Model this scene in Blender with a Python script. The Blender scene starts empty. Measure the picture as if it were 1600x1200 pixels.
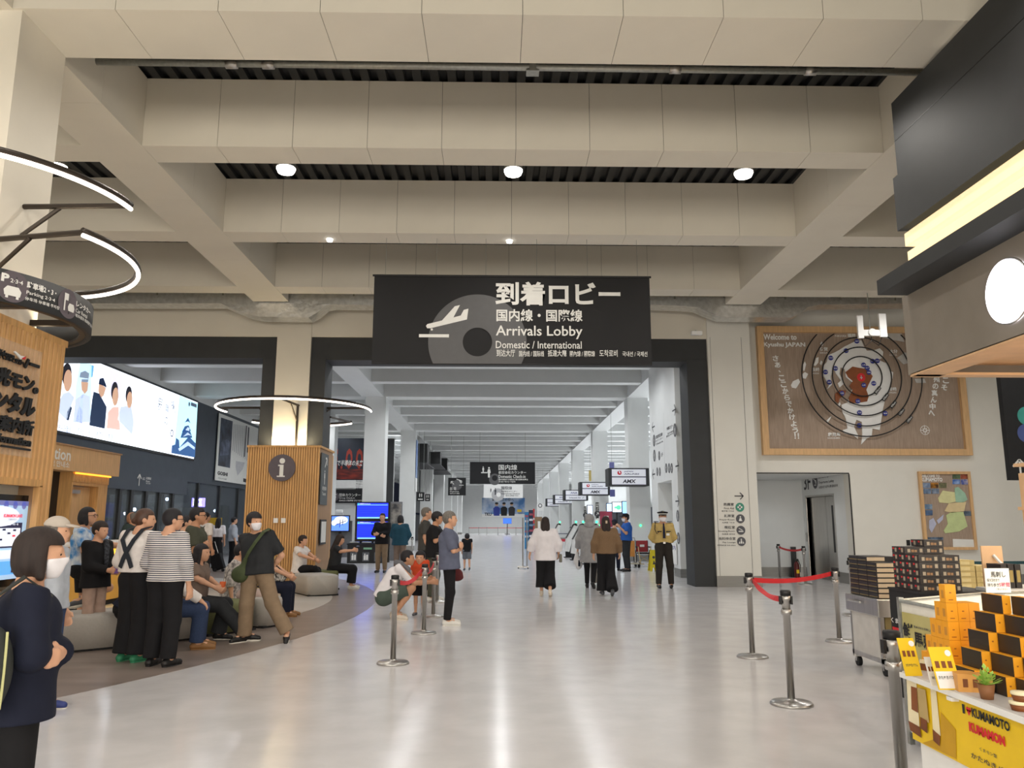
import bpy, bmesh, math, random
import numpy as np
from mathutils import Vector, Matrix
S = bpy.context.scene
COL = S.collection
random.seed(4)
# ---------------------------------------------------------------- camera
CAMF, PITCH, YAW, ROLL, EYE = 1235.4, 0.1735, 0.0187, 0.0011, 1.53
cp, sp, cy_, sy_ = math.cos(PITCH), math.sin(PITCH), math.cos(YAW), math.sin(YAW)
FW = Vector((sy_ * cp, cy_ * cp, sp)); RT0 = Vector((cy_, -sy_, 0)); UP0 = RT0.cross(FW)
RT = RT0 * math.cos(ROLL) + UP0 * math.sin(ROLL); UPV = -RT0 * math.sin(ROLL) + UP0 * math.cos(ROLL)
cd = bpy.data.cameras.new('camera'); cam = bpy.data.objects.new('camera', cd); COL.objects.link(cam)
cd.sensor_width = 36; cd.lens = CAMF / 1600 * 36; cd.clip_start = .05; cd.clip_end = 400
M = Matrix((RT, UPV, -FW)).transposed().to_4x4(); M.translation = (0, 0, EYE); cam.matrix_world = M
S.camera = cam
# ---------------------------------------------------------------- world, exposure
W = bpy.data.worlds.new('night'); S.world = W; W.use_nodes = True
W.node_tree.nodes['Background'].inputs[0].default_value = (.012, .014, .022, 1)
W.node_tree.nodes['Background'].inputs[1].default_value = 1.0
S.view_settings.view_transform = 'Standard'; S.view_settings.look = 'None'
S.view_settings.exposure = -0.28; S.view_settings.gamma = 1; S.view_settings.use_curve_mapping = False
WARM = (1, .945, .87); NEUT = (.97, .99, 1.0)
def spot(x, y, z, power, col, ang=165, r=.09, up=False):
    l = bpy.data.lights.new('spot_lamp_or_fill', 'SPOT'); l.energy = power; l.color = col; l.spot_size = math.radians(ang); l.spot_blend = .7; l.shadow_soft_size = r
    o = bpy.data.objects.new('spot_lamp_or_fill', l); COL.objects.link(o); o.location = (x, y, z)
    if up: o.rotation_euler = (math.pi, 0, 0)
    return o
def area(x, y, z, sx, sy, power, col, rot=(0, 0, 0)):
    l = bpy.data.lights.new('area_lamp_or_fill', 'AREA'); l.energy = power; l.color = col; l.shape = 'RECTANGLE'; l.size = sx; l.size_y = sy
    o = bpy.data.objects.new('area_lamp_or_fill', l); COL.objects.link(o); o.location = (x, y, z); o.rotation_euler = rot
    return o
HALL_P, COR_P = 132, 168
for y in (-3.5, -.5, 2.6, 5.8, 9.4, 12.4, 15.95):          # downlights of the hall hang in the gaps between the joists
    for x in (-11.1, -7.3, -3.53, .25, 4.12): spot(x, y, 6.72, HALL_P, WARM)
for x, y in ((9.2, 12.4), (9.2, 15.95), (12.6, 14.2)): spot(x, y, 6.72, 330, (1, .97, .93))  # extra lamps added to brighten the map wall side
for i in range(30):                                              # the concourse
    y = 21.75 + i * 3.05
    if y < 60 or i % 2 == 0:
        for x in (-8.5, -3.2, .2, 3.5): spot(x, y, 6.6, COR_P * (1 if y < 60 else 2), NEUT)
# cove lamps on top of the column boxes shine up at the ceiling
for x, y, z in ((-5.9, 7.3, 3.5), (-4.9, 7.3, 3.5), (-4.9, 8.5, 3.5)): spot(x, y, z, 60, (1, .85, .6), 150, .1, True)
area(-5.15, 19.42, 3.4, 1.1, .12, 34, (1, .82, .5), (math.radians(168), 0, 0)); spot(-4.5, 20.6, 3.42, 30, (1, .84, .58), 150, .08, True)
for x in (-3, .5, 4): spot(x, 108, 6.6, 900, NEUT)  # strong lamps added to lift the dark end wall
# added unseen fill: warm light behind the camera, uplights along both concourse sides
spot(7.7, 21.7, 2.72, 45, NEUT, 160, .1)  # lamp added inside the alcove to brighten its walls
area(1.5, -8.6, 3.2, 22, 3.5, 2050, (1, .93, .82), (math.radians(100), 0, 0))
area(9.2, 66, 2.75, .4, 76, 2600, (.93, .97, 1), (math.pi, 0, 0)); area(-5.9, 70, 5.35, .3, 46, 900, (.93, .97, 1), (math.pi, 0, 0))
area(-9, 31, 2.95, 2.2, 9, 0, (.9, .95, 1), (math.pi, 0, 0)) if 0 else None
# ---------------------------------------------------------------- helpers
PI = math.pi
def ray(x, y): return FW + RT * ((x - 800) / CAMF) - UPV * ((y - 600) / CAMF)
CO = Vector((0, 0, EYE))
def at(x, y, Y): d = ray(x, y); return CO + d * (Y / d.y)          # pixel -> point at depth Y
def hx(x, y, X): d = ray(x, y); return CO + d * (X / d.x)          # pixel -> point on the plane x = X
def gr(x, y, z=0): d = ray(x, y); return CO + d * ((z - EYE) / d.z)  # pixel -> point on the floor
def lin(c):
    if isinstance(c, str): c = tuple(int(c[i:i + 2], 16) / 255 for i in (0, 2, 4))
    return tuple((v / 12.92 if v <= .04045 else ((v + .055) / 1.055) ** 2.4) for v in c)
MATS = {}
def mat(name, c, rough=.6, metal=0., var=.06, scale=8., emit=0., bump=0., spec=.5, stretch=None, c2=None, alpha=None, coat=0.):
    if name in MATS: return MATS[name]
    m = bpy.data.materials.new(name); m.use_nodes = True; nt = m.node_tree; N = nt.nodes; L = nt.links
    b = N['Principled BSDF']; c = lin(c)
    tc = N.new('ShaderNodeTexCoord'); no = N.new('ShaderNodeTexNoise'); no.inputs['Scale'].default_value = scale; no.inputs['Detail'].default_value = 4
    if stretch:
        mp = N.new('ShaderNodeMapping'); mp.inputs['Scale'].default_value = stretch; L.new(tc.outputs['Object'], mp.inputs[0]); L.new(mp.outputs[0], no.inputs[0])
    else: L.new(tc.outputs['Object'], no.inputs[0])
    r = N.new('ShaderNodeValToRGB'); L.new(no.outputs[0], r.inputs[0])
    k = lin(c2) if c2 else tuple(v * (1 - var) for v in c)
    r.color_ramp.elements[0].position = .35; r.color_ramp.elements[1].position = .65
    r.color_ramp.elements[0].color = (*k, 1); r.color_ramp.elements[1].color = (*(tuple(min(1, v * (1 + var)) for v in c) if not c2 else c), 1)
    L.new(r.outputs[0], b.inputs['Base Color'])
    b.inputs['Roughness'].default_value = rough; b.inputs['Metallic'].default_value = metal; b.inputs['Specular IOR Level'].default_value = spec; b.inputs['Coat Weight'].default_value = coat
    if emit: L.new(r.outputs[0], b.inputs['Emission Color']); b.inputs['Emission Strength'].default_value = emit
    if bump:
        bu = N.new('ShaderNodeBump'); bu.inputs['Strength'].default_value = bump; bu.inputs['Distance'].default_value = .01
        L.new(no.outputs[0], bu.inputs['Height']); L.new(bu.outputs[0], b.inputs['Normal'])
    if alpha is not None: b.inputs['Alpha'].default_value = alpha
    MATS[name] = m; return m
def stripes(name, c1, c2, freq, duty=.5, rough=.8):
    m = mat(name, c1, rough); nt = m.node_tree; N = nt.nodes; L = nt.links; b = N['Principled BSDF']
    tc = N.new('ShaderNodeTexCoord'); sx = N.new('ShaderNodeSeparateXYZ'); L.new(tc.outputs['Object'], sx.inputs[0])
    mu = N.new('ShaderNodeMath'); mu.operation = 'MULTIPLY'; mu.inputs[1].default_value = freq; L.new(sx.outputs[2], mu.inputs[0])
    fr = N.new('ShaderNodeMath'); fr.operation = 'FRACT'; L.new(mu.outputs[0], fr.inputs[0])
    gt = N.new('ShaderNodeMath'); gt.operation = 'LESS_THAN'; gt.inputs[1].default_value = duty; L.new(fr.outputs[0], gt.inputs[0])
    mx = N.new('ShaderNodeMix'); mx.data_type = 'RGBA'; L.new(gt.outputs[0], mx.inputs[0]); mx.inputs[6].default_value = (*lin(c1), 1); mx.inputs[7].default_value = (*lin(c2), 1)
    L.new(mx.outputs[2], b.inputs['Base Color']); return m
def decs(*a, **k):                                                 # one object per polygon
    pa, nm, fr, m, polys = a[:5]; return [decal(pa, nm, fr, m, [p], *a[5:], **k) for p in polys]
class MB:                                                           # collects geometry for ONE mesh
    def __init__(s): s.v = []; s.f = []; s.m = []; s.mi = 0
    def add(s, vs, fs):
        n = len(s.v); s.v += [tuple(v) for v in vs]; s.f += [tuple(i + n for i in f) for f in fs]; s.m += [s.mi] * len(fs); return s
    def box(s, a, b, bev=0, R=None):
        (x0, y0, z0), (x1, y1, z1) = a, b
        if x0 > x1: x0, x1 = x1, x0
        if y0 > y1: y0, y1 = y1, y0
        if z0 > z1: z0, z1 = z1, z0
        if bev:
            bm = bmesh.new(); bmesh.ops.create_cube(bm, size=1)
            for v in bm.verts: v.co = Vector(((x0 + x1) / 2 + v.co.x * (x1 - x0), (y0 + y1) / 2 + v.co.y * (y1 - y0), (z0 + z1) / 2 + v.co.z * (z1 - z0)))
            bmesh.ops.bevel(bm, geom=bm.edges[:], offset=bev, segments=2, affect='EDGES', profile=.5)
            bm.verts.index_update(); vs = [v.co.copy() for v in bm.verts]; fs = [[v.index for v in f.verts] for f in bm.faces]; bm.free()
        else:
            vs = [Vector(p) for p in ((x0, y0, z0), (x1, y0, z0), (x1, y1, z0), (x0, y1, z0), (x0, y0, z1), (x1, y0, z1), (x1, y1, z1), (x0, y1, z1))]
            fs = [(0, 3, 2, 1), (4, 5, 6, 7), (0, 1, 5, 4), (1, 2, 6, 5), (2, 3, 7, 6), (3, 0, 4, 7)]
        if R is not None: vs = [R @ v for v in vs]
        return s.add(vs, fs)
    def prism(s, pts, fr, w0, w1):                                  # polygon in a frame's u, v, from w0 to w1
        n = len(pts); a = sum(pts[i][0] * pts[(i + 1) % n][1] - pts[(i + 1) % n][0] * pts[i][1] for i in range(n))
        if a < 0: pts = pts[::-1]
        vs = [fr.p(u, v, w0) for u, v in pts] + [fr.p(u, v, w1) for u, v in pts]
        return s.add(vs, [tuple(range(n))[::-1], tuple(range(n, 2 * n))] + [(i, (i + 1) % n, n + (i + 1) % n, n + i) for i in range(n)])
    def flat(s, pts, fr, w): return s.add([fr.p(u, v, w) for u, v in pts], [tuple(range(len(pts)))])
    def tube(s, pts, r, n=8, cap=True, closed=False):
        pts = [Vector(p) for p in pts]; rs = r if isinstance(r, (list, tuple)) else [r] * len(pts); rings = []; up = None
        for i, p in enumerate(pts):
            if closed: t = pts[(i + 1) % len(pts)] - pts[i - 1]
            else: t = pts[min(i + 1, len(pts) - 1)] - pts[max(i - 1, 0)]
            t = t.normalized() if t.length > 1e-9 else Vector((0, 0, 1))
            if up is None: up = t.orthogonal().normalized()
            up = (up - t * up.dot(t)); up = up.normalized() if up.length > 1e-6 else t.orthogonal().normalized()
            q = t.cross(up); rings.append([p + (up * math.cos(2 * PI * k / n) + q * math.sin(2 * PI * k / n)) * rs[i] for k in range(n)])
        vs = [v for R in rings for v in R]; m = len(pts); fs = []
        for i in range(m if closed else m - 1):
            j = (i + 1) % m
            for k in range(n): fs.append((i * n + k, i * n + (k + 1) % n, j * n + (k + 1) % n, j * n + k))
        if cap and not closed: fs += [tuple(range(n))[::-1], tuple(range((m - 1) * n, m * n))]
        return s.add(vs, fs)
    def cyl(s, a, b, r0, r1=None, n=20): return s.tube([a, b], [r0, r0 if r1 is None else r1], n)
    def lathe(s, prof, c, n=28):                                    # profile [(r, z)] about the vertical through c
        vs = []; fs = []
        for r, z in prof: vs += [(c[0] + r * math.cos(2 * PI * k / n), c[1] + r * math.sin(2 * PI * k / n), c[2] + z) for k in range(n)]
        for i in range(len(prof) - 1):
            for k in range(n): fs.append((i * n + k, i * n + (k + 1) % n, (i + 1) * n + (k + 1) % n, (i + 1) * n + k))
        return s.add(vs, fs + [tuple(range(n))[::-1], tuple(range((len(prof) - 1) * n, len(prof) * n))])
    def ball(s, c, r, n=12):
        r = r if isinstance(r, (tuple, list)) else (r, r, r); m = n // 2 + 1; vs = []; fs = []
        for i in range(m + 1):
            a = PI * i / m
            vs += [(c[0] + r[0] * math.sin(a) * math.cos(2 * PI * k / n), c[1] + r[1] * math.sin(a) * math.sin(2 * PI * k / n), c[2] - r[2] * math.cos(a)) for k in range(n)]
        for i in range(m):
            for k in range(n): fs.append((i * n + k, i * n + (k + 1) % n, (i + 1) * n + (k + 1) % n, (i + 1) * n + k))
        return s.add(vs, fs)
class Fr:                                                           # a plane: origin, right, up, outward
    def __init__(s, o, yaw=0, ex=None, ey=None):
        s.o = Vector(o); s.ex = Vector(ex) if ex else Vector((math.cos(math.radians(yaw)), math.sin(math.radians(yaw)), 0)); s.ey = Vector(ey) if ey else Vector((0, 0, 1))
        s.n = s.ex.cross(s.ey)
    def p(s, u, v, w=0): return s.o + s.ex * u + s.ey * v + s.n * w
    def px(s, x, y):                                                # pixel -> (u, v) on the plane
        d = ray(x, y); t = (s.o - CO).dot(s.n) / d.dot(s.n); q = CO + d * t - s.o; return q.dot(s.ex), q.dot(s.ey)
    def bx(s, x0, y0, x1, y1): a = s.px(x0, y1); b = s.px(x1, y0); return a[0], a[1], b[0], b[1]
def link(o, parent=None):
    COL.objects.link(o)
    if parent is not None: o.parent = parent
    return o
def wpos(o):
    p = Vector(o.location)
    while o.parent is not None: o = o.parent; p += Vector(o.location)
    return p
def obj(name, mb, m, parent=None, smooth=False, local=False, kind=None, label=None):
    """one mesh object; vertices are given in world space unless local"""
    me = bpy.data.meshes.new(name); off = Vector((0, 0, 0))
    if parent is not None and not local: off = wpos(parent)
    me.from_pydata([(v[0] - off.x, v[1] - off.y, v[2] - off.z) for v in mb.v], [], mb.f)
    for x in (m if isinstance(m, (list, tuple)) else [m]): me.materials.append(x)
    if any(mb.m): me.polygons.foreach_set('material_index', mb.m)
    if smooth: me.polygons.foreach_set('use_smooth', [True] * len(me.polygons))
    me.update(); o = bpy.data.objects.new(name, me); link(o, parent)
    if kind: o['kind'] = kind
    if label: o['label'] = label
    return o
def tag(o, label, cat, group=None, kind=None):
    o['label'] = label; o['category'] = cat
    if group: o['group'] = group
    if kind: o['kind'] = kind
    return o
def thing(name, label, cat, loc=(0, 0, 0), rz=0, group=None):
    o = bpy.data.objects.new(name, None); o.empty_display_size = .1; link(o); o.location = loc; o.rotation_euler = (0, 0, rz)
    return tag(o, label, cat, group)
def struct(name, mb, m, parent=None, **k): return obj(name, mb, m, parent, kind='structure' if parent is None else None, **k)
def box(name, a, b, m, parent=None, bev=0, **k): return obj(name, MB().box(a, b, bev), m, parent, **k)
def sbox(name, a, b, m, parent=None): return struct(name, MB().box(a, b), m, parent)
def dup(root, loc, rz=None, label=None):
    r = root.copy(); COL.objects.link(r); r.location = loc
    if rz is not None: r.rotation_euler = (0, 0, rz)
    if label: r['label'] = label
    for ch in list(root.children):
        c = ch.copy(); COL.objects.link(c); c.parent = r
        for g in ch.children: d = g.copy(); COL.objects.link(d); d.parent = c
    return r
_TC = {}
def tmesh(s, bold, depth):
    k = (s, bold, depth)
    if k in _TC: return _TC[k]
    c = bpy.data.curves.new('lettering', 'FONT'); c.body = s; c.size = 1; c.resolution_u = 2; c.offset = bold; c.extrude = depth
    o = bpy.data.objects.new('lettering', c); COL.objects.link(o); dg = bpy.context.evaluated_depsgraph_get(); dg.update()
    me = bpy.data.meshes.new_from_object(o.evaluated_get(dg)); v = np.zeros(len(me.vertices) * 3); me.vertices.foreach_get('co', v); v = v.reshape(-1, 3)
    f = [tuple(p.vertices) for p in me.polygons]; bpy.data.objects.remove(o); bpy.data.curves.remove(c); bpy.data.meshes.remove(me)
    _TC[k] = (v, f); return _TC[k]
def text(parent, s, fr, u0, v0, u1, v1, m, bold=.012, depth=0, w=.004, keep=None, name='lettering', shear=0):
    """lettering fitted into the rectangle u0..u1, v0..v1 of a plane; keep = 'l', 'c' or 'r' keeps the letters' own width"""
    v, f = tmesh(s, bold, 1. if depth else 0.)
    if len(v) == 0: return None
    a = v.min(0); b = v.max(0); sv = (v1 - v0) / max(b[1] - a[1], 1e-6); su = (u1 - u0) / max(b[0] - a[0], 1e-6); x0 = u0
    if keep:
        su = sv; wd = (b[0] - a[0]) * su; x0 = u0 if keep == 'l' else (u1 - wd if keep == 'r' else (u0 + u1 - wd) / 2)
    mb = MB(); vs = []
    for q in v:
        vv = v0 + (q[1] - a[1]) * sv; vs.append(fr.p(x0 + (q[0] - a[0]) * su + shear * (vv - v0), vv, w + (depth / 2 * (q[2] + 1) if depth else 0)))
    mb.add(vs, f); return obj(name, mb, m, parent)
def textpx(parent, s, fr, x0, y0, x1, y1, m, **k): return text(parent, s, fr, *fr.bx(x0, y0, x1, y1), m, **k)
def circ(u, v, r, n=28, ry=None): return [(u + r * math.cos(2 * PI * i / n), v + (ry or r) * math.sin(2 * PI * i / n)) for i in range(n)]
def rect(u0, v0, u1, v1): return [(u0, v0), (u1, v0), (u1, v1), (u0, v1)]
def decal(parent, name, fr, m, polys, w=.004, t=0):
    mb = MB()
    for p in polys:
        if t: mb.prism(p, fr, w, w + t)
        else: mb.flat(p, fr, w)
    return obj(name, mb, m, parent)
def seg(a, b, w):
    d = Vector((b[0] - a[0], b[1] - a[1])); d.normalize(); n = Vector((-d.y, d.x)) * w / 2
    return [(a[0] - n.x, a[1] - n.y), (b[0] - n.x, b[1] - n.y), (b[0] + n.x, b[1] + n.y), (a[0] + n.x, a[1] + n.y)]
def arrow(cx, cy, r, ang, w):                                       # polygons of an arrow sign
    c, s_ = math.cos(ang), math.sin(ang); R = lambda x, y: (cx + (x * c - y * s_) * r, cy + (x * s_ + y * c) * r)
    return [seg(R(-1, 0), R(.95, 0), w), seg(R(.25, .75), R(1, 0), w), seg(R(.25, -.75), R(1, 0), w)]
PLANE_DOWN = [(-1, -.42), (-.94, -.5), (-.84, -.52), (.72, -.02), (.84, .62), (.68, .6), (.45, .12), (.28, .1), (.66, .78), (.42, .8), (-.18, -.08), (-.92, -.34)]
# ---------------------------------------------------------------- materials
m_ceil = mat('beam_paint', 'dcd6c8', .65, var=.015, scale=2)
m_wall = mat('wall_paint', 'dedcd4', .7, var=.015, scale=2)
m_cool = mat('white_paint', 'dfe1e0', .65, var=.015, scale=2)
m_deck = mat('dark_deck', '26282a', .5, var=.1)
m_dark = mat('charcoal_panel', '303234', .62, var=.06, scale=3)
m_dk2 = mat('slate_panel', '404852', .5, var=.06, scale=3)
m_black = mat('black', '101113', .5, var=.1)
m_blk2 = mat('soft_black', '1b1c1f', .75, var=.1)
m_steel = mat('brushed_steel', 'bcbab7', .3, metal=1., var=.06, scale=30, stretch=(1, 1, .05))
m_skirt = mat('skirting_steel', '9a9a98', .3, metal=.9, var=.05, scale=20, stretch=(.1, .1, 3))
m_foil = mat('duct_foil', 'e6e8ea', .3, metal=1., var=.1, scale=9, bump=1.)
m_galv = mat('galvanised', 'a9aba6', .4, metal=.8, var=.1, scale=25)
m_white = mat('white', 'f0f0ee', .55, var=.02)
m_print = mat('print_white', 'e6e6e2', .6, var=.02)
m_ink = mat('print_dark', '3a3a40', .6, var=.05)
m_gmark = mat('print_grey', '55555a', .6, var=.04)
m_mark = mat('mauve_disc', '5d555c', .6, var=.04)
m_wood = mat('oak_slat', 'd0a064', .5, var=.12, scale=5, stretch=(6, 6, .5))
m_wood2 = mat('pale_wood', 'd4ac7c', .5, var=.08, scale=6, stretch=(4, 4, .5))
m_wood3 = mat('tan_panel', 'a88460', .5, var=.06, scale=5, stretch=(4, 4, .5))
m_peach = mat('peach_wood', 'e2b98e', .5, var=.05, scale=5)
m_taupe = mat('taupe_panel', '8b8378', .6, var=.05, scale=3)
m_walnut = mat('walnut_board', 'ac9886', .6, c2='978474', scale=5, stretch=(14, 14, .6))
m_screenblk = mat('screen_bezel', '0b0c0e', .25, var=.05)
m_red = mat('red', 'd42028', .55); m_yellow = mat('sign_yellow', 'efc712', .5, var=.03); m_orange = mat('box_orange', 'f0a51c', .5, var=.03)
def glow(name, c, e): return mat(name, c, .5, var=.01, emit=e)
g_white = glow('glow_white', 'ffffff', 5.); g_lamp = glow('lamp_glow', 'fff6ea', 14.); g_ring = glow('ring_glow', 'fff0e2', 7.)
g_warm = glow('warm_glow', 'ffe8b8', .95); g_amber = glow('amber_glow', 'ffb43a', 2.2)
# ---------------------------------------------------------------- floor
mfl = mat('polished_floor', 'd6d4d5', .17, c2='cdcbcc', scale=2.5, spec=.6)
nt = mfl.node_tree; n2 = nt.nodes.new('ShaderNodeTexNoise'); n2.inputs['Scale'].default_value = 5.; n2.inputs['Detail'].default_value = 2
tcx = nt.nodes.new('ShaderNodeTexCoord'); nt.links.new(tcx.outputs['Object'], n2.inputs[0]); bu = nt.nodes.new('ShaderNodeBump'); bu.inputs['Strength'].default_value = .05; bu.inputs['Distance'].default_value = .02
nt.links.new(n2.outputs[0], bu.inputs['Height']); nt.links.new(bu.outputs[0], nt.nodes['Principled BSDF'].inputs['Normal'])
sbox('floor', (-34, -9, -.2), (18, 131, 0), mfl)
m_brown = mat('brown_vinyl', '8d8079', .32, c2='7c7069', scale=1.6, stretch=(.4, 2.2, 1), spec=.5)
m_lite = mat('light_vinyl', 'bdb8b2', .3, c2='b2aca5', scale=1.2, spec=.5)
def disc(cx, cy, R, x0, n=70):
    a0 = math.acos((x0 - cx) / R); return [(cx + R * math.cos(-a0 + 2 * a0 * i / n), cy + R * math.sin(-a0 + 2 * a0 * i / n)) for i in range(n + 1)]
FLR = Fr((0, 0, 0), ex=(1, 0, 0), ey=(0, 1, 0))
mb = MB(); mb.prism(disc(-18.9, 14.5, 16.6, -12.4), FLR, 0, .0015); struct('floor_inlay', mb, m_brown)
mb = MB(); mb.prism(disc(-11.5, 15.4, 8.25, -12.4), FLR, .0015, .003); struct('floor_inlay', mb, m_lite)
# ---------------------------------------------------------------- ceiling: dark ribbed deck over beams
ZB, ZD = 6.8, 7.84
pr = []; x = -12.6
while x < 16.2: pr += [(x, ZD + .075), (x + .1, ZD + .075), (x + .115, ZD), (x + .235, ZD)]; x += .25
mb = MB(); n = len(pr); mb.add([(u, -9, z) for u, z in pr] + [(u, 131, z) for u, z in pr], [(i, i + 1, n + i + 1, n + i) for i in range(n - 1)]); mb.box((-12.6, -9, ZD + .09), (16.2, 131, ZD + .15))
struct('ceiling', mb, m_deck)
PW = 1.06; _pm = {}
def joist(y0, y1, x0, x1, panels=False, m=m_ceil):
    b = sbox('beam', (x0, y0 + .012 * panels, ZB + .012 * panels), (x1, y1 - .012 * panels, ZD), m if not panels else m_dark)
    if panels:
        k = max(1, round((x1 - x0) / PW)); wd = (x1 - x0) / k; key = (round(wd, 3), round(y1 - y0, 3))
        for i in range(k):
            if key not in _pm:
                o = obj('panel', MB().box((.003, 0, 0), (wd - .003, y1 - y0, ZD - ZB)), m, b, local=True); _pm[key] = o.data
            else:
                o = bpy.data.objects.new('panel', _pm[key]); link(o, b)
            o.location = (x0 + i * wd, y0, ZB)
GIRD = (7.53, 8.42)
for (y0, y1) in (GIRD, (10.58, 11.11), (13.96, 14.5), (17.41, 17.95)):
    joist(y0, y1, -5.07, 5.57, True); joist(y0, y1, -12.5, -5.92); joist(y0, y1, 6.43, 16)
for y in (4.3, .9, -2.5, -5.): joist(y, y + .53, -5.07, 5.57); joist(y, y + .53, -12.5, -5.92); joist(y, y + .53, 6.43, 16)
for x0, x1 in ((-5.92, -5.07), (5.57, 6.43)):
    for i in range(9): sbox('beam', (x0, -9 + i * 3.07, ZB - .002), (x1, -9 + (i + 1) * 3.07 - .005, ZD), m_ceil)
for x0, x1 in ((-5.6, -4.7), (5.4, 6.25)): sbox('beam', (x0, 20.65, ZB - .15), (x1, 118, ZD), m_cool)
k = 0; y = 20.2
while y < 116:
    y += 3.05; k += 1; wdt = .85 if k % 4 == 0 else .5; zl = -.15 if k % 4 == 0 else 0
    y0 = y - wdt / 2 + (.42 if k % 4 == 0 else 0)
    for x0, x1 in ((-4.7, 5.4), (-12.5, -5.6), (6.25, 11)): sbox('beam', (x0, y0, ZB - .1 + zl * .3), (x1, y0 + wdt, ZD), m_cool)
# ---------------------------------------------------------------- portal between hall and concourse
sbox('wall_portal', (-12.5, 19.65, 6.17), (-5.57, 20.5, ZD), m_ceil); sbox('wall_portal', (-4.72, 19.65, 6.17), (5.35, 20.5, ZD), m_ceil)
sbox('lintel', (-12.5, 19.7, 5.62), (-5.57, 20.5, 6.17), m_dark); sbox('lintel', (-4.72, 19.7, 5.58), (5.35, 20.5, 6.17), m_dark)
for i, (x0, x1) in enumerate(((-5.92, -5.58), (-4.71, -4.34), (4.82, 5.34))):
    sbox('trim_%d' % (i + 1), (x0, 19.66, 0), (x1, 20.5, 5.62), m_dark)
def pillar(x0, x1, y0, y1, m, z1=6.66, skirt=True):
    p = sbox('pillar', (x0, y0, 0), (x1, y1, z1), m)
    if skirt: box('skirting', (x0 - .012, y0 - .012, 0), (x1 + .012, y1 + .012, .26), m_skirt, p)
    return p
pillar(-5.57, -4.72, 19.6, 20.5, m_ceil, 7.0)
pr_ = pillar(5.35, 6.44, 19.6, 20.5, m_wall, 7.84)
box('seam', (6.22, 19.592, .26), (6.226, 19.6, 6.2), m_gmark, pr_); box('seam', (5.42, 19.592, .26), (5.425, 19.6, 6.2), m_gmark, pr_)
pillar(-5.85, -4.98, 7.56, 8.4, m_ceil, 6.8, False)
for i in range(1, 8):
    y0 = 20.2 + 12.2 * i; pillar(-5.45, -4.6, y0, y0 + .85, m_cool, 6.7, True); pillar(5.4, 6.25, y0, y0 + .85, m_cool, 6.7, True)
pillar(-8.7, -7.85, 38.2, 39., m_cool, 6.7)
# ---------------------------------------------------------------- right: map wall with alcove and lift
YW = 20.1
xa = at(1181, 820, YW).x; xb = at(1331, 820, YW).x; za = at(1250, 740, YW).z; XE = xb + .02
sbox('wall_right', (6.44, YW, za), (16, YW + .3, ZD), m_wall); sbox('wall_right', (xb, YW, 0), (16, YW + .3, za), m_wall)
sbox('wall_alcove', (6.3, 23.3, 0), (XE + .3, 23.5, za + .3), m_cool); sbox('wall_alcove', (6.3, YW + .3, za), (XE, 23.4, za + .2), m_cool)
sbox('wall_alcove', (6.3, YW + .3, 0), (6.45, 23.3, za), m_cool); 
LY0, LY1, LZ = 21.15, 23.0, hx(1290, 775, XE).z
sbox('wall_lift', (XE, YW + .3, 0), (XE + .25, LY0, za), m_cool); sbox('wall_lift', (XE, LY1, 0), (XE + .25, 23.3, za), m_cool); sbox('wall_lift', (XE, LY0, LZ), (XE + .25, LY1, za), m_cool)
dl = thing('lift_door', 'brushed steel lift door with tall dark window strip in the white alcove', 'lift door', (XE + .1, 22, 0))
ym = LY0 + .72
box('door_leaf', (XE + .08, LY0, 0), (XE + .12, ym - .005, LZ), m_steel, dl); box('door_leaf', (XE + .08, ym + .005, 0), (XE + .12, LY1, LZ), m_steel, dl)
box('window_strip', (XE + .07, LY0 + .2, .75), (XE + .081, LY0 + .34, 2.0), m_black, dl)
mb = MB(); mb.box((XE - .02, LY0 - .05, 0), (XE + .2, LY0, LZ + .05)); mb.box((XE - .02, LY1, 0), (XE + .2, LY1 + .05, LZ + .05)); mb.box((XE - .02, LY0, LZ), (XE + .2, LY1, LZ + .05)); obj('door_frame', mb, m_steel, dl)
box('call_plate', (XE - .015, 23.1, 1.0), (XE, 23.2, 1.25), m_steel, dl)
sbox('baseboard_alcove', (6.45, 23.28, 0), (XE, 23.3, .27), m_skirt); sbox('baseboard_lift', (XE - .02, YW + .3, 0), (XE, LY0 - .05, .27), m_skirt)
sbox('baseboard_right', (xb + .05, YW - .012, 0), (16, YW, .27), m_skirt)
mb = MB(); mb.box((xa - .02, YW - .01, za), (xb + .02, YW, za + .025)); mb.box((xb, YW - .01, 0), (xb + .025, YW, za)); struct('trim_4', mb, m_blk2)
xd = at(1421, 800, YW).x
ds = thing('sliding_door', 'plain white sliding door with small black lock beside the lift alcove', 'door', (xb + .7, YW, 0)); ds['kind'] = 'thing'
box('door_leaf', (xb + .03, YW - .03, .02), (xd, YW - .002, za - .02), m_wall, ds); lk = at(1419, 848, YW)
box('lock', (lk.x - .06, YW - .045, lk.z - .07), (lk.x + .03, YW - .03, lk.z + .07), m_black, ds)
sbox('wall_shop_end', (16, -9, 0), (16.2, 24, ZD), m_wall); sbox('wall_rear', (-34, -9.2, 0), (16, -9, ZD), m_wall)
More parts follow.
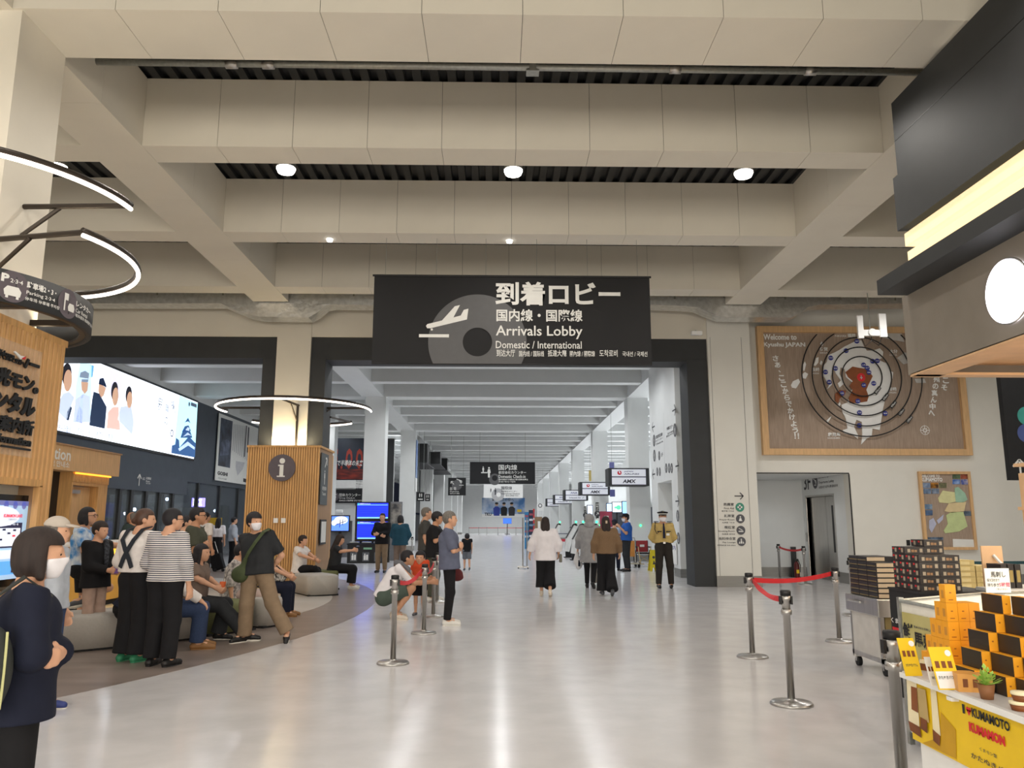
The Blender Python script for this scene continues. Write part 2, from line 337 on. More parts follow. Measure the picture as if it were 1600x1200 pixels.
# ---------------------------------------------------------------- concourse right: core block with signs, counter hall
CX = 5.2; y0n, y1n = hx(1051, 800, CX).y, hx(1029, 800, CX).y; zn = hx(1040, 752, CX).z
yc1 = 26.7
sbox('wall_core', (CX, 22.8, 0), (6.3, y0n, ZD), m_cool); sbox('wall_core', (CX, y1n, 0), (6.3, yc1, ZD), m_cool); sbox('wall_core', (CX, y0n, zn), (6.3, y1n, ZD), m_cool)
sbox('wall_core', (CX + .7, y0n, 0), (6.3, y1n, zn), m_cool); sbox('wall_core', (6.3, 23.5, 0), (11, yc1, ZD), m_cool)
sbox('baseboard_core', (CX - .012, 22.788, 0), (6.3, 22.8, .24), m_skirt); sbox('baseboard_core', (CX - .012, 22.8, 0), (CX, y0n, .24), m_skirt)
d1 = sbox('door_1', (CX + .6, y0n + .15, .02), (CX + .68, y1n - .1, zn - .25), m_cool); box('door_handle', (CX + .57, y0n + .3, .95), (CX + .6, y0n + .34, 1.2), m_steel, d1)
sbox('wall_counter', (11, yc1, 0), (11.2, 131, ZD), m_cool)
# ---------------------------------------------------------------- left: dark media wall, glazed entrance, cross wall
XL = -12.5
sbox('wall_left', (XL - .3, 20.5, 6.5), (XL, 131, ZD), m_cool); sbox('wall_left', (XL - .3, -9, 0), (XL, 20.5, ZD), m_wall)
sbox('wall_left', (XL - .25, 20.5, 3.15), (XL, 42, 6.5), m_dk2)
for i, y in enumerate((20.6, 23.2, 26.0, 27.6, 30.2, 33.6, 36.2, 38.8, 41.7)): sbox('trim_%d' % (5 + i), (XL - .15, y, 0), (XL, y + .16, 3.15), m_dark)
sbox('wall_vestibule', (-12.5, 16.8, 2.4), (-10, 25.9, 2.9), m_dk2)
for i, px in enumerate((160, 185, 203, 226, 247, 268)):
    y = hx(px, 820, -10).y; sbox('trim_%d' % (20 + i), (-10.12, y - .07, 0), (-10, y + .07, 2.4), m_dark)
mgl = mat('entrance_glass', '9aa6ae', .05, var=.02, alpha=.14)
sbox('window_1', (-10.07, 17, .05), (-10.05, 25.8, 2.4), mgl); sbox('window_2', (XL - .1, 26, .05), (XL - .08, 42, 3.15), mgl)
sbox('wall_cross', (XL, 42, 0), (-5.45, 42.2, 5.95), m_cool); sbox('wall_cross', (-7.4, 41.9, 2.4), (-5.45, 42, 5.9), m_dark)
sbox('wall_concourse', (-5.6, 46, 2.2), (-5.45, 118, 5.2), m_dark); sbox('wall_concourse', (-5.6, 46, 5.2), (-5.45, 118, ZD), m_cool)
sbox('wall_concourse', (-7, 46, 0), (-6.9, 118, 2.2), m_dark)
for i, y in enumerate((46.5, 52, 61, 70, 82, 95)): sbox('trim_%d' % (30 + i), (-5.5, y, 0), (-5.3, y + .35, 5.2), m_black)
YE = 118
sbox('wall_end', (-8, YE, 0), (12, YE + .3, ZD), m_cool)
# ---------------------------------------------------------------- ceiling fixtures
for i, (x, nm) in enumerate(((-7.3, 'round ceiling downlight above the curved parking sign, left of the long beam'), (-3.53, 'round ceiling downlight nearest the ring-lit column in the dark gap'),
                             (.25, 'round ceiling downlight in the middle of the dark ceiling gap'), (4.12, 'round ceiling downlight nearest the black shop front in the dark gap'))):
    t = thing('ceiling_downlight', nm, 'downlight', (x, 12.4, 7.28), group='downlights in the dark ceiling gap')
    mb = MB().lathe([(.16, 0), (.165, .02), (.12, .2), (.1, .5)], (x, 12.4, 7.33)); obj('housing', mb, m_galv, t, True)
    obj('lens', MB().lathe([(.13, -.075), (.155, -.02), (.155, 0)], (x, 12.4, 7.33)), g_lamp, t, True)
pc = [at(172, 97, 9.0), at(832, 105, 9.0), at(1435, 110, 9.0)]; pz = 7.1
pt = thing('conduit_pipe', 'galvanised conduit pipe running along the first dark ceiling gap', 'pipe', (-4.9, 9, pz))
obj('pipe', MB().tube([(-4.95, 9, pz + .015), (5.5, 9, pz)], .045, 12), m_galv, pt, True)
for x in (-3.3, -2.85, 2.2, 3.9): obj('coupling', MB().tube([(x - .07, 9, pz), (x + .07, 9, pz)], .056, 12), m_steel, pt, True)
mb = MB().box((.38, 8.95, pz - .07), (.46, 9.05, pz + .75)); mb.box((.34, 8.93, pz - .075), (.5, 9.07, pz - .06)); obj('hanger', mb, m_galv, pt)
for i, (x, y) in enumerate(((515, 379), (796, 382))):
    p = at(x, y, 14.3); p.z = 6.8; t = tag(obj('sensor_lamp', MB().lathe([(.0, -.05), (.05, -.045), (.06, 0)], p), g_white, smooth=True), ('small white lamp under the third beam near the banner', 'small white lamp under the third beam above the banner lettering')[i], 'lamp', 'small lamps under the third beam')
# foil ducts along the portal header
def duct(name, label, pts, y0, y1):
    t = thing(name, label, 'duct', at(pts[0][0], pts[0][1], y0)); fr = Fr((0, y0, 0)); P = [fr.px(*q) for q in pts]
    obj('duct_body', MB().prism(P, fr, -(y1 - y0), 0), m_foil, t, True if 0 else False)
    for u in (.22, .5, .8):
        k = min(int(u * len(P)), len(P) - 1)
    xs = sorted(p[0] for p in P); zt = max(p[1] for p in P)
    for q in range(5):
        x = xs[0] + (xs[-1] - xs[0]) * (q + .5) / 5; obj('strap', MB().box((x, y0 - .01, zt - .06), (x + .04, y1, ZD - .005)), m_galv, t)
duct('foil_duct', 'silver foil duct with a bulge above the ring-lit column beside the banner', [(90, 456), (602, 460), (602, 477), (520, 476), (508, 478), (495, 489), (482, 496), (405, 495), (385, 491), (362, 482), (345, 474), (90, 474)], 18.7, 19.2)
duct('foil_duct', 'silver foil duct with a bulge above the white pillar beside the map wall', [(1010, 464), (1440, 466), (1440, 474), (1280, 476), (1262, 480), (1250, 490), (1236, 496), (1128, 495), (1108, 488), (1090, 480), (1070, 478), (1010, 476)], 18.7, 19.2)
# wifi antenna and camera
fa = Fr((0, 17.6, 0)); P = lambda x, y: fa.p(*fa.px(x, y))
t = thing('wifi_antenna', 'white twin-panel antenna hanging from a rod before the wall map', 'antenna', P(1360, 525))
obj('rod', MB().tube([Vector((P(1360, 522).x, 17.6, ZB)), P(1360, 522)], .012), m_galv, t); a = fa.bx(1340, 494, 1346, 529); b = fa.bx(1374, 491, 1382, 527)
for q in (a, b): obj('panel', MB().prism(rect(*q), fa, 0, .06), m_white, t)
obj('cross_bar', MB().prism(rect(*fa.bx(1343, 516, 1384, 525)), fa, -.02, .05), m_white, t); obj('hub', MB().prism(circ(*fa.px(1361, 520), .085), fa, 0, .08), m_white, t)
for s in ((1346, 528, 1352, 541), (1378, 527, 1373, 540)): obj('cable', MB().tube([P(s[0], s[1]), P(s[2], s[3]), P(1362, 532), P(1361, 515)], .01), m_black, t)
t = thing('ceiling_camera', 'small white security camera on a bracket at the portal corner', 'camera', at(1089, 521, 19.5)); p = at(1089, 521, 19.45)
obj('body', MB().box((p.x - .16, p.y - .1, p.z - .05), (p.x + .12, p.y + .05, p.z + .05), .02), m_white, t); obj('bracket', MB().tube([p, (p.x + .02, 19.62, p.z + .12)], .02), m_white, t)
# ---------------------------------------------------------------- arrivals banner
fb = Fr((0, 14.2, 0)); u0, v0, u1, v1 = fb.bx(583, 570, 1017, 430); v0, v1 = sorted((v0, v1)); u0, u1 = -2.3, 2.84
bt = thing('arrivals_banner', 'large black hanging banner for the arrivals lobby with white lettering', 'banner', ((u0 + u1) / 2, 14.2, v0))
bm_ = MB(); nx, nz = 40, 8                                             # cloth with faint ripples
for j in range(nz + 1):
    for i in range(nx + 1):
        q = i / nx; bm_.v.append((u0 + (u1 - u0) * q, 14.2 + .012 + .008 * math.sin(q * 17) * (1 - j / nz), v0 + (v1 - v0) * j / nz))
bm_.f = [(j * (nx + 1) + i, j * (nx + 1) + i + 1, (j + 1) * (nx + 1) + i + 1, (j + 1) * (nx + 1) + i) for j in range(nz) for i in range(nx)]; bm_.m = [0] * len(bm_.f)
m_ban = mat('banner_cloth', '1c1c1e', .8, var=.05, scale=2); obj('cloth', bm_, m_ban, bt, True)
obj('top_bar', MB().tube([(u0 - .03, 14.21, v1), (u1 + .03, 14.21, v1)], .02), m_black, bt)
obj('bottom_bar', MB().tube([(u0, 14.215, v0), (u1, 14.215, v0)], .014), m_black, bt)
for x in (135, 390, 637, 892, 1145, 1395): q = fb.px(560 + x / 3.2, 428); obj('wire', MB().tube([(q[0], 14.2, v1), (q[0], 14.22, 6.8)], .004, 5), m_galv, bt)
cb = lambda x, y: fb.px(560 + x / 3.2, 400 + y / 3.2)
m_ring1 = mat('banner_disc', '5a5a5c', .6, var=.03)
c0 = cb(595, 430); R_, r_ = .905, .27; vb = cb(595, 539)[1] - c0[1]
n = 60; a0 = math.asin(vb / R_); outer = [(c0[0] + R_ * math.cos(a), c0[1] + R_ * math.sin(a)) for a in [a0 + (PI - 2 * a0) * i / n for i in range(n + 1)]]
a1 = math.asin(max(-1, vb / r_)) if abs(vb) < r_ else -PI / 2
inner = [(c0[0] + r_ * math.cos(a), c0[1] + r_ * math.sin(a)) for a in [a1 + (PI - 2 * a1) * (1 - i / n) for i in range(n + 1)]]
mb = MB()
for i in range(n): j = n - i; mb.flat([outer[i], outer[i + 1], inner[j - 1], inner[j]], fb, .004)
mb.flat([outer[0], inner[n], inner[0], outer[n]], fb, .004); obj('disc_print', mb, m_ring1, bt)
pl = [cb(*q) for q in ((338, 350), (345, 341), (418, 323), (482, 252), (508, 246), (475, 308), (512, 298), (527, 270), (550, 264), (543, 318), (360, 362), (344, 362))]
decal(bt, 'pictogram', fb, m_print, [pl, rect(*cb(303, 407), *cb(453, 392)), circ(*cb(367, 368), .021)], .01)
for s, x0, y0, x1, y1, bo in (('到着ロビー', 685, 132, 1308, 247, .03), ('国内線・国際線', 690, 268, 1120, 327, .022), ('Arrivals Lobby', 687, 350, 1120, 414, .012), ('Domestic / International', 687, 427, 1116, 462, .008),
        ('到达大厅', 690, 468, 783, 503, .012), ('国内线 / 国际线', 803, 475, 928, 503, .012), ('抵達大廳', 947, 470, 1040, 503, .012), ('國內線 / 國際線', 1057, 475, 1182, 503, .012), ('도착로비', 1205, 470, 1295, 504, .012), ('국내선 / 국제선', 1320, 478, 1444, 503, .012)):
    text(bt, s, fb, *cb(x0, y1), *cb(x1, y0), m_print, bold=bo, w=.008)
# ---------------------------------------------------------------- hanging signs of the concourse
def person_icon(cx, cy, h): return [circ(cx, cy + h * .42, h * .085, 14), [(cx - h * .11, cy + h * .3), (cx - h * .16, cy - h * .05), (cx - h * .1, cy - h * .05), (cx - h * .09, cy - h * .5), (cx + h * .09, cy - h * .5), (cx + h * .1, cy - h * .05), (cx + h * .16, cy - h * .05), (cx + h * .11, cy + h * .3)]]
def hung(name, label, Y, x0, y0, x1, y1, m, dep=.12, cat='sign', group=None):
    fr = Fr((0, Y, 0)); q = fr.bx(x0, y0, x1, y1); t = thing(name, label, cat, (q[0], Y, q[1]), group=group)
    obj('sign_box', MB().prism(rect(*q), fr, -dep, 0), m, t)
    for u in (q[0] + .15 * (q[2] - q[0]), q[2] - .15 * (q[2] - q[0])): obj('hanger', MB().tube([(u, Y + dep / 2, q[3]), (u, Y + dep / 2, ZD)], .01, 6), m_galv, t)
    return t, fr, q
t, fr, q = hung('check_in_sign', 'wide black hanging sign for domestic check-in with counter pictogram', 46, 734, 722, 836, 756, m_ban)
decal(t, 'disc_print', fr, m_ring1, [circ(*fr.px(773, 749), .33)], .004); decal(t, 'disc_print', fr, m_ban, [circ(*fr.px(773, 747), .16)], .006)
c = fr.px(764, 738); c2 = fr.px(755, 735); decal(t, 'pictogram', fr, m_print, person_icon(c[0], c[1], .6) + person_icon(c2[0], c2[1] + .05, .36) + [rect(c2[0] - .12, c2[1] - .16, c[0] - .1, c2[1] - .1)], .009)
for s, a in (('国内線', (779, 726, 808, 734.5)), ('航空会社カウンター', (779, 736, 822, 740.5)), ('Domestic Check-in', (779, 742, 821, 747)), ('国内线航班办理柜台 國內線報到櫃台', (779, 748, 825, 750.5)), ('국내선 체크인 카운터', (779, 751.5, 805, 754))): textpx(t, s, fr, *a, m_print, w=.009)
t, fr, q = hung('check_in_sign', 'white hanging sign for international check-in behind the black one', 60, 755.5, 757, 817, 778, m_white)
decal(t, 'disc_print', fr, mat('disc_pale', 'b4b4b6', .6), [circ(*fr.px(778, 773), .48)], .004); decal(t, 'disc_print', fr, m_white, [circ(*fr.px(779, 773), .17)], .006)
c = fr.px(774, 768); c2 = fr.px(767, 766); decal(t, 'pictogram', fr, m_ink, person_icon(c[0], c[1], .5) + person_icon(c2[0], c2[1], .3), .009)
for s, a in (('国際線', (783, 760, 800, 765)), ('航空会社カウンター', (783, 766.5, 808, 769)), ('International Check-in', (783, 770, 812, 772.5)), ('国际线 國際線 국제선', (790, 773.5, 810, 775.5))): textpx(t, s, fr, *a, m_ink, w=.009)
t, fr, q = hung('departures_sign', 'square black hanging sign with departing plane and slanted arrow', 50, 700, 746.5, 728, 774, m_ban)
decal(t, 'disc_print', fr, m_ring1, [circ(*fr.px(714, 758), .32)], .004)
c = fr.px(718, 751); decal(t, 'pictogram', fr, m_print, [[(c[0] + x * .2, c[1] - y * .2) for x, y in PLANE_DOWN], rect(c[0] - .02, c[1] - .3, c[0] + .26, c[1] - .27)] + arrow(*fr.px(707, 754.5), .13, PI * .75, .035), .008)
for s, a in (('出 発', (703, 761, 713, 766)), ('Departures', (703, 767, 717, 769.5)), ('出发 出發 출발', (703, 770, 718, 772))): textpx(t, s, fr, *a, m_print, w=.008)
# group check-in signs on the cross wall and left columns
fw = Fr((0, 41.98, 0))
t = thing('poster', 'large dark blue and red poster high on the cross wall', 'poster', at(540, 720, 41.9)); Q = fw.bx(505, 685, 569, 750)
m_navy = mat('poster_navy', '141b2a', .4, c2='1d2c40', scale=1.2); decal(t, 'sheet', fw, m_navy, [rect(*Q)], .06, .03)
decal(t, 'print', fw, mat('poster_rust', '8e2f22', .5, c2='3a1a1c', scale=1.5, stretch=(1, 1, 4)), [rect(*fw.bx(505, 733, 569, 749))], .093); m_prd = mat('poster_red', '9c3222', .5)
for s, a in (('E', (518, 702, 529, 733)), ('.', (532, 728, 536, 733)), ('O', (540, 701, 552, 733)), ('O', (556, 701, 568, 733))): textpx(t, s, fw, *a, m_prd, w=.1, bold=.05)
textpx(t, 'デジタル技術で半導体の未来', fw, 492, 719, 567, 728, m_print, w=.104, shear=.15)
decal(t, 'caption_panel', fw, m_white, [rect(*fw.bx(505, 750.5, 569, 763))], .06, .02); textpx(t, 'インターナショナル', fw, 512, 754, 526, 757, m_ink, w=.085); 
t = thing('group_check_in_sign', 'long black wall sign for group check-in below the dark poster', 'sign', at(540, 775, 41.8)); decal(t, 'sign_box', fw, m_blk2, [rect(*fw.bx(505, 765, 569, 786))], .05, .06)
decal(t, 'pictogram', fw, m_mark, [circ(*fw.px(523, 776), .24)], .112); decal(t, 'pictogram', fw, m_print, person_icon(*fw.px(521.5, 777.5), .26) + person_icon(*fw.px(524.5, 777.5), .26), .116); textpx(t, 'Group', fw, 519, 771.5, 527, 774, m_print, w=.116)
for s, a in (('団体カウンター', (530.5, 771, 564, 776)), ('Group Check-in', (530.5, 777, 555, 780)), ('团体柜台 團體櫃檯 단체 카운터', (530.5, 781, 566, 783.5))): textpx(t, s, fw, *a, m_print, w=.114)
for i, (x, Y) in enumerate(((651, 45), (664, 52))):
    t, fr, q = hung('group_check_in_sign', ('small black square sign projecting from the second left column', 'small black square sign beyond the second left column')[i], Y, x, 769 + i * 3, x + 12 - 4 * i, 783, m_blk2, .1)
    decal(t, 'pictogram', fr, m_print, person_icon((q[0] + q[2]) / 2 - .05, (q[1] + q[3]) / 2 + .08, .2) + person_icon((q[0] + q[2]) / 2 + .06, (q[1] + q[3]) / 2 + .08, .2) + [rect(q[0] + .08, q[1] + .08, q[2] - .08, q[1] + .13)], .004)
fl = Fr((-4.58, 0, 0), 90); t = thing('banner_poster', 'tall blue vertical poster on the side of the second left column', 'poster', (-4.58, 44.8, 3))
Q = (44.7, at(655, 747, 45).z, 45.5, at(655, 688, 45).z); decal(t, 'sheet', fl, mat('poster_blue', '3a5a98', .5, c2='8aa0c4', scale=1.4), [rect(*Q)], .005, .02); decal(t, 'caption_panel', fl, m_white, [rect(Q[0], Q[1] - .75, Q[2], Q[1])], .005, .02)
# dark boxes over the entrances on the left
for i, (x0, y0, x1, y1, Y) in enumerate(((660, 693, 668, 722, 48), (679, 706, 688, 724, 54), (690, 716, 699, 734, 63))):
    a, b = at(x0, y1, Y), at(x1, y0, Y); t = thing('entrance_box', ('nearest', 'second', 'third')[i] + ' black box hood above the entrances on the left side', 'hood', (a.x, Y, a.z), group='entrance hoods')
    obj('hood', MB().box((-5.45, Y, a.z), (b.x, Y + 1.4, b.z)), m_black, t); obj('soffit', MB().box((-5.45, Y + .02, a.z - .05), (b.x - .02, Y + 6, a.z)), m_dark, t)
# airline desks' hanging signs
m_sigw = mat('lit_sign_panel', 'e4e6f0', .5, var=.01, emit=.25)
def jal(t, fr, q):
    du, dv = q[2] - q[0], q[3] - q[1]; c = (q[0] + du * .27, q[3] - dv * .27); m = m_red
    decal(t, 'logo', fr, m, [circ(c[0], c[1], dv * .12, 20)], .014); decal(t, 'logo', fr, m_sigw, [[(c[0] - .03, c[1] + dv * .1), (c[0] - .012, c[1] - dv * .03), (c[0] + .05, c[1] - dv * .03), (c[0] + .03, c[1] + dv * .02), (c[0], c[1] + dv * .12)]], .016)
    text(t, 'JAPAN', fr, q[0] + du * .38, q[3] - dv * .25, q[0] + du * .6, q[3] - dv * .16, m_ink, w=.014, shear=.25); text(t, 'AIRLINES', fr, q[0] + du * .38, q[3] - dv * .38, q[0] + du * .75, q[3] - dv * .29, m_ink, w=.014, shear=.25)
def amx(t, fr, q):
    du, dv = q[2] - q[0], q[3] - q[1]; text(t, 'AMX', fr, q[0] + du * .34, q[1] + dv * .15, q[0] + du * .66, q[1] + dv * .36, m_ink, bold=.04, w=.014, shear=.2)
def ana(t, fr, q):
    du, dv = q[2] - q[0], q[3] - q[1]; mm = mat('airline_navy', '1c2a6e', .5); text(t, 'ANA', fr, q[0] + du * .27, q[3] - dv * .37, q[0] + du * .55, q[3] - dv * .2, mm, bold=.02, w=.014, shear=.2)
    decal(t, 'logo', fr, mm, [[(q[0] + du * .58, q[3] - dv * .37), (q[0] + du * .66, q[3] - dv * .37), (q[0] + du * .72, q[3] - dv * .18), (q[0] + du * .64, q[3] - dv * .18)]], .014)
def sola(t, fr, q):
    du, dv = q[2] - q[0], q[3] - q[1]; text(t, 'Solaseed Air', fr, q[0] + du * .22, q[1] + dv * .2, q[0] + du * .7, q[1] + dv * .33, m_gmark, bold=.02, w=.014); decal(t, 'logo', fr, mat('leaf_green', '8cb890', .5), [seg((q[0] + du * .76, q[1] + dv * .2), (q[0] + du * .82, q[1] + dv * .33), .03)], .014)
for i, (Y, L) in enumerate(((31, (jal, amx)), (41.8, (jal, amx)), (52, (ana, sola)), (61.5, (ana, sola)), (71, (sola,)))):
    x0, x1, z0, z1 = 4.36, 5.95, 2.95, 3.64; fr = Fr((0, Y, 0)); q = (x0, z0, x1, z1)
    t = thing('airline_sign', ('nearest two-line airline sign box with red crane roundel, beside the white column', 'second airline sign box with red roundel hanging behind the nearest', 'third airline sign box, blue lettering over grey lettering', 'fourth airline sign box, half behind the third one', 'farthest small airline sign box in the row')[i], 'sign', (x0, Y, z0), group='airline desk signs')
    obj('sign_box', MB().box((x0, Y, z0), (x1, Y + .95, z1)), m_dark, t); zm = (z0 + z1) / 2
    for a, b in ((z0 + .05, zm - .02), (zm + .02, z1 - .05)): obj('lit_panel', MB().prism(rect(x0 + .13, a, x1 - .13, b), fr, 0, .012), m_sigw, t)
    for f in L: f(t, fr, q)
    obj('bracket', MB().box((x1 - .4, Y + .95, z0 + .25), (x1 - .25, (32.41, 44.61, 56.81, 69.01, 81.21)[i], z1 - .25)), m_dark, t)
fr = Fr((0, 78, 0)); t, fr, q = hung('logo_sign', 'white square sign with black ring logo near the farthest desks', 78, 839, 787, 850, 798, m_white); c = fr.px(844, 790)
decal(t, 'logo', fr, m_ink, [circ(*c, .2)], .004); decal(t, 'logo', fr, m_white, [circ(*c, .13)], .008)
# end wall: poster of three staff, screen, shelves
fe = Fr((0, YE, 0)); t = thing('wall_poster', 'wide poster of three airline staff under blue sky on the end wall', 'poster', at(786, 790, YE - .1)); Q = fe.bx(753, 778, 820, 808)
decal(t, 'sheet', fe, mat('poster_sky', '4f84c2', .5, c2='d8e2ee', scale=.6), [rect(*Q)], .03, .05); decal(t, 'print', fe, m_white, [rect(Q[0], Q[1], Q[2], Q[1] + .45)], .085)
m_skin0 = mat('print_skin', 'd6ab8c', .6)
for i, (x, mm) in enumerate(((776, mat('print_blue', '2a3f9e', .6)), (787.5, m_blk2), (799.5, mat('print_suit', '26262c', .6)))):
    c = fe.px(x, 796); a = fe.px(x, 788); decal(t, 'print', fe, mm, [[(c[0] - .42, Q[1] + .2), (c[0] - .5, c[1] + .15), (c[0] - .2, c[1] + .42), (c[0] + .2, c[1] + .42), (c[0] + .5, c[1] + .15), (c[0] + .42, Q[1] + .2)]], .09)
    decal(t, 'print', fe, m_skin0, [circ(a[0], a[1], .24, 16)], .094); decal(t, 'print', fe, m_black, [circ(a[0], a[1] + .14, .25, 16, .16)], .098)
textpx(t, '夢と未来の空へ', fe, 769, 778.5, 803, 783, m_navy, w=.1); textpx(t, 'TKU', fe, 757, 801, 768, 806, m_ink, w=.1, bold=.04); decal(t, 'print', fe, m_yellow, [rect(*fe.bx(808, 796, 815, 800))], .1); textpx(t, 'TKU', fe, 809, 801, 815, 803.5, m_ink, w=.1)
def screen_stand(name, label, x0, y0, x1, y1, Y, m, foot=True):
    fr = Fr((0, Y, 0)); q = fr.bx(x0, y0, x1, y1); t = thing(name, label, 'screen', ((q[0] + q[2]) / 2, Y, 0))
    obj('bezel', MB().prism(rect(q[0] - .03, q[1] - .03, q[2] + .03, q[3] + .03), fr, -.08, 0), m_screenblk, t); decal(t, 'display', fr, m, [rect(*q)], .004)
    if foot: c = (q[0] + q[2]) / 2; obj('stand', MB().box((c - .05, Y + .02, 0), (c + .05, Y + .07, q[1])), m_screenblk, t); obj('base', MB().box((c - .35, Y - .2, 0), (c + .35, Y + .3, .05)), m_screenblk, t)
    return t, fr, q
screen_stand('display_screen', 'small blue screen on a stand at the far end of the concourse', 786.5, 810, 799, 818, 106, glow('screen_blue', '3a6cff', 1.2))
# ---------------------------------------------------------------- ring lamps on the two columns
def arc(cx, cy, r, z, a0, a1, n=36): return [(cx + r * math.cos(math.radians(a0 + (a1 - a0) * i / n)), cy + r * math.sin(math.radians(a0 + (a1 - a0) * i / n)), z) for i in range(n + 1)]
m_bronze = mat('bronze_metal', '3a332d', .4, metal=.6)
def ring(t, cx, cy, r, z, a0, a1, colR):
    pts = arc(cx, cy, r, z, a0, a1, 48)
    obj('ring_profile', MB().tube([(p[0], p[1], p[2] + .035) for p in pts], .035, 8), m_bronze, t, True)
    obj('light_tube', MB().tube([(cx + (p[0] - cx) * 1.005, cy + (p[1] - cy) * 1.005, p[2] - .012) for p in pts], .022, 8), g_ring, t, True)
def arm(t, a, b, brace=None):
    obj('arm', MB().tube([a, b], .028, 6), m_bronze, t)
    if brace: obj('brace', MB().tube([brace[0], brace[1]], .022, 6), m_bronze, t)
t = thing('ring_lamp', 'upper broken ring of glowing light tube around the near column above the parking sign', 'ring lamp', (-5.45, 7.95, 4.75))
ring(t, -5.5, 7.95, 1.66, 4.76, -150, -2, .5)
arm(t, (-5.0, 7.95, 4.79), (-3.84, 7.9, 4.79), ((-4.6, 7.95, 4.78), (-5.0, 7.95, 4.45)))
t = thing('ring_lamp', 'lower broken ring of glowing light tube around the near column, curling behind the parking sign', 'ring lamp', (-5.45, 7.95, 4.2))
ring(t, -5.5, 7.95, 1.6, 4.27, -22, 190, .5); arm(t, (-5.0, 7.6, 4.3), (-4.02, 7.38, 4.3), ((-4.6, 7.5, 4.28), (-5.0, 7.6, 3.95)))
t = thing('ring_lamp', 'wide glowing ring lamp around the column above the information box', 'ring lamp', (-5.15, 20.05, 4.35))
ring(t, -5.15, 20.05, 1.9, 4.36, -192, 8, .5)
for s in (-1, 1): arm(t, (-5.15 + s * .42, 20.05, 4.4), (-5.15 + s * 1.85, 20.05, 4.4), ((-5.15 + s * .9, 20.05, 4.38), (-5.15 + s * .43, 20.05, 4.05)))
arm(t, (-4.95, 19.6, 4.4), (-5.15, 18.17, 4.4), ((-5.0, 19.0, 4.38), (-4.97, 19.6, 4.0)))
obj('post', MB().box((-4.99, 19.55, 3.3), (-4.94, 19.6, 4.42)), m_bronze, t)
t = thing('ring_lamp', 'short glowing ring arcs behind the column, below the wide ring lamp', 'ring lamp', (-5.15, 20.6, 4.2))
ring(t, -5.15, 20.3, 1.6, 4.18, 42, 70, .5); ring(t, -5.15, 20.3, 1.6, 4.18, 108, 150, .5); arm(t, (-4.3, 20.3, 4.2), (-3.96, 21.3, 4.2))
arm(t, (-5.15, 20.5, 4.22), (-5.15, 21.88, 4.22))
# ---------------------------------------------------------------- curved parking sign
class CFr:
    def __init__(s, cx, cy, r): s.c = (cx, cy); s.r = r
    def p(s, u, v, w=0): a = u / s.r - PI / 2; return Vector((s.c[0] + (s.r + w) * math.cos(a), s.c[1] + (s.r + w) * math.sin(a), v))
    def px(s, x, y):
        d = ray(x, y); ox, oy = -s.c[0], -s.c[1]; A = d.x ** 2 + d.y ** 2; B = 2 * (ox * d.x + oy * d.y); C = ox * ox + oy * oy - s.r ** 2
        D = max(0, B * B - 4 * A * C); t = (-B - math.sqrt(D)) / (2 * A); q = CO + d * t; a = math.atan2(q.y - s.c[1], q.x - s.c[0]) + PI / 2
        return (a if a > -PI else a + 2 * PI) * s.r, q.z
def tpl(parent, s, fr, xL, yT, yB, xR, yR, m, **k):                  # lettering on a receding plane from its left edge and right end
    a = fr.px(xL, yB); b = fr.px(xL, yT); c = fr.px(xR, yR); return text(parent, s, fr, a[0], a[1], c[0], b[1], m, **k)
cs = CFr(-5.75, 7.95, 1.42); zt, zb = 3.86, 3.56
cs_t = cs.px(3, 419)[1]; cs_b = cs.px(3, 470)[1]; zt, zb = cs_t, cs_b
t = thing('parking_sign', 'black curved band sign for parking and car rental hung round the near column', 'sign', (-5.75, 7.95, zb))
def shell(r0, r1, z0, z1, n=72):
    mb = MB()
    for k in range(n):
        a = 2 * PI * k / n
        for r, z in ((r0, z0), (r1, z0), (r1, z1), (r0, z1)): mb.v.append((-5.75 + r * math.cos(a), 7.95 + r * math.sin(a), z))
    for k in range(n):
        j = (k + 1) % n
        for e in range(4): mb.f.append((k * 4 + e, j * 4 + e, j * 4 + (e + 1) % 4, k * 4 + (e + 1) % 4)); mb.m.append(0)
    return mb
obj('sign_band', shell(1.36, 1.42, zb, zt), m_dark, t, True); obj('rim', shell(1.3, 1.36, zb + .01, zb + .035), m_bronze, t)
for z, y in ((zb + .05, 7.6), (zb + .05, 8.3)): obj('cross_bar', MB().box((-7.1, y - .03, z), (-4.4, y + .03, z + .06)), m_bronze, t)
mw = m_print
for xc, yc, r in ((20, 448, .15), (106.5, 475, .15)):
    c = cs.px(xc, yc); decal(t, 'pictogram_disc', cs, m_mark, [circ(c[0], c[1], r, 30)], .004); k = r / .15
    decal(t, 'pictogram', cs, mw, [[(c[0] - .07 * k, c[1] - .09), (c[0] - .08 * k, c[1] - .04), (c[0] - .05 * k, c[1] + .0), (c[0] + .05 * k, c[1] + .0), (c[0] + .08 * k, c[1] - .04), (c[0] + .07 * k, c[1] - .09)], rect(c[0] - .06, c[1] - .115, c[0] - .035, c[1] - .085), rect(c[0] + .035, c[1] - .115, c[0] + .06, c[1] - .085)] if xc < 50 else
          [[(c[0] + .0, c[1] - .07), (c[0] - .01, c[1] - .03), (c[0] + .01, c[1] + .01), (c[0] + .08, c[1] + .01), (c[0] + .1, c[1] - .03), (c[0] + .09, c[1] - .07)], rect(c[0] - .07, c[1] - .08, c[0] - .05, c[1] + .09), rect(c[0] - .07, c[1] + .03, c[0] - .01, c[1] + .1)], .007)
    if xc < 50: text(t, 'P', cs, c[0] - .11, c[1] + .03, c[0] - .04, c[1] + .11, mw, bold=.05, w=.007); text(t, '2·3·4', cs, c[0] - .03, c[1] + .035, c[0] + .085, c[1] + .075, mw, bold=.02, w=.007)
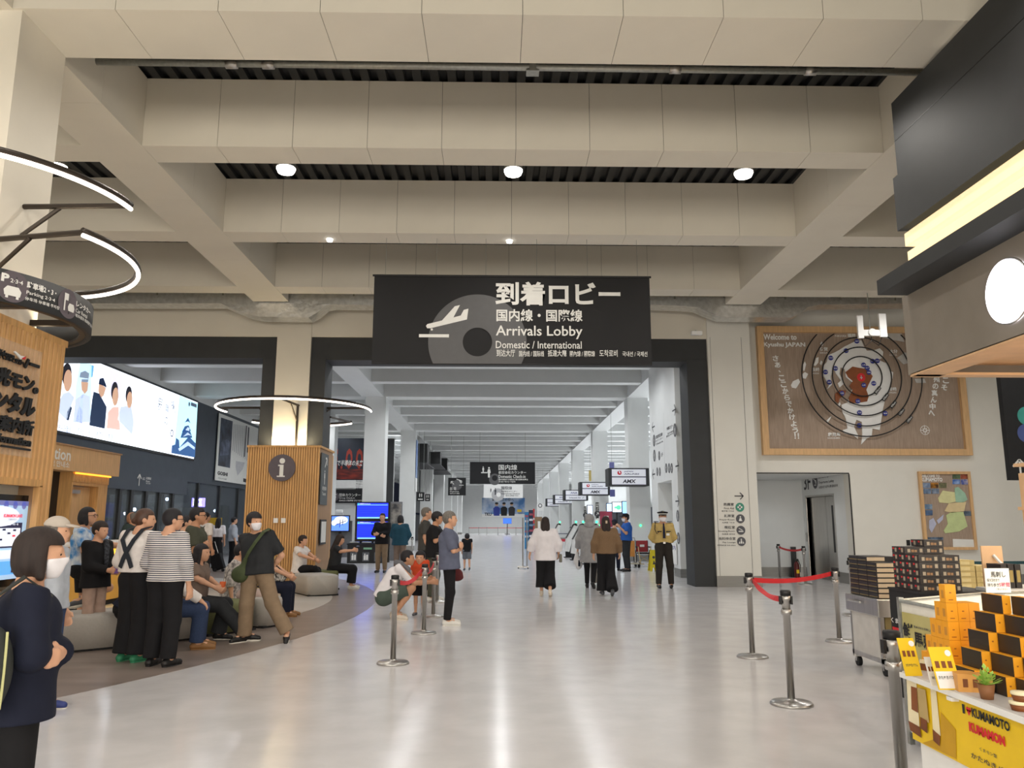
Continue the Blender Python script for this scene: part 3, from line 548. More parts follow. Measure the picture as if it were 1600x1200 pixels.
tpl(t, '駐車場2・3・', cs, 41.3, 438.7, 449.7, 88, 456, mw, bold=.03); tpl(t, 'Parking 2·3·4', cs, 40.4, 453.3, 460.5, 85.5, 468, mw, w=.005); tpl(t, '停车场 停車場 주차장', cs, 38.5, 462.6, 468.5, 92.5, 480, mw)
tpl(t, 'レンタカー', cs, 118.3, 469, 478.5, 141, 482.7, mw, bold=.03); tpl(t, 'Car Rental', cs, 117.5, 480.8, 487.4, 136, 491, mw); tpl(t, '租车服务 租車服務 렌터카', cs, 117, 489, 494.5, 144, 503, mw)
# ---------------------------------------------------------------- slatted column box near left with big black lettering
XK, K0, K1, KZ = -4.78, 6.9, 8.62, 3.43
t = thing('column_kiosk', 'oak slatted box round the near column with big black lettering and a recessed screen', 'kiosk', (-5.5, 7.8, 0))
sz0, sz1, sy1 = .86, 1.9, 8.36
mb = MB(); mb.box((-6.3, K0, 0), (XK - .3, K1, KZ)); mb.box((XK - .3, K0, 0), (XK - .03, K1, sz0)); mb.box((XK - .3, K0, sz1), (XK - .03, K1, KZ)); mb.box((XK - .3, sy1 + .03, sz0), (XK - .03, K1, sz1)); obj('carcass', mb, m_wood3, t)
obj('cap_strip', MB().box((-6.33, K0 - .02, KZ), (XK + .02, K1 + .03, KZ + .07)), m_wood, t)
def slat_mesh(z0, z1, w=.07):
    mb = MB(); pr = [(-w / 2, -.03), (-w / 2, .0), (-w * .3, .022), (w * .3, .022), (w / 2, 0), (w / 2, -.03)]
    mb.add([(q, p, z0) for p, q in pr] + [(q, p, z1) for p, q in pr], [tuple(range(6)), tuple(range(6, 12))[::-1]] + [(i, 6 + i, 6 + (i + 1) % 6, (i + 1) % 6) for i in range(6)]); return mb
sl = {}
y = K1 - .04
while y > K0:
    for z0, z1 in (((0, KZ),) if y > sy1 + .05 else ((sz1 + .06, KZ), (0, sz0 - .05))):
        if (z0, z1) not in sl: o = obj('slat', slat_mesh(z0, z1), m_wood, t, local=True); sl[(z0, z1)] = o.data
        else: o = bpy.data.objects.new('slat', sl[(z0, z1)]); link(o, t)
        o.location = Vector((XK, y, 0)) - Vector(t.location)
    y -= .082
mb = MB(); mb.box((XK - .03, K0, sz1 - .01), (XK + .035, sy1 + .05, sz1 + .06)); mb.box((XK - .03, sy1, sz0), (XK + .035, sy1 + .05, sz1)); mb.box((XK - .03, K0, sz0 - .06), (XK + .035, sy1 + .05, sz0)); obj('recess_frame', mb, m_wood, t)
fk = Fr((XK - .08, 0, 0), 90); fk2 = Fr((XK + .045, 0, 0), 90)
sc = fk.bx(-60, 905, 46, 783); sc = (7.0, sc[1], fk.px(47, 850)[0], sc[3]); sc = (7.0, .97, sc[2], 1.74)
obj('display_housing', MB().box((XK - .3, sc[0] - .06, sc[1] - .07), (XK - .085, sc[2] + .05, sc[3] + .06)), m_screenblk, t)
g_sb = glow('display_sky', 'a9c9e8', .75); g_sw = glow('display_white', 'e6eefc', .8); g_sn = glow('display_navy', '2a2f52', .5); g_sr = glow('display_red', 'e04058', .7); g_sc = glow('display_cyan', '62aef0', .8); g_sy = glow('display_yellow', 'd8d860', .7)
decal(t, 'display', fk, g_sb, [rect(*sc)], .0); w_, h_ = sc[2] - sc[0], sc[3] - sc[1]; su = lambda a: sc[2] - (1 - a) * w_; sv = lambda b: sc[1] + b * h_
decal(t, 'display_print', fk, glow('display_violet', '7278b4', .7), [rect(su(0), sv(.94), su(1), sv(1))] + [circ(su(.08 + .1 * i), sv(.945), .04, 12) for i in range(10)], .002)
decal(t, 'display_print', fk, g_sw, [circ(su(.62), sv(.8), .33, 30, .1)], .004); decal(t, 'display_print', fk, g_sn, [rect(su(.2), sv(.4), su(.88), sv(.72))], .003); decal(t, 'display_print', fk, g_sw, [rect(su(.22), sv(.42), su(.86), sv(.65)), rect(su(.1), sv(.26), su(.9), sv(.37))], .006)
decal(t, 'display_print', fk, g_sc, [rect(su(.1), sv(.06), su(.92), sv(.23))], .006); decal(t, 'display_print', fk, g_sy, [rect(su(.2), sv(.12), su(.6), sv(.18))], .008)
random.seed(2)
for mm, n in ((g_sn, 8), (g_sr, 9)): decal(t, 'display_print', fk, mm, [rect(a, b, a + .05, b + .018) for a, b in [(su(.3 + .5 * random.random()), sv(.44 + .18 * random.random())) for _ in range(n)]], .008)
tpl(t, 'KUMAMON LAND', fk, 4.5, 803, 808.5, 34, 808, g_sr, bold=.05, w=.008); tpl(t, 'くまモンランド', fk, 12, 810, 813, 25, 813, g_sn, w=.008); tpl(t, 'お土産・体験一覧', fk, 9, 817.5, 821, 27, 820, g_sw, w=.01)
decal(t, 'display_print', fk, g_sn, [rect(su(.8), sv(.08), su(.86), sv(.2))], .009)
m_acr = mat('clear_acrylic', 'f2eee4', .08, var=.0, alpha=.1); obj('acrylic_board', MB().prism(rect(K0, fk2.px(45, 715)[1], fk2.px(62, 600)[0], fk2.px(60, 548)[1]), fk2, -.012, -.006), m_acr, t)
lx = lambda x, y: (x / 6, 520 + y / 6)
def kl(s, ch, xR, yTr, yBr, x2, yT2, yB2, n, **k):                     # n letters end at xR; x2 = left edge of the measured ones
    aR = fk2.px(*lx(xR, yBr)); bR = fk2.px(*lx(xR, yTr)); a2 = fk2.px(*lx(x2, yB2)); pitch = (aR[0] - a2[0]) / ch; text(t, s, fk2, aR[0] - pitch * n, (aR[1] + a2[1]) / 2, aR[0], (bR[1] + fk2.px(*lx(x2, yT2))[1]) / 2, m_black, **k)
kl('観光モン。', 2.3, 335, 440, 585, 80, 318, 520, 4.5, bold=.05, depth=.02, shear=.12); kl('レンタル', 2, 300, 600, 800, 50, 545, 745, 4, bold=.06, depth=.02, shear=.12)
kl('案内所', 2, 288, 825, 965, 75, 775, 945, 3, bold=.04, depth=.02, shear=.08); kl('Information', 8, 268, 985, 1062, 0, 950, 1035, 11, bold=.04, depth=.02, shear=.12)
kl('Welcome', 5, 118, 190, 240, 0, 160, 215, 7, bold=.03, depth=.015, shear=.15); kl('ようこそくまもと空港へ', 7, 215, 255, 305, 0, 200, 252, 11, bold=.03, depth=.015, shear=.12)
a, b, c = fk2.px(*lx(222, 325)), fk2.px(*lx(258, 250)), fk2.px(*lx(355, 335)); e = fk2.px(*lx(268, 290)); decal(t, 'stroke', fk2, m_black, [seg(a, b, .03), seg(e, (c[0], e[1]), .03), seg(fk2.px(*lx(0, 1058)), fk2.px(*lx(272, 1100)), .02)], 0, .02)
pa = [fk2.px(*lx(*q)) for q in ((122, 178), (135, 172), (185, 215), (225, 222), (205, 240), (185, 250), (160, 218))]; decal(t, 'logo', fk2, m_white, [pa], .0, .012); decal(t, 'logo', fk2, m_red, [[fk2.px(*lx(*q)) for q in ((190, 240), (228, 220), (215, 252))]], .014, .006)
# ---------------------------------------------------------------- information booth behind
XI = -8.3; fi = Fr((XI, 0, 0), 90); ti = thing('information_booth', 'pale wood information booth with lit fascia and a wooden door behind the people', 'booth', (XI, 16, 0))
yE_ = fi.px(187, 730)[0]; zf1 = fi.px(186, 711)[1]; zf0 = fi.px(186, 745)[1]
obj('fascia', MB().box((XI - 1.6, 13, zf0), (XI, yE_, zf1)), m_wood2, ti); obj('fascia_edge', MB().box((XI - 1.6, 13, zf1), (XI + .03, yE_ + .02, zf1 + .03)), m_wood3, ti)
tpl(ti, 'Information', fi, 27, 688, 709, 110, 716.5, m_print, bold=.02); tpl(ti, '咨询处 諮詢處 안내소', fi, 32, 711, 722, 108, 729, m_print)
y0d, y1d = fi.px(118, 800)[0], fi.px(158, 800)[0]; y2 = fi.px(172, 800)[0]; yb = fi.px(76, 800)[0]; zd = fi.px(140, 759)[1]
obj('dark_panel', MB().box((XI - .4, yb, 0), (XI - .35, y0d - .05, zf0)), m_black, ti); mb = MB(); mb.box((XI - .4, y1d, 0), (XI - .1, y2, zf0)); mb.box((XI - .4, y0d - .05, zd), (XI - .1, y1d, zf0)); mb.box((XI - .4, y0d - .05, 0), (XI - .1, y0d, zd)); obj('door_surround', mb, m_wood, ti)
mb = MB()
for i in range(26):
    yy = y0d - .05 + (y2 - y0d + .05) * i / 26; mb.box((XI - .1, yy, zd + .06), (XI - .075, yy + .04, zf0 - .03))
o = obj('slat_strip', mb, m_wood, ti); o['kind'] = 'stuff'
d = obj('door', MB().box((XI - .3, y0d + .02, .02), (XI - .26, y1d - .02, zd - .02)), m_wood2, ti); obj('door_closer', MB().box((XI - .26, y0d + .1, zd - .16), (XI - .2, y0d + .5, zd - .09)), m_steel, d); obj('handle', MB().box((XI - .26, y1d - .2, .95), (XI - .22, y1d - .1, 1.1)), m_steel, d)
obj('light_strip', MB().box((XI - .07, y0d - .02, zf0 - .035), (XI - .04, y2, zf0 - .005)), g_amber, ti)
XC = -7.2; tc_ = thing('information_counter', 'wooden information counter whose yellow front is lit from under the top', 'counter', (XC, 15, 0))
m_cnt = mat('counter_front', 'd8a94e', .5, var=.05, scale=3)
obj('body', MB().box((XC - .7, 12.2, .1), (XC - .08, 18.2, 1.04)), m_cnt, tc_); obj('plinth', MB().box((XC - .65, 12.25, 0), (XC - .14, 18.15, .1)), m_blk2, tc_)
obj('worktop', MB().box((XC - .75, 12.1, 1.12), (XC + .04, 18.3, 1.17), .01), m_white, tc_); obj('worktop_edge', MB().box((XC - .74, 12.12, 1.04), (XC + .03, 18.28, 1.12)), m_wood3, tc_)
obj('light_strip', MB().box((XC - .05, 12.3, 1.025), (XC - .0, 18.1, 1.04)), g_amber, tc_)
area(XC - .02, 15.2, 1.02, .04, 6, 22, (1, .72, .2))
# ---------------------------------------------------------------- media wall
fs = Fr((XL + .06, 0, 0), 90); q0 = fs.px(309, 629); q1 = fs.px(304, 716); s0 = fs.px(83, 673); SY0, SY1, SZ0, SZ1 = s0[0] - 1.4, q0[0], (q1[1] + s0[1]) / 2, q0[1]
ts = thing('media_screen', 'huge bright wall screen showing people in uniform and a castle', 'screen', (XL, 27, SZ0))
obj('bezel', MB().box((XL + .01, SY0 - .08, SZ0 - .08), (XL + .05, SY1 + .08, SZ1 + .08)), m_screenblk, ts)
EW = 2.4
def gl(n, c, k=EW): return glow('led_' + n, c, k)
decal(ts, 'display', fs, gl('white', 'eef5ff', 1.9), [rect(SY0, SZ0, SY1, SZ1)], 0)
sk = gl('skin', 'e2b496', .85); hr = gl('hair', '262430', .6)
def P_(x, y): return fs.px(80 + x / 6.667, 540 + y / 6.667)            # pixels of the enlarged crop
def pol(*a): return [P_(*q) for q in a]
for mm, ps in ((gl('pale_blue', 'c4e2f4', 1.5), [pol((300, 180), (420, 190), (410, 800), (245, 620), (255, 420))]), (gl('lilac', 'd8d4ea', 1.5), [pol((605, 250), (745, 310), (730, 560), (610, 520))]), (gl('sky', 'bdf0fa', 1.5), [pol((1335, 520), (1525, 600), (1495, 1165), (1270, 1110))]),
               (gl('mid_blue', '6fb6e6', 1.1), [pol((405, 200), (445, 210), (430, 330), (395, 330))])): [decal(ts, 'display_print', fs, mm, [p_], .003) for p_ in ps]
for mm, ps in ((gl('shirt', 'cfdcee', 1.05), [pol((65, 610), (120, 500), (185, 480), (240, 540), (200, 640), (160, 780), (80, 700)), pol((225, 800), (250, 560), (330, 500), (400, 530), (405, 800)), pol((690, 770), (720, 640), (830, 620), (860, 800), (840, 930))]),
               (gl('uniform', '1d3558', .6), [pol((395, 830), (425, 560), (440, 480), (500, 500), (575, 640), (555, 865)), pol((155, 775), (165, 690), (200, 630), (215, 650), (180, 780))]), (gl('pink', 'f0c4b8', 1.05), [pol((575, 860), (590, 690), (640, 640), (700, 640), (715, 880))]),
               (gl('tie', '8c92b8', 1.), [pol((250, 790), (318, 510), (335, 510), (320, 810))]), (sk, [pol((495, 390), (570, 440), (545, 520), (515, 545), (490, 480)), pol((310, 370), (385, 385), (375, 470), (345, 505), (315, 460))])): [decal(ts, 'display_print', fs, mm, [p_], .006) for p_ in ps]
for (x, y, rx, ry) in ((163, 340, .22, .32), (660, 510, .2, .3), (808, 545, .2, .28)): c = P_(x, y); decal(ts, 'display_print', fs, hr, [circ(c[0] - .03, c[1] + .1, rx * 1.15, 20, ry * 1.05)], .008); decal(ts, 'display_print', fs, sk, [circ(c[0] + .05, c[1] - .06, rx, 20, ry)], .01)
decal(ts, 'display_print', fs, gl('cap', '8ea0b8', .9), [pol((290, 330), (300, 280), (350, 262), (392, 290), (385, 345)), pol((310, 350), (385, 350), (378, 382), (315, 378))], .012); decal(ts, 'display_print', fs, gl('navy', '142a50', .5), [pol((490, 400), (500, 345), (540, 335), (565, 400), (575, 438), (530, 415))], .012)
cb1, cb2 = gl('castle', '3c6aa6', .6), gl('castle_white', 'bfd6ee', 1.2)
decal(ts, 'display_print', fs, cb1, [pol((1250, 1120), (1255, 1040), (1290, 1030), (1300, 960), (1330, 985), (1335, 1060), (1420, 960), (1440, 950), (1505, 1020), (1495, 1165)), pol((1345, 960), (1370, 880), (1420, 860), (1450, 900), (1470, 960)), pol((1360, 900), (1390, 840), (1430, 830), (1455, 890)), pol((1390, 800), (1425, 750), (1450, 810), (1425, 790))], .006)
decal(ts, 'display_print', fs, cb2, [pol((1320, 1075), (1420, 1000), (1495, 1060), (1490, 1085), (1425, 1040), (1335, 1100)), pol((1370, 950), (1420, 905), (1460, 940), (1425, 930)), pol((1395, 880), (1420, 850), (1440, 860), (1435, 890))], .009)
g_tx = gl('text', '5a6880', .6)
for s, x, y in (('白', 1120, 565), ('衣', 1110, 620), ('の', 1180, 770), ('職', 1190, 640), ('場', 1250, 600), ('へ', 1262, 655), ('。', 1240, 900)): a = P_(x, y); text(ts, s, fs, a[0], a[1] - .18, a[0] + .3, a[1] + .12, g_tx, w=.006, bold=0)
decal(ts, 'display_print', fs, g_tx, [circ(*P_(1437, 610), .09), rect(*P_(1452, 625), *P_(1515, 612))], .006)
for s, x, y, x1, y1 in (('市役所職員', 70, 850, 205, 878), ('航海士・船員', 275, 880, 400, 915), ('消防局・隊員', 460, 915, 640, 960)):
    a = P_(x, y); c = P_(x1, y1); text(ts, s, fs, a[0], a[1] - .12, c[0], a[1] + .1, g_tx, w=.006, bold=0)
tp = thing('wall_poster', 'tall white poster with a dark photograph and text beside the huge screen', 'poster', (XL, 37, 3.4)); fp = Fr((XL + .05, 0, 0), 90)
def Pp(x, y): return fp.px(300 + x / 6.154, 600 + y / 6.154)
A, B = Pp(258, 280), Pp(560, 950); pz0, pz1 = Pp(220, 925)[1], A[1]; py0, py1 = A[0], Pp(535, 900)[0] + 1.2
decal(tp, 'sheet', fp, m_print, [rect(py0, pz0, py1, pz1)], 0, .03); decal(tp, 'photograph', fp, mat('photo_dark', '20242e', .5, c2='4a5468', scale=2.2), [[Pp(272, 322), Pp(385, 358), Pp(358, 808), Pp(242, 785)]], .034)
decal(tp, 'photograph', fp, mat('photo_mid', '6d7890', .5, c2='3a4256', scale=3), [[Pp(275, 560), Pp(330, 530), Pp(360, 560), Pp(345, 680), Pp(262, 690)]], .038)
tpl(tp, 'GOSHI', fp, 236, 0, 0, 0, 0, m_ink) if 0 else None
a = Pp(236, 872); b = Pp(236, 835); c = Pp(335, 870); text(tp, 'GOSHI', fp, a[0], a[1], c[0], b[1], m_ink, bold=.05, w=.036)
a = Pp(240, 912); b = Pp(240, 895); c = Pp(325, 912); text(tp, 'プロジェクト合志', fp, a[0], a[1], c[0], b[1], m_gmark, w=.036)
ps = []
for i in range(9):
    x = 395 + i * 17; ps.append([Pp(x, 385 + i * 3), Pp(x + 5, 386 + i * 3), Pp(x - 8, 640 + i * 12), Pp(x - 13, 640 + i * 12)])
o = decs(tp, 'lettering', fp, mat('print_light', 'aaaaae', .6), ps, .036); decs(tp, 'lettering', fp, m_ink, [[Pp(512, 400), Pp(522, 402), Pp(500, 700), Pp(492, 700)], [Pp(535, 415), Pp(545, 418), Pp(530, 660), Pp(520, 660)], [Pp(487, 905), Pp(518, 915), Pp(515, 948), Pp(485, 940)]], .037)
decal(tp, 'print', fp, mat('map_print', 'c2c2c6', .6), [[Pp(415, 740), Pp(500, 755), Pp(480, 820), Pp(430, 880), Pp(412, 800)]], .037)
# vestibule sign lettering, glowing sign, night outside
fv = Fr((-9.98, 0, 0), 90); tv = thing('exit_sign', 'white lettering with up arrow on the slate entrance header', 'sign', (-9.98, 22, 2.6))
c = fv.px(217.5, 750); decal(tv, 'pictogram', fv, m_print, arrow(c[0], c[1], .16, PI / 2, .04), .004)
for s, a in (('出口', (222.5, 745.5, 750, 226, 751)), ('玄関前', (228, 745, 749, 236, 749.5)), ('Exit', (228, 750.5, 753, 234, 753)), ('出口 출구', (228, 754, 756, 235, 757))): tpl(tv, s, fv, *a[:4], a[4], m_print, w=.004)
p = at(309, 785, 34); t = thing('glowing_sign', 'small glowing white sign with violet halo beyond the entrance', 'sign', p); fg = Fr((0, 34, 0)); Q = fg.bx(300, 792, 318, 778)
Q = (Q[0], min(Q[1], Q[3]), Q[2], max(Q[1], Q[3])); obj('light_box', MB().box((Q[0], 34, Q[1]), (Q[2], 34.15, Q[3])), glow('violet_glow', '8a80ff', 3.), t); textpx(t, 'LUCK', fg, 302, 779.5, 316, 790, glow('white_glow', 'ffffff', 6), w=.01, bold=.05)
obj('post', MB().box((Q[0] + .2, 34.03, 0), (Q[0] + .28, 34.1, Q[1])), m_dark, t)
m_night = mat('night_facade', '0a0b0e', .9); g_win = glow('street_lamp', 'cfe2ff', 6.)
sbox('wall_outside', (-34, 8, 0), (-33.5, 75, 9), m_night)
for i, (x, y) in enumerate(((168, 795), (190, 795), (210, 796), (173, 803), (196, 802), (253, 776), (261, 780), (336, 798), (353, 797))):
    p = hx(x, y, -30); t = thing('street_lamp', '%s outdoor lamp seen through the dark entrance glass' % ('first', 'second', 'third', 'fourth', 'fifth', 'sixth', 'seventh', 'eighth', 'ninth')[i], 'lamp', (p.x, p.y, 0), group='lamps outside the entrance')
    obj('pole', MB().tube([(p.x, p.y, 0), (p.x, p.y, p.z)], .05, 6), m_dark, t); obj('lamp_head', MB().ball(p, .16, 8), g_win, t)
for i, (x, y0, y1, w, c) in enumerate(((176, 765, 830, 1.6, '1e242c'), (195, 760, 800, 2.2, '1c2027'), (240, 785, 792, 3, '2a2c30'), (290, 793, 812, 2.4, '303338'), (350, 790, 840, 2, '1a1d21'))):
    a, b = hx(x, y1, -26), hx(x, y0, -26); a.z = max(a.z, 0); obj('facade_panel', MB().box((-26.3, a.y - w / 2, a.z), (-26, a.y + w / 2, b.z)), mat('far_panel_%d' % i, c, .8)).__setitem__('kind', 'structure')
for i, (x, y) in enumerate(((300, 14), (250, 11))): pass
for o in (spot(-24, 24, 6, 45, (.7, .8, 1), 150, .3), spot(-24, 38, 6, 45, (.8, .85, 1), 150, .3)): pass
# ---------------------------------------------------------------- information box with round i sign
BX0, BX1, BY0, BY1, BZ = -6.0, -4.27, 19.15, 20.75, 3.31
t = thing('information_box', 'oak slatted box round the portal column with a round i sign', 'kiosk', (-5.16, 19.9, 0))
obj('carcass', MB().box((BX0, BY0 + .03, 0), (BX1 - .02, BY1, BZ)), m_wood3, t); obj('cap_strip', MB().box((BX0 - .02, BY0 - .02, BZ), (BX1 + .02, BY1 + .02, BZ + .05)), m_wood, t)
mb = MB(); x = BX0
while x < BX1 - .02: mb.box((x, BY0, .05), (x + .042, BY0 + .04, BZ)); x += .058
o = obj('slat_cladding', mb, m_wood, t); o['kind'] = 'stuff'
obj('plinth', MB().box((BX0 + .02, BY0 + .05, 0), (BX1 - .03, BY1 - .03, .05)), m_blk2, t)
fx = Fr((0, BY0 - .01, 0)); c = fx.px(441, 731); r = (fx.px(462, 731)[0] - fx.px(420, 731)[0]) / 2; decal(t, 'sign_disc', fx, m_mark, [circ(c[0], c[1], r, 40)], 0, .04)
k = r / 130; ic = lambda x, y: (c[0] + (x - 868) * k, c[1] - (y - 797) * k)
decal(t, 'pictogram', fx, m_print, [circ(*ic(870, 731), 27 * k, 20), [ic(*q) for q in ((832, 768), (885, 768), (885, 874), (901, 874), (901, 886), (824, 886), (824, 874), (848, 874), (848, 782), (832, 782))]], .045)
for x in (431, 443): Q = fx.bx(x - 3.3, 817, x + 3.3, 809.5); decal(t, 'wall_plate', fx, m_white, [rect(Q[0], min(Q[1], Q[3]), Q[2], max(Q[1], Q[3]))], 0, .02)
f2 = Fr((BX1 + .005, 0, 0), 90); za_, zb_ = 3.2, 1.95; m_sg = mat('sign_slate', '4a5054', .5); decal(t, 'side_sign', f2, m_sg, [rect(BY0 + .12, zb_, BY0 + .9, za_)], 0, .02)
decal(t, 'pictogram', f2, m_print, arrow(BY0 + .6, 2.98, .16, PI / 4, .05) + person_icon(BY0 + .5, 2.62, .35), .024); text(t, '観光案内', f2, BY0 + .3, 2.3, BY0 + .75, 2.4, m_print, w=.024); text(t, 'Tourist', f2, BY0 + .3, 2.18, BY0 + .7, 2.26, m_print, w=.024)
decal(t, 'notice', f2, m_dark, [rect(BY0 + .3, 1.0, BY0 + .95, 1.6)], 0, .02); decal(t, 'notice_print', f2, m_print, [rect(BY0 + .36, 1.05, BY0 + .89, 1.55)], .024)
t = thing('display_board', 'narrow oak panel standing behind the information box', 'panel', (-4.6, 21.6, 0)); obj('panel', MB().box((-4.75, 21.3, 0), (-4.43, 21.45, 3.25)), m_wood3, t); obj('edge_strip', MB().box((-4.46, 21.28, 0), (-4.42, 21.47, 3.3)), m_wood, t); obj('notice', MB().box((-4.66, 21.29, 1.35), (-4.48, 21.3, 1.75)), m_print, t)
# ---------------------------------------------------------------- benches in a ring
def bench(label, a0, a1, R, w, mm, h=.43, cx=-8.8, cy=14.6):
    p = (cx + (R - w / 2) * math.cos(math.radians((a0 + a1) / 2)), cy + (R - w / 2) * math.sin(math.radians((a0 + a1) / 2)))
    t = thing('curved_bench', label, 'bench', (p[0], p[1], 0), group='curved benches round the light floor patch'); n = 14; mb = MB(); vs = []
    b = .06; prof = [(0, .03), (0, h - b), (.018, h - .018), (b, h), (w - b, h), (w - .018, h - .018), (w, h - b), (w, .03)]
    e0 = math.radians(a0); e1 = math.radians(a1); cap = .2 / R
    qs = [cap * 1. * (1 - math.cos(PI / 2 * j / 5)) / (e1 - e0) for j in range(6)]; qs = qs + [qs[-1] + (1 - 2 * qs[-1]) * j / 9 for j in range(1, 9)] + [1 - v for v in qs[::-1]]; N = len(qs) - 1
    for q in qs:
        a = e0 + (e1 - e0) * q; de = min(abs(a - e0), abs(e1 - a)); k = 1 if de > cap else math.sqrt(max(0, 1 - ((cap - de) / cap) ** 2)) * .5 + .5
        for r, z in prof: rr = R - w / 2 - (r - w / 2) * k * -1 if 0 else R - w / 2 + (w / 2 - r) * k; zz = z if z < h * .5 else h * .5 + (z - h * .5) * (.9 + .1 * k); vs.append((cx + rr * math.cos(a), cy + rr * math.sin(a), zz))
    m_ = len(prof); fs_ = [(i * m_ + k, i * m_ + (k + 1) % m_, (i + 1) * m_ + (k + 1) % m_, (i + 1) * m_ + k) for i in range(N) for k in range(m_)] + [tuple(range(m_))[::-1], tuple(range(N * m_, N * m_ + m_))]
    mb.add(vs, fs_); obj('cushion', mb, mm, t, True); mb2 = MB()
    for i in range(N + 1):
        a = e0 + (e1 - e0) * (.03 + .94 * i / N)
        for r in (R - .03, R - w + .03):
            for z in (0, .035): mb2.v.append((cx + r * math.cos(a), cy + r * math.sin(a), z))
    for i in range(N): o_ = i * 4; mb2.f += [(o_, o_ + 4, o_ + 5, o_ + 1), (o_ + 2, o_ + 3, o_ + 7, o_ + 6), (o_ + 1, o_ + 5, o_ + 7, o_ + 3)]; mb2.m += [0] * 3
    mb2.f += [(0, 1, 3, 2), (N * 4, N * 4 + 2, N * 4 + 3, N * 4 + 1)]; mb2.m += [0, 0]; obj('plinth', mb2, m_blk2, t)
m_bg = mat('bench_grey', 'aeaaa4', .7, var=.03, scale=40, bump=.1); m_bgr = mat('bench_green', '6c7048', .75, var=.06, scale=40, bump=.15)
bench('long pale grey curved bench nearest the camera, behind the striped shirt', -60, -36, 6.05, .75, m_bg)
bench('olive green bench block between pale bench and the leaning woman', -35, -26.5, 6.0, .75, m_bgr); bench('grey bench block under the sitter in the yellow vest', -25.5, -20.5, 6.0, .75, m_bg)
bench('grey bench before the information box under the woman in white', 27, 38.5, 6.15, .7, m_bg); bench('dark green bench beside the information box under the phone user', 39.5, 48, 6.75, .75, m_bgr)
# ---------------------------------------------------------------- departure board, waste counter, television
fd = Fr((0, 31.5, 0)); Q = fd.bx(556, 848, 608.5, 784); Q = (Q[0], min(Q[1], Q[3]), Q[2], max(Q[1], Q[3])); t = thing('flight_board', 'tall blue flight information board with two screens', 'board', ((Q[0] + Q[2]) / 2, 31.5, 0))
obj('frame', MB().box((Q[0], 31.51, 0), (Q[2], 31.75, Q[3])), m_screenblk, t)
g_fb = glow('board_blue', '1d33f0', 1.6); g_fc = glow('board_cyan', '8ad4ff', 1.3); g_fw = glow('board_white', 'ffffff', 1.2); g_fd = glow('board_dark_blue', '1020a0', .8); g_fg = glow('board_green', '40d080', 1.)
for y0, y1 in ((786, 810), (815, 842)):
    s_ = decal(t, 'display', fd, g_fb, [rect(*fd.bx(558.5, y1, 606, y0))], .012); lines = []
    for i in range(6): yy = y0 + 5 + (y1 - y0 - 8) * i / 6; lines.append(rect(*fd.bx(559, yy + .7, 605.5, yy)))
    decal(t, 'display_line', fd, g_fd, lines, .015); decal(t, 'display_line', fd, g_fc, [rect(*fd.bx(558.5, y1, 606, y1 - 2)), rect(*fd.bx(558.5, y0 + 3.4, 606, y0 + 2.6))], .016)
    decal(t, 'display_line', fd, g_fg, [rect(*fd.bx(559, y0 + 2.4, 561.5, y0 + .4))], .017); textpx(t, '国内線出発 Domestic Departures', fd, 562.5, y0 + .5, 579, y0 + 2.3, g_fw, w=.017)
t = thing('yellow_poster', 'plain yellow poster panel standing beyond the entrance people', 'poster', (-10, 33, 0)); fr = Fr((0, 33, 0)); Q = fr.bx(322, 832, 345, 809); Q = (Q[0], min(Q[1], Q[3]), Q[2], max(Q[1], Q[3])); obj('sheet', MB().box((Q[0], 33, Q[1]), (Q[2], 33.05, Q[3])), mat('poster_yellow', 'c8a024', .6), t); obj('post', MB().box((Q[0] + .3, 33.05, 0), (Q[0] + .35, 33.1, Q[3])), m_dark, t)
t = thing('recycling_counter', 'long black recycling counter with bottle pictograms and grey lids', 'waste bin', (-6, 31, 0)); fr = Fr((0, 30.9, 0)); Q = fr.bx(543, 880, 596, 851)
zt_ = max(Q[1], Q[3]); obj('cabinet', MB().box((Q[0], 30.9, 0), (Q[2], 31.45, zt_)), m_black, t); obj('top_board', MB().box((Q[0] - .02, 30.85, zt_), (Q[2] + .02, 31.47, zt_ + .04)), m_blk2, t)
for x in (552.5, 571.5, 590):
    Qx = fr.bx(x - 5, 877, x + 5, 863); decal(t, 'pictogram_panel', fr, mat('panel_grey', '5c5e62', .5), [rect(Qx[0], min(Qx[1], Qx[3]), Qx[2], max(Qx[1], Qx[3]))], .0, .012); c = fr.px(x - 1.5, 870); c2 = fr.px(x + 2, 870)
    decal(t, 'pictogram', fr, m_print, [rect(c[0] - .04, c[1] - .12, c[0] + .04, c[1] + .05), rect(c[0] - .02, c[1] + .05, c[0] + .02, c[1] + .12), rect(c2[0] - .03, c2[1] - .12, c2[0] + .04, c2[1] + .08)], .016); p = fr.px(x, 851); obj('lid', MB().box((p[0] - .18, 31, zt_ + .04), (p[0] + .18, 31.3, zt_ + .11), .03), m_galv, t)
decal(t, 'notice', fr, mat('notice_green', '7fae8c', .5), [rect(*fr.bx(568, 858.5, 581, 855.5))], .0, .01)
t = thing('advert_pillar', 'grey advertising pillar with photographs beside the flight board', 'display', (-4.3, 33, 0)); a, b = at(608, 800, 33), at(628, 784, 33); obj('pillar_body', MB().box((a.x, 33, 0), (b.x, 33.3, b.z)), mat('pillar_grey', '77777a', .5), t)
f3 = Fr((0, 32.99, 0)); decal(t, 'photograph', f3, mat('photo_mix', '3c3c40', .5, c2='9a948c', scale=4), [rect(*f3.bx(609.5, 838, 626, 787))], 0, .01)
fr = Fr((0, 36, 0)); t = thing('wall_television', 'blue lit television showing a drawing behind the seated phone user', 'screen', at(532, 815, 36)); Q = fr.bx(517, 831, 546, 805); Q = (Q[0], min(Q[1], Q[3]), Q[2], max(Q[1], Q[3]))
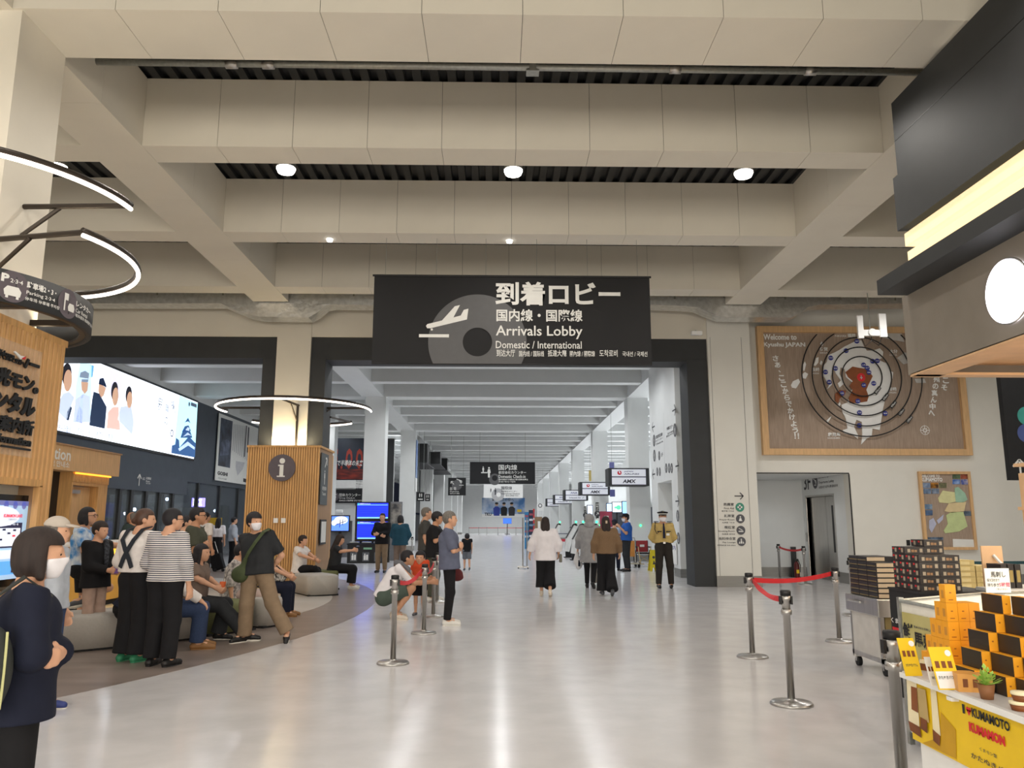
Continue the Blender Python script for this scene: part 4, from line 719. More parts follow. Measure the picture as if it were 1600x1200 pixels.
obj('bezel', MB().box((Q[0], 36, Q[1]), (Q[2], 36.1, Q[3])), m_screenblk, t); decal(t, 'display', fr, glow('tv_blue', '5c86ff', 1.6), [rect(Q[0] + .05, Q[1] + .05, Q[2] - .05, Q[3] - .05)], .004); c = fr.px(531, 817)
decal(t, 'display_print', fr, glow('tv_white', 'e4ecff', 1.8), [circ(c[0] + .05, c[1] + .12, .3, 20, .17), circ(c[0] - .25, c[1], .12)], .006); decal(t, 'display_print', fr, g_sn, [seg((c[0] - .2, c[1] - .1), (c[0] + .3, c[1] + .1), .03), seg((c[0], c[1] - .2), (c[0] + .02, c[1] + .15), .03), seg((c[0] + .12, c[1] - .1), (c[0] + .14, c[1] + .18), .03)], .008)
obj('stand', MB().box(((Q[0] + Q[2]) / 2 - .06, 36.02, 0), ((Q[0] + Q[2]) / 2 + .06, 36.09, Q[1])), m_black, t)
t = thing('wall_camera', 'white camera on a bracket above the blue television', 'camera', at(532, 799, 36.2)); p = at(531, 799, 36.1); obj('body', MB().box((p.x - .15, p.y - .2, p.z - .07), (p.x + .15, p.y, p.z + .07), .03), m_white, t); obj('bracket', MB().tube([p, (p.x + .15, p.y, p.z - .12), (p.x + .15, 36.1, p.z - .25)], .03), m_white, t)
sbox('wall_low', (-9, 36.2, 0), (-6.5, 36.3, 1.6), mat('low_wall_grey', '6e6f72', .6)); 
# ---------------------------------------------------------------- pillar and core wall signs
fq = Fr((0, 19.59, 0)); t = thing('direction_sign', 'printed facility signs with arrow and four round icons on the white pillar', 'sign', at(1140, 820, 19.5))
decal(t, 'arrow_print', fq, m_ink, arrow(*fq.px(1154.5, 775), .11, 0, .022), .002)
for i, (y, mm) in enumerate(((792.5, mat('aid_green', '3f8f78', .5)), (810.5, m_gmark), (828.5, m_gmark), (846, m_gmark))):
    x = 1156 + i * .8; c = fq.px(x, y); decal(t, 'icon_disc', fq, mm, [circ(c[0], c[1], .108, 28)], .002)
    ic = [[rect(c[0] - .02, c[1] - .06, c[0] + .02, c[1] + .06), rect(c[0] - .06, c[1] - .02, c[0] + .06, c[1] + .02)], [circ(c[0], c[1] + .045, .018, 12), [(c[0] - .015, c[1] + .02), (c[0] + .02, c[1] + .015), (c[0] + .03, c[1] - .03), (c[0] + .05, c[1] - .055), (c[0] - .04, c[1] - .055), (c[0] - .03, c[1] - .02)]],
          [rect(c[0] - .06, c[1] - .04, c[0] + .06, c[1] - .015), seg((c[0] - .05, c[1] + .05), (c[0] + .04, c[1] + .0), .014)], [circ(c[0], c[1] + .05, .016, 12), [(c[0] - .012, c[1] + .03), (c[0] + .012, c[1] + .03), (c[0] + .02, c[1] - .05), (c[0] - .02, c[1] - .05)], [(c[0] - .07, c[1] - .05), (c[0] - .03, c[1] - .05), (c[0] - .04, c[1] + .01)], [(c[0] + .07, c[1] - .05), (c[0] + .03, c[1] - .05), (c[0] + .04, c[1] + .01)]]][i]
    decal(t, 'icon_print', fq, m_print, ic, .004); xr = 1146.5 + i * .9
    for s, dx, dy, hh in ((('救護室', '礼拝室', '喫煙室', '有料待合室')[i], (16, 16, 16, 26)[i], -4.5, 4.6), (('First Aid', 'Prayer Room', 'Smoking Room', 'Pay Lounge')[i], (15, 23, 26, 20)[i], 1.7, 2.8), (('救护室 구호실', '礼拜室 기도실', '吸烟室 흡연실', '收费候机室 유료 대합실')[i], (19, 19, 20, 28)[i], 6, 2)): textpx(t, s, fq, xr - dx, y + dy - hh / 2, xr, y + dy + hh / 2, m_ink, w=.002, bold=.01)
fc = Fr((CX - .003, 0, 0), -90); t = thing('wall_sign', 'printed grey wayfinding signs on the tall white core wall behind the guard', 'sign', (CX, 24, 4))
def idisc(x, y, r=.17): c = fc.px(x, y); decal(t, 'icon_disc', fc, m_gmark, [circ(c[0], c[1], r, 24)], .002); decal(t, 'icon_print', fc, m_print, person_icon(c[0], c[1], r * 1.3), .004)
for x, y, a in ((1053, 641, 0), (1021, 667, PI), (1058, 728, 0), (1021.5, 741, PI), (1058, 783, 0)): c = fc.px(x, y); decal(t, 'arrow_print', fc, m_ink, arrow(c[0], c[1], .22, a, .04), .002)
for x, y, r in ((1054.5, 672, .2), (1022, 688.5, .2), (1022.5, 712, .2), (1030, 712, .15), (1027, 737, .14), (1031, 737, .14), (1041, 731.5, .15), (1045.5, 731.5, .15), (1049.5, 731.5, .15), (1059, 806, .17), (1060, 841, .17)): idisc(x, y, r)
for s, x0, yt, yb_, x1, y1 in (('国際線', 1024.8, 681, 686, 1035.5, 684), ('カウンター', 1024.8, 688, 691, 1036, 690), ('Check-in', 1024.8, 693, 696, 1036, 696), ('到着ロビー', 1042, 667.5, 673, 1052, 670), ('Arrivals', 1043, 676, 679, 1052, 678), ('到达大厅', 1041, 681, 684, 1052, 684), ('1F', 1033.5, 708, 714, 1036, 713)): tpl(t, s, fc, x0, yt, yb_, x1, y1, m_gmark, w=.002)
decal(t, 'line_print', fc, mat('seam_grey', 'b0b0ae', .6), [seg(fc.px(1037, 645), fc.px(1039, 750), .015)], .002)
fa2 = Fr((XE - .004, 0, 0), -90); t = thing('floor_sign', 'large printed 3F departures lobby sign on the wall above the lift', 'sign', (XE, 22, 2.4))
tpl(t, '3F', fa2, 1256.5, 743, 766, 1266.5, 755, m_ink, w=.002); c = fa2.px(1273.5, 753); decal(t, 'icon_disc', fa2, m_gmark, [circ(c[0], c[1], .19, 30)], .002); decal(t, 'icon_print', fa2, m_print, [[(c[0] + x * .12, c[1] - y * .12 + .03) for x, y in PLANE_DOWN], rect(c[0] - .06, c[1] - .1, c[0] + .08, c[1] - .08)], .004)
tpl(t, '出発ロビー', fa2, 1279, 741.5, 748, 1299, 742.5, m_ink, w=.002); tpl(t, 'Departures Lobby', fa2, 1279.5, 752, 757, 1303, 753, m_ink, w=.002); tpl(t, '出发大厅 出發大廳 출발로비', fa2, 1280, 759.5, 763.5, 1309, 760, m_ink, w=.002)
c = fa2.px(1251, 785); decal(t, 'icon_disc', fa2, m_gmark, [circ(c[0], c[1], .15, 24)], .002); decal(t, 'icon_print', fa2, m_print, person_icon(c[0], c[1], .2), .004)
for s, y in (('優', 800), ('先', 811), ('的', 823)): c = fa2.px(1252, y); text(t, s, fa2, c[0] - .05, c[1] - .05, c[0] + .05, c[1] + .05, m_ink, w=.002)
# ---------------------------------------------------------------- wall maps
fm = Fr((0, YW - .02, 0)); cm = lambda x, y: fm.px(1160 + x / 4, 460 + y / 4)
t = thing('wall_map', 'huge framed walnut board with raised island map and black distance rings', 'wall map', at(1350, 700, YW)); U0, V0 = cm(122, 1005); U1 = cm(1422, 1000)[0]; V1 = cm(80, 205)[1]; U0 = (cm(80, 205)[0] + U0) / 2
obj('board', MB().box((U0 + .05, YW - .06, V0 + .05), (U1 - .05, YW - .02, V1 - .05)), m_walnut, t)
mb = MB(); fw_ = .16
for a, b in (((U0, V0), (U1, V0 + fw_)), ((U0, V1 - fw_), (U1, V1)), ((U0, V0 + fw_), (U0 + fw_, V1 - fw_)), ((U1 - fw_, V0 + fw_), (U1, V1 - fw_))): mb.box((a[0], YW - .16, a[1]), (b[0], YW - .01, b[1]))
obj('frame', mb, m_wood2, t); W0 = .042
isl = [(630, 330), (690, 300), (735, 290), (752, 328), (770, 355), (815, 352), (850, 340), (872, 362), (868, 400), (838, 412), (890, 432), (912, 465), (920, 540), (905, 600), (885, 650), (870, 720), (858, 800), (850, 850), (805, 840), (800, 888), (770, 902), (735, 940), (742, 890), (740, 800), (705, 785), (690, 830), (715, 880), (715, 905), (690, 885), (630, 870), (620, 850), (650, 840), (640, 780), (620, 740), (612, 692), (650, 678), (690, 560), (640, 520), (632, 470), (606, 458), (600, 500), (628, 560), (600, 585), (588, 560), (610, 540), (580, 500), (560, 462), (545, 520), (552, 568), (520, 598), (535, 570), (520, 545), (500, 512), (500, 450), (520, 425), (530, 382), (565, 368), (600, 350)]
decal(t, 'island', fm, m_white, [[cm(*q) for q in isl]], W0, .03)
mg = mat('land_grey', 'c4c2be', .6)
decs(t, 'small_island', fm, m_white, [[cm(*q) for q in p] for p in ([(440, 445), (455, 400), (470, 395), (468, 430), (450, 450)], [(478, 435), (485, 415), (494, 425), (488, 445)], [(370, 525), (365, 505), (385, 488), (405, 500), (390, 530)], [(375, 440), (385, 422), (392, 440), (382, 480), (374, 478)], [(298, 570), (310, 545), (345, 530), (355, 550), (330, 590), (305, 585)], [(520, 790), (550, 762), (545, 775), (528, 803)], [(480, 310), (490, 298), (500, 315), (492, 328)], [(592, 690), (602, 675), (608, 690), (600, 700)], [(915, 480), (935, 490), (930, 530), (918, 520)])], W0, .025)
decs(t, 'small_island', fm, mg, [[cm(*q) for q in p] for p in ([(860, 270), (905, 240), (985, 240), (1005, 300), (950, 290)], [(960, 400), (1010, 365), (1035, 372), (1035, 430), (1000, 440)], [(1068, 530), (1130, 530), (1140, 555), (1080, 555)])], W0, .02)
mbr = mat('land_brown', '8a4a20', .55, var=.1)
decs(t, 'prefecture', fm, mbr, [[cm(*q) for q in p] for p in ([(635, 490), (680, 455), (715, 462), (770, 470), (805, 515), (778, 570), (765, 600), (780, 640), (770, 672), (700, 682), (662, 682), (655, 650), (680, 600), (660, 575), (682, 545), (652, 520)], [(570, 625), (600, 600), (640, 605), (630, 632), (600, 652), (590, 682), (572, 668)])], W0 + .032, .012)
c = cm(733, 522); decal(t, 'marker', fm, m_red, [circ(c[0], c[1], .11, 24)], W0 + .046); decal(t, 'marker_print', fm, m_white, [[(c[0] - .04, c[1] - .02), (c[0] + .04, c[1] - .02), (c[0], c[1] + .03)], rect(c[0] - .008, c[1] - .05, c[0] + .008, c[1] + .05)], W0 + .05)
px_m = cm(858, 515)[0] - cm(733, 515)[0]; c = cm(733, 517)
for k, r in enumerate((124, 183, 245, 308, 372)):
    R = px_m * r / 125; pts = [fm.p(c[0] + R * math.cos(2 * PI * i / 72), c[1] + R * math.sin(2 * PI * i / 72), W0 + .09) for i in range(72)]; pts = [p for p in pts if p.z < V1 - fw_]
    cl = len(pts) == 72
    if not cl:
        j = max(range(len(pts)), key=lambda i: (pts[i] - pts[i - 1]).length); pts = pts[j:] + pts[:j]
    obj('distance_ring', MB().tube(pts, .016, 6, True, cl), m_black, t, True)
    e = [(828, 605), (876, 648), (925, 693), (975, 740), (1025, 785)][k]; q = cm(*e); d = math.radians(50); R2 = lambda u, v: (q[0] + u * math.cos(d) - v * math.sin(d), q[1] + u * math.sin(d) + v * math.cos(d))
    decal(t, 'ring_tag', fm, m_black, [[R2(-.11, -.045), R2(.11, -.045), R2(.11, .045), R2(-.11, .045)]], W0 + .1, .01); fr_ = Fr(fm.p(q[0], q[1], 0), ex=(math.cos(d), 0, math.sin(d)), ey=(-math.sin(d), 0, math.cos(d))); text(t, ('30km', '60km', '90km', '120km', '150km')[k], fr_, -.09, -.025, .09, .025, m_print, w=W0 + .115)
mbl = mat('map_blue', '2a3590', .5)
for x, y, s in ((705, 298, '福岡'), (638, 357, '佐賀'), (543, 402, '唐津'), (572, 467, '有田'), (510, 490, '佐世保'), (533, 553, '長崎'), (747, 445, '山鹿'), (770, 465, '阿蘇'), (780, 492, '高森'), (803, 422, '由布'), (832, 420, '別府'), (748, 571, '山都'), (810, 560, '高千穂'), (612, 622, '天草'), (711, 670, '人吉'), (722, 742, '霧島'), (882, 747, '宮崎'), (720, 822, '桜島')):
    q = cm(x, y); decal(t, 'place_disc', fm, mbl, [circ(q[0], q[1], .062, 20)], W0 + .05, .01); text(t, s, fm, q[0] - .045, q[1] - .018, q[0] + .045, q[1] + .018, m_print, w=W0 + .062)
for s, a in (('Welcome to', (128, 252, 333, 286)), ('Kyushu JAPAN', (130, 303, 387, 336))): text(t, s, fm, *cm(a[0], a[3]), *cm(a[2], a[1]), m_white, bold=.025, depth=.015, w=W0)
for s, e, a in (('福岡', 'FUKUOKA', (652, 248, 700, 270)), ('佐賀', 'SAGA', (480, 333, 528, 356)), ('大分', 'OITA', (915, 346, 962, 370)), ('長崎', 'NAGASAKI', (430, 460, 475, 484)), ('宮崎', 'MIYAZAKI', (908, 582, 956, 604)), ('鹿児島', 'KAGOSHIMA', (530, 864, 606, 888))):
    text(t, s, fm, *cm(a[0], a[3]), *cm(a[2], a[1]), m_white, bold=.02, depth=.012, w=W0); text(t, e, fm, *(cm(a[0], a[3] + 16) if s != '福岡' else cm(575, 268)), *(cm(a[2], a[3] + 6) if s != '福岡' else cm(645, 256)), m_white, w=W0)
s = 'さあ、ここからでかけよう!!'; prv = None
for i, ch in enumerate('さあ、ここからでかけよう'): k = i / 11; q = cm(203 + 122 * k + 6 * math.sin(k * 3), 402 + 448 * k); h = .075 if ch != '、' else .03; text(t, ch, fm, q[0] - h, q[1] - h, q[0] + h, q[1] + h, m_white, bold=.03, depth=.012, w=W0)
for dx in (-10, 10): q = cm(335 + dx, 885); text(t, '!', fm, q[0] - .018, q[1] - .08, q[0] + .018, q[1] + .08, m_white, bold=.03, depth=.012, w=W0)
for i, ch in enumerate('九州の真ん中へ'): q = cm(1212 - 6 * i, 492 + 42 * i); text(t, ch, fm, q[0] - .078, q[1] - .078, q[0] + .078, q[1] + .078, m_white, bold=.03, depth=.012, w=W0)
for i, ch in enumerate('ようこそ'): q = cm(1282 - 9 * i, 452 + 44 * i); text(t, ch, fm, q[0] - .078, q[1] - .078, q[0] + .078, q[1] + .078, m_white, bold=.03, depth=.012, w=W0)
q = cm(1135, 850); st = []
for i in range(8):
    a = i * PI / 4; r = .15 if i % 2 == 0 else .1; st.append([(q[0] + r * math.cos(a), q[1] + r * math.sin(a)), (q[0] + .03 * math.cos(a + .5), q[1] + .03 * math.sin(a + .5)), (q[0] + .03 * math.cos(a - .5), q[1] + .03 * math.sin(a - .5))])
o = circ(q[0], q[1], .12, 32); i_ = circ(q[0], q[1], .108, 32)
decal(t, 'compass_rose_print', fm, m_white, st + [[o[k], o[(k + 1) % 32], i_[(k + 1) % 32], i_[k]] for k in range(32)], W0 + .004)
t = thing('wall_map', 'smaller framed walnut prefecture map with coloured regions under the big map', 'wall map', at(1480, 858, YW)); cs2 = lambda x, y: fm.px(1430 + x / 3.753, 680 + y / 3.753)
u0, v0 = cs2(48, 672); u1 = cs2(352, 672)[0]; u0 = (cs2(15, 215)[0] + u0) / 2; u1 = (u1 + cs2(318, 215)[0]) / 2; v1 = cs2(15, 213)[1]
obj('board', MB().box((u0 + .03, YW - .06, v0 + .03), (u1 - .03, YW - .02, v1 - .03)), m_walnut, t); mb = MB(); fw_ = .07
for a, b in (((u0, v0), (u1, v0 + fw_)), ((u0, v1 - fw_), (u1, v1)), ((u0, v0 + fw_), (u0 + fw_, v1 - fw_)), ((u1 - fw_, v0 + fw_), (u1, v1 - fw_))): mb.box((a[0], YW - .1, a[1]), (b[0], YW - .01, b[1]))
obj('frame', mb, m_wood2, t)
for nm, c_, ps in (('region', 'd9d6a0', [(128, 370), (155, 325), (225, 335), (230, 390), (190, 400), (135, 395)]), ('region', '9ec4aa', [(225, 310), (245, 303), (285, 340), (300, 378), (275, 395), (230, 392)]), ('region', 'dcc89a', [(190, 400), (292, 390), (280, 445), (205, 455), (165, 445)]), ('region', 'c2d096', [(205, 450), (275, 450), (300, 535), (250, 565), (170, 575), (160, 560), (185, 520), (175, 470)]), ('region', 'b8bcd4', [(75, 500), (100, 485), (118, 520), (90, 572), (75, 545)]), ('region', 'b8bcd4', [(120, 500), (160, 465), (155, 495), (130, 520)])):
    decal(t, nm, fm, mat('region_' + c_, c_, .6), [[cs2(*q) for q in ps]], W0, .012)
text(t, 'WELCOME TO', fm, *cs2(30, 248), *cs2(138, 232), m_white, bold=.03, w=W0); text(t, 'KUMAMOTO', fm, *cs2(32, 272), *cs2(153, 250), m_white, bold=.03, w=W0)
for i, (x, y, w_, h_, c1, c2) in enumerate(((213, 228, 44, 28, '5a7050', '2c3830'), (260, 228, 44, 28, 'a8543a', '40281c'), (213, 260, 44, 28, '3a66b0', '9ab4dc'), (262, 260, 44, 30, '4a5aa0', 'c8c0c8'), (38, 280, 44, 30, '54688c', '9cacc0'), (85, 280, 44, 30, 'c08020', '3c2410'), (134, 280, 44, 30, '40403c', '8c8c5c'), (42, 314, 44, 30, '7890b0', '48586c'), (90, 314, 44, 30, '48586c', '8c9ab0'), (50, 405, 44, 30, '5c7896', '8ca0b4'), (52, 440, 44, 30, '5878a0', '405070'), (280, 445, 44, 28, '6c7c8c', '404c5c'), (68, 598, 90, 18, '3c4c60', '70849c'))):
    decal(t, 'photograph', fm, mat('snap_%d' % i, c1, .5, c2=c2, scale=9), [[cs2(x, y + h_), cs2(x + w_, y + h_), cs2(x + w_, y), cs2(x, y)]], W0, .008)
decal(t, 'text_panel', fm, m_print, [[cs2(216, 655), cs2(345, 662), cs2(342, 612), cs2(214, 608)]], W0, .008)
# black hanging sign at the right edge
fh = Fr((0, 14, 0)); a = fh.px(1572, 592); b = fh.px(1577, 750); t = thing('hanging_sign', 'black hanging sign with white up arrow at the right edge behind the shop', 'sign', (9.2, 14, 2.3))
obj('sign_box', MB().box((9.16, 14, b[1]), (11, 14.12, 4.35)), m_blk2, t); c = fh.px(1594, 733); decal(t, 'pictogram', fh, m_print, arrow(c[0], c[1], .17, PI / 2, .035), .004)
for y, mm in ((650, mat('aid_teal', '3f9a90', .5)), (677, mat('icon_blue', '4a5a94', .5))): c = fh.px(1604, y); decal(t, 'icon_disc', fh, mm, [circ(c[0], c[1], .17, 28)], .004); decal(t, 'icon_print', fh, m_print, person_icon(c[0], c[1], .22), .007)
obj('hanger', MB().box((10, 14.04, 4.35), (10.06, 14.1, ZB)), m_dark, t)
# ---------------------------------------------------------------- shop front on the right
SX, SE = 4.95, 9.12
t = thing('shop_front', 'black shop fascia with glowing cream bands, canopy and round white lamp', 'shop front', (7, 6, 3.2)); SB = -2.
def sh(name, x0, x1, y1, z0, z1, m, y0=SB): return obj(name, MB().box((x0, y0, z0), (x1, y1, z1)), m, t)
sh('upper_fascia', SX, 9, SE, 5.74, 6.74, m_dark); sh('lower_fascia', SX - .03, 9, SE + .06, 5.07, 5.76, m_dark); 
obj('seam', MB().box((SX - .003, SB, 6.22), (SX, SE, 6.228)), m_black, t)
sh('fascia_core', SX + .2, 9, SE - .15, 4.4, 5.1, m_black)
sh('light_band', SX + .03, 9, SE + .02, 4.86, 5.02, g_warm); sh('light_band', SX + .05, 9, SE + .02, 4.62, 4.79, g_warm)
sh('canopy', SX - .36, 9, SE + .02, 4.24, 4.42, m_dark)
sh('canopy_step', SX - .05, 9, SE + .1, 4.42, 4.6, m_dark)
z3 = 3.28; sh('front_panel', SX, SX + .06, SE + .15, z3, 4.25, m_taupe); obj('end_panel', MB().box((SX + .06, SE + .09, z3), (9, SE + .15, 4.25)), m_taupe, t)
sh('soffit', SX + .06, 9, SE + .09, z3 + .12, z3 + .2, m_peach); obj('soffit_edge', MB().box((SX + .02, SE - .02, z3 - .02), (9, SE + .15, z3 + .01)), m_peach, t); sh('soffit_edge', SX, SX + .35, SE + .1, z3 - .02, z3 + .01, m_peach)
fS = Fr((SX - .001, 0, 0), -90); c = fS.px(1580, 455); lamp_y, lamp_z = -c[0], c[1]
fS2 = Fr((SX, 0, 0), -90); obj('round_lamp', MB().prism(circ(c[0], c[1], .31, 48), fS2, 0, .06), glow('lamp_white', 'f6f4ff', 3.5), t)
obj('lamp_rim', MB().tube([fS2.p(c[0] + .315 * math.cos(2 * PI * i / 48), c[1] + .315 * math.sin(2 * PI * i / 48), .03) for i in range(48)], .012, 6, True, True), m_steel, t)
for y in (7.6, 5.2, 3.): area(6.2, y, z3 + .1, 1.2, .5, 45, (1, .86, .66))
area(6.6, 3.5, 6.76, 3.5, 9, 10, (1, .9, .74), (PI, 0, 0))  # unseen uplight added on the shop roof to brighten the ceiling
p = thing('shop_column', 'white back wall panel of the shop holding up the fascia', 'panel', (8.5, 3, 0)); obj('panel', MB().box((8.2, SB, 0), (8.4, 8.2, z3 + .1)), m_white, p); obj('base_strip', MB().box((8.18, SB, 0), (8.4, 8.2, .12)), m_blk2, p)
# display shelf with snack packs at the right edge
t = thing('display_shelf', 'pale wood display shelf with bracket ledges cut by the right edge', 'shelf', (5.2, 7.2, 0)); x0 = at(1591, 800, 7.5).x
obj('upright', MB().box((x0 + .06, 7.1, 0), (x0 + .1, 7.5, 2.0)), m_peach, t); obj('back_board', MB().box((x0 + .06, 7.5, 0), (x0 + 1.3, 7.53, 2.0)), m_peach, t)
for y in (721, 791, 922): z = at(1591, y, 7.2).z; obj('ledge', MB().box((x0, 7.05, z - .03), (x0 + 1.3, 7.5, z)), m_peach, t)
for i, (y, c_, nm) in enumerate(((721, 'b8b2ac', 'grey'), (791, 'a85a2c', 'rust'), (922, 'b0202a', 'red'))):
    z = at(1591, y, 7.2).z
    for k in range(3):
        q = thing('snack_pack', '%s snack pack, %s on the %s ledge of the wood shelf' % (nm, ('first', 'second', 'third')[k], ('top', 'middle', 'bottom')[i]), 'pack', (x0 + .02 + k * .16, 7.12, z), group='snack packs on the ledges')
        obj('pouch', MB().box((x0 + .02 + k * .16, 7.12, z), (x0 + .15 + k * .16, 7.2, z + .28), .015), mat('pack_' + nm, c_, .4), q); obj('label_print', MB().box((x0 + .04 + k * .16, 7.116, z + .1), (x0 + .13 + k * .16, 7.121, z + .2)), m_yellow if nm == 'red' else m_print, q)
# ---------------------------------------------------------------- stanchions
def belt(parent, a, b, m, sag=.05, h=.05, twist=0):
    a, b = Vector(a), Vector(b); mb = MB(); n = 18; d = (b - a).normalized(); side = Vector((-d.y, d.x, 0)).normalized(); vs = []
    for i in range(n + 1):
        k = i / n; p = a.lerp(b, k) - Vector((0, 0, sag * 4 * k * (1 - k))); an = twist * math.sin(PI * k) ** 2; u = Vector((0, 0, 1)) * math.cos(an) + side * math.sin(an); w = side * math.cos(an) - Vector((0, 0, 1)) * math.sin(an)
        for s1, s2 in ((-1, -1), (1, -1), (1, 1), (-1, 1)): vs.append(p + u * (h / 2 * s1) + w * (.0015 * s2))
    fs = [(i * 4 + e, i * 4 + (e + 1) % 4, i * 4 + 4 + (e + 1) % 4, i * 4 + 4 + e) for i in range(n) for e in range(4)]; mb.add(vs, fs); return obj('belt', mb, m, parent)
STM = None
def stanchion(x, y, label, h=.95, group='belt stanchions'):
    global STM
    t = thing('belt_stanchion', label, 'stanchion', (x, y, 0), group=group)
    if STM is None:
        L = lambda nm, mb, m, s=True: obj(nm, mb, m, t, s, local=True)
        STM = [L('base', MB().lathe([(.0, 0), (.178, 0), (.178, .012), (.165, .026), (.06, .034), (.04, .045), (.036, .05)], (0, 0, 0), 32), m_steel), L('pole', MB().lathe([(.031, .045), (.031, .74), (.044, .745), (.046, .765), (.044, .785), (.036, .79)], (0, 0, 0), 20), m_steel), L('head', MB().lathe([(.036, .79), (.036, .86), (.043, .87), (.043, .905)], (0, 0, 0), 20), m_steel),
               L('cap', MB().lathe([(.045, .905), (.046, .94), (.04, .95), (0, .95)], (0, 0, 0), 20), m_black), L('belt_clip', MB().box((-.055, -.02, .83), (-.04, .02, .9)).box((.04, -.02, .83), (.055, .02, .9)), m_black, False)]
    else:
        for o in STM: c = o.copy(); COL.objects.link(c); c.parent = t
    return t
G2 = lambda x, y: gr(x, y)
p1, p2, p3 = G2(1176, 1027), G2(1237, 1101), G2(1312, 1003)
sA = stanchion(p1.x, p1.y, 'steel belt stanchion before the white pillar, red belts running from it'); sB = stanchion(p2.x, p2.y, 'steel belt stanchion standing nearest the camera on the open floor'); sC = stanchion(p3.x, p3.y, 'steel belt stanchion beside the silver stock cart, holding the red belt end')
zb_ = .87; belt(sA, (p1.x + .05, p1.y, zb_), (p3.x - .05, p3.y, zb_), m_red, .045, .055, .35); belt(sA, (p1.x + .03, p1.y - .04, zb_), (p2.x - .02, p2.y + .05, zb_), m_red, .05, .05, 1.3)
nz = gr(1392, 985, .95); stanchion(nz.x, nz.y, 'steel belt stanchion in front of the yellow shop table, cropped at its foot')
L1, L2, L3, L4 = G2(614, 1037), G2(662, 990), G2(677, 964), G2(683, 941)
a = stanchion(L1.x, L1.y, 'steel belt stanchion left of the crouching man, nearest in its row'); b = stanchion(L2.x, L2.y, 'steel belt stanchion before the boy in the orange shirt'); c_ = stanchion(L3.x, L3.y, 'steel belt stanchion between the boy and the grey haired man'); d = stanchion(L4.x, L4.y, 'steel belt stanchion hidden behind the grey haired man')
belt(a, (L1.x + .04, L1.y + .03, zb_), (L2.x - .04, L2.y - .03, zb_), m_red, .07, .05, .9); belt(b, (L2.x, L2.y + .05, zb_), (L3.x, L3.y - .05, zb_), m_red, .08, .05, .6); belt(c_, (L3.x, L3.y + .05, zb_), (L4.x, L4.y - .05, zb_), m_red, .05)
r1, r2 = G2(1219, 905), G2(1267, 915); a = stanchion(r1.x, r1.y, 'steel belt stanchion inside the lift alcove beside the fire extinguisher'); b = stanchion(r2.x, 20.35, 'steel belt stanchion at the mouth of the lift alcove'); belt(a, (r1.x, r1.y - .05, zb_), (r2.x, 20.4, zb_), m_red, .06)
tq = at(1328, 872, 13.6); a = stanchion(tq.x, 13.6, 'steel belt stanchion behind the stock cart with a teal belt'); b = stanchion(tq.x + 3.6, 13.4, 'steel belt stanchion behind the shop goods at the other end of the teal belt'); belt(a, (tq.x + .05, 13.6, zb_ + .02), (tq.x + 3.55, 13.4, zb_ + .02), mat('belt_teal', '1d4a52', .6), .02)
x_ = at(644, 850, 33); stanchion(x_.x, 33, 'distant steel stanchion right of the teal shirted person')
px_ = None
for i, x in enumerate((733, 748, 761, 778, 792, 806, 818)):
    g = at(x, 829, 100); s_ = stanchion(g.x, 100, 'far off steel stanchion at the concourse end, number %s from the shelves' % ('seven', 'six', 'five', 'four', 'three', 'two', 'one')[i], group='far stanchions with red belt')
    if px_ is not None: belt(s_, (px_, 100, .87), (g.x, 100, .87), m_red, .0, .07)
    px_ = g.x
# ---------------------------------------------------------------- stock cart and goods
ct = thing('stock_cart', 'silver stock cart on castors loaded with flat black boxes', 'cart', (4.4, 8.7, 0)); cx0, cx1, cy0, cy1 = 3.92, 4.58, 8.3, 9.0
obj('tray', MB().box((cx0 - .03, cy0 - .03, .58), (cx1, cy1 + .03, .76), .01), m_steel, ct); mw_ = mat('cart_panel', 'c9c7c3', .5)
obj('side_panel', MB().box((cx0, cy0 + .05, .17), (cx0 + .03, cy1 - .03, .58)), mw_, ct); obj('front_panel', MB().box((cx0 + .05, cy0, .17), (cx1, cy0 + .03, .58)), mat('cart_front', '8a7a4e', .6), ct)
mb = MB(); [mb.box((x, y, .1), (x + .04, y + .04, .58)) for x in (cx0, cx1 - .04) for y in (cy0, cy1 - .04)]; mb.box((cx0, cy0, .12), (cx1, cy1, .17)); obj('frame', mb, m_steel, ct)
for x in (cx0 + .04, cx1 - .08):
    for y in (cy0 + .03, cy1 - .05):
        c = obj('castor', MB().tube([(x - .02, y, .05), (x + .02, y, .05)], .05, 16), m_blk2, ct); obj('fork', MB().box((x - .03, y - .015, .05), (x + .03, y + .015, .12)), m_steel, c)
obj('handle', MB().tube([(cx0 - .06, cy1 - .1, .7), (cx0 - .06, cy0 + .3, .7)], .012), m_steel, ct)
ORD = ('first', 'second', 'third', 'fourth', 'fifth', 'sixth', 'seventh', 'eighth', 'ninth', 'tenth')
m_bx = mat('box_black', '1c1b1e', .4); m_gold = mat('box_gold', 'a08a4e', .4); m_beige = mat('box_beige', 'cdb99c', .6)
proto = {}
def goods(name, key, label, loc, size, parts, group, rz=0, cat='box'):
    """a box with printed faces: first one is built, the rest are copies"""
    if key in proto: o = dup(proto[key], loc, rz, label); return o
    t = thing(name, label, cat, loc, rz, group); proto[key] = t; sx, sy, sz = size
    obj('carton', MB().box((0, 0, 0), (sx, sy, sz)), parts[0], t, local=True)
    for nm, a, b, m in parts[1]: obj(nm, MB().box(a, b), m, t, local=True)
    return t
bw, bd, bh = .32, .205, .052
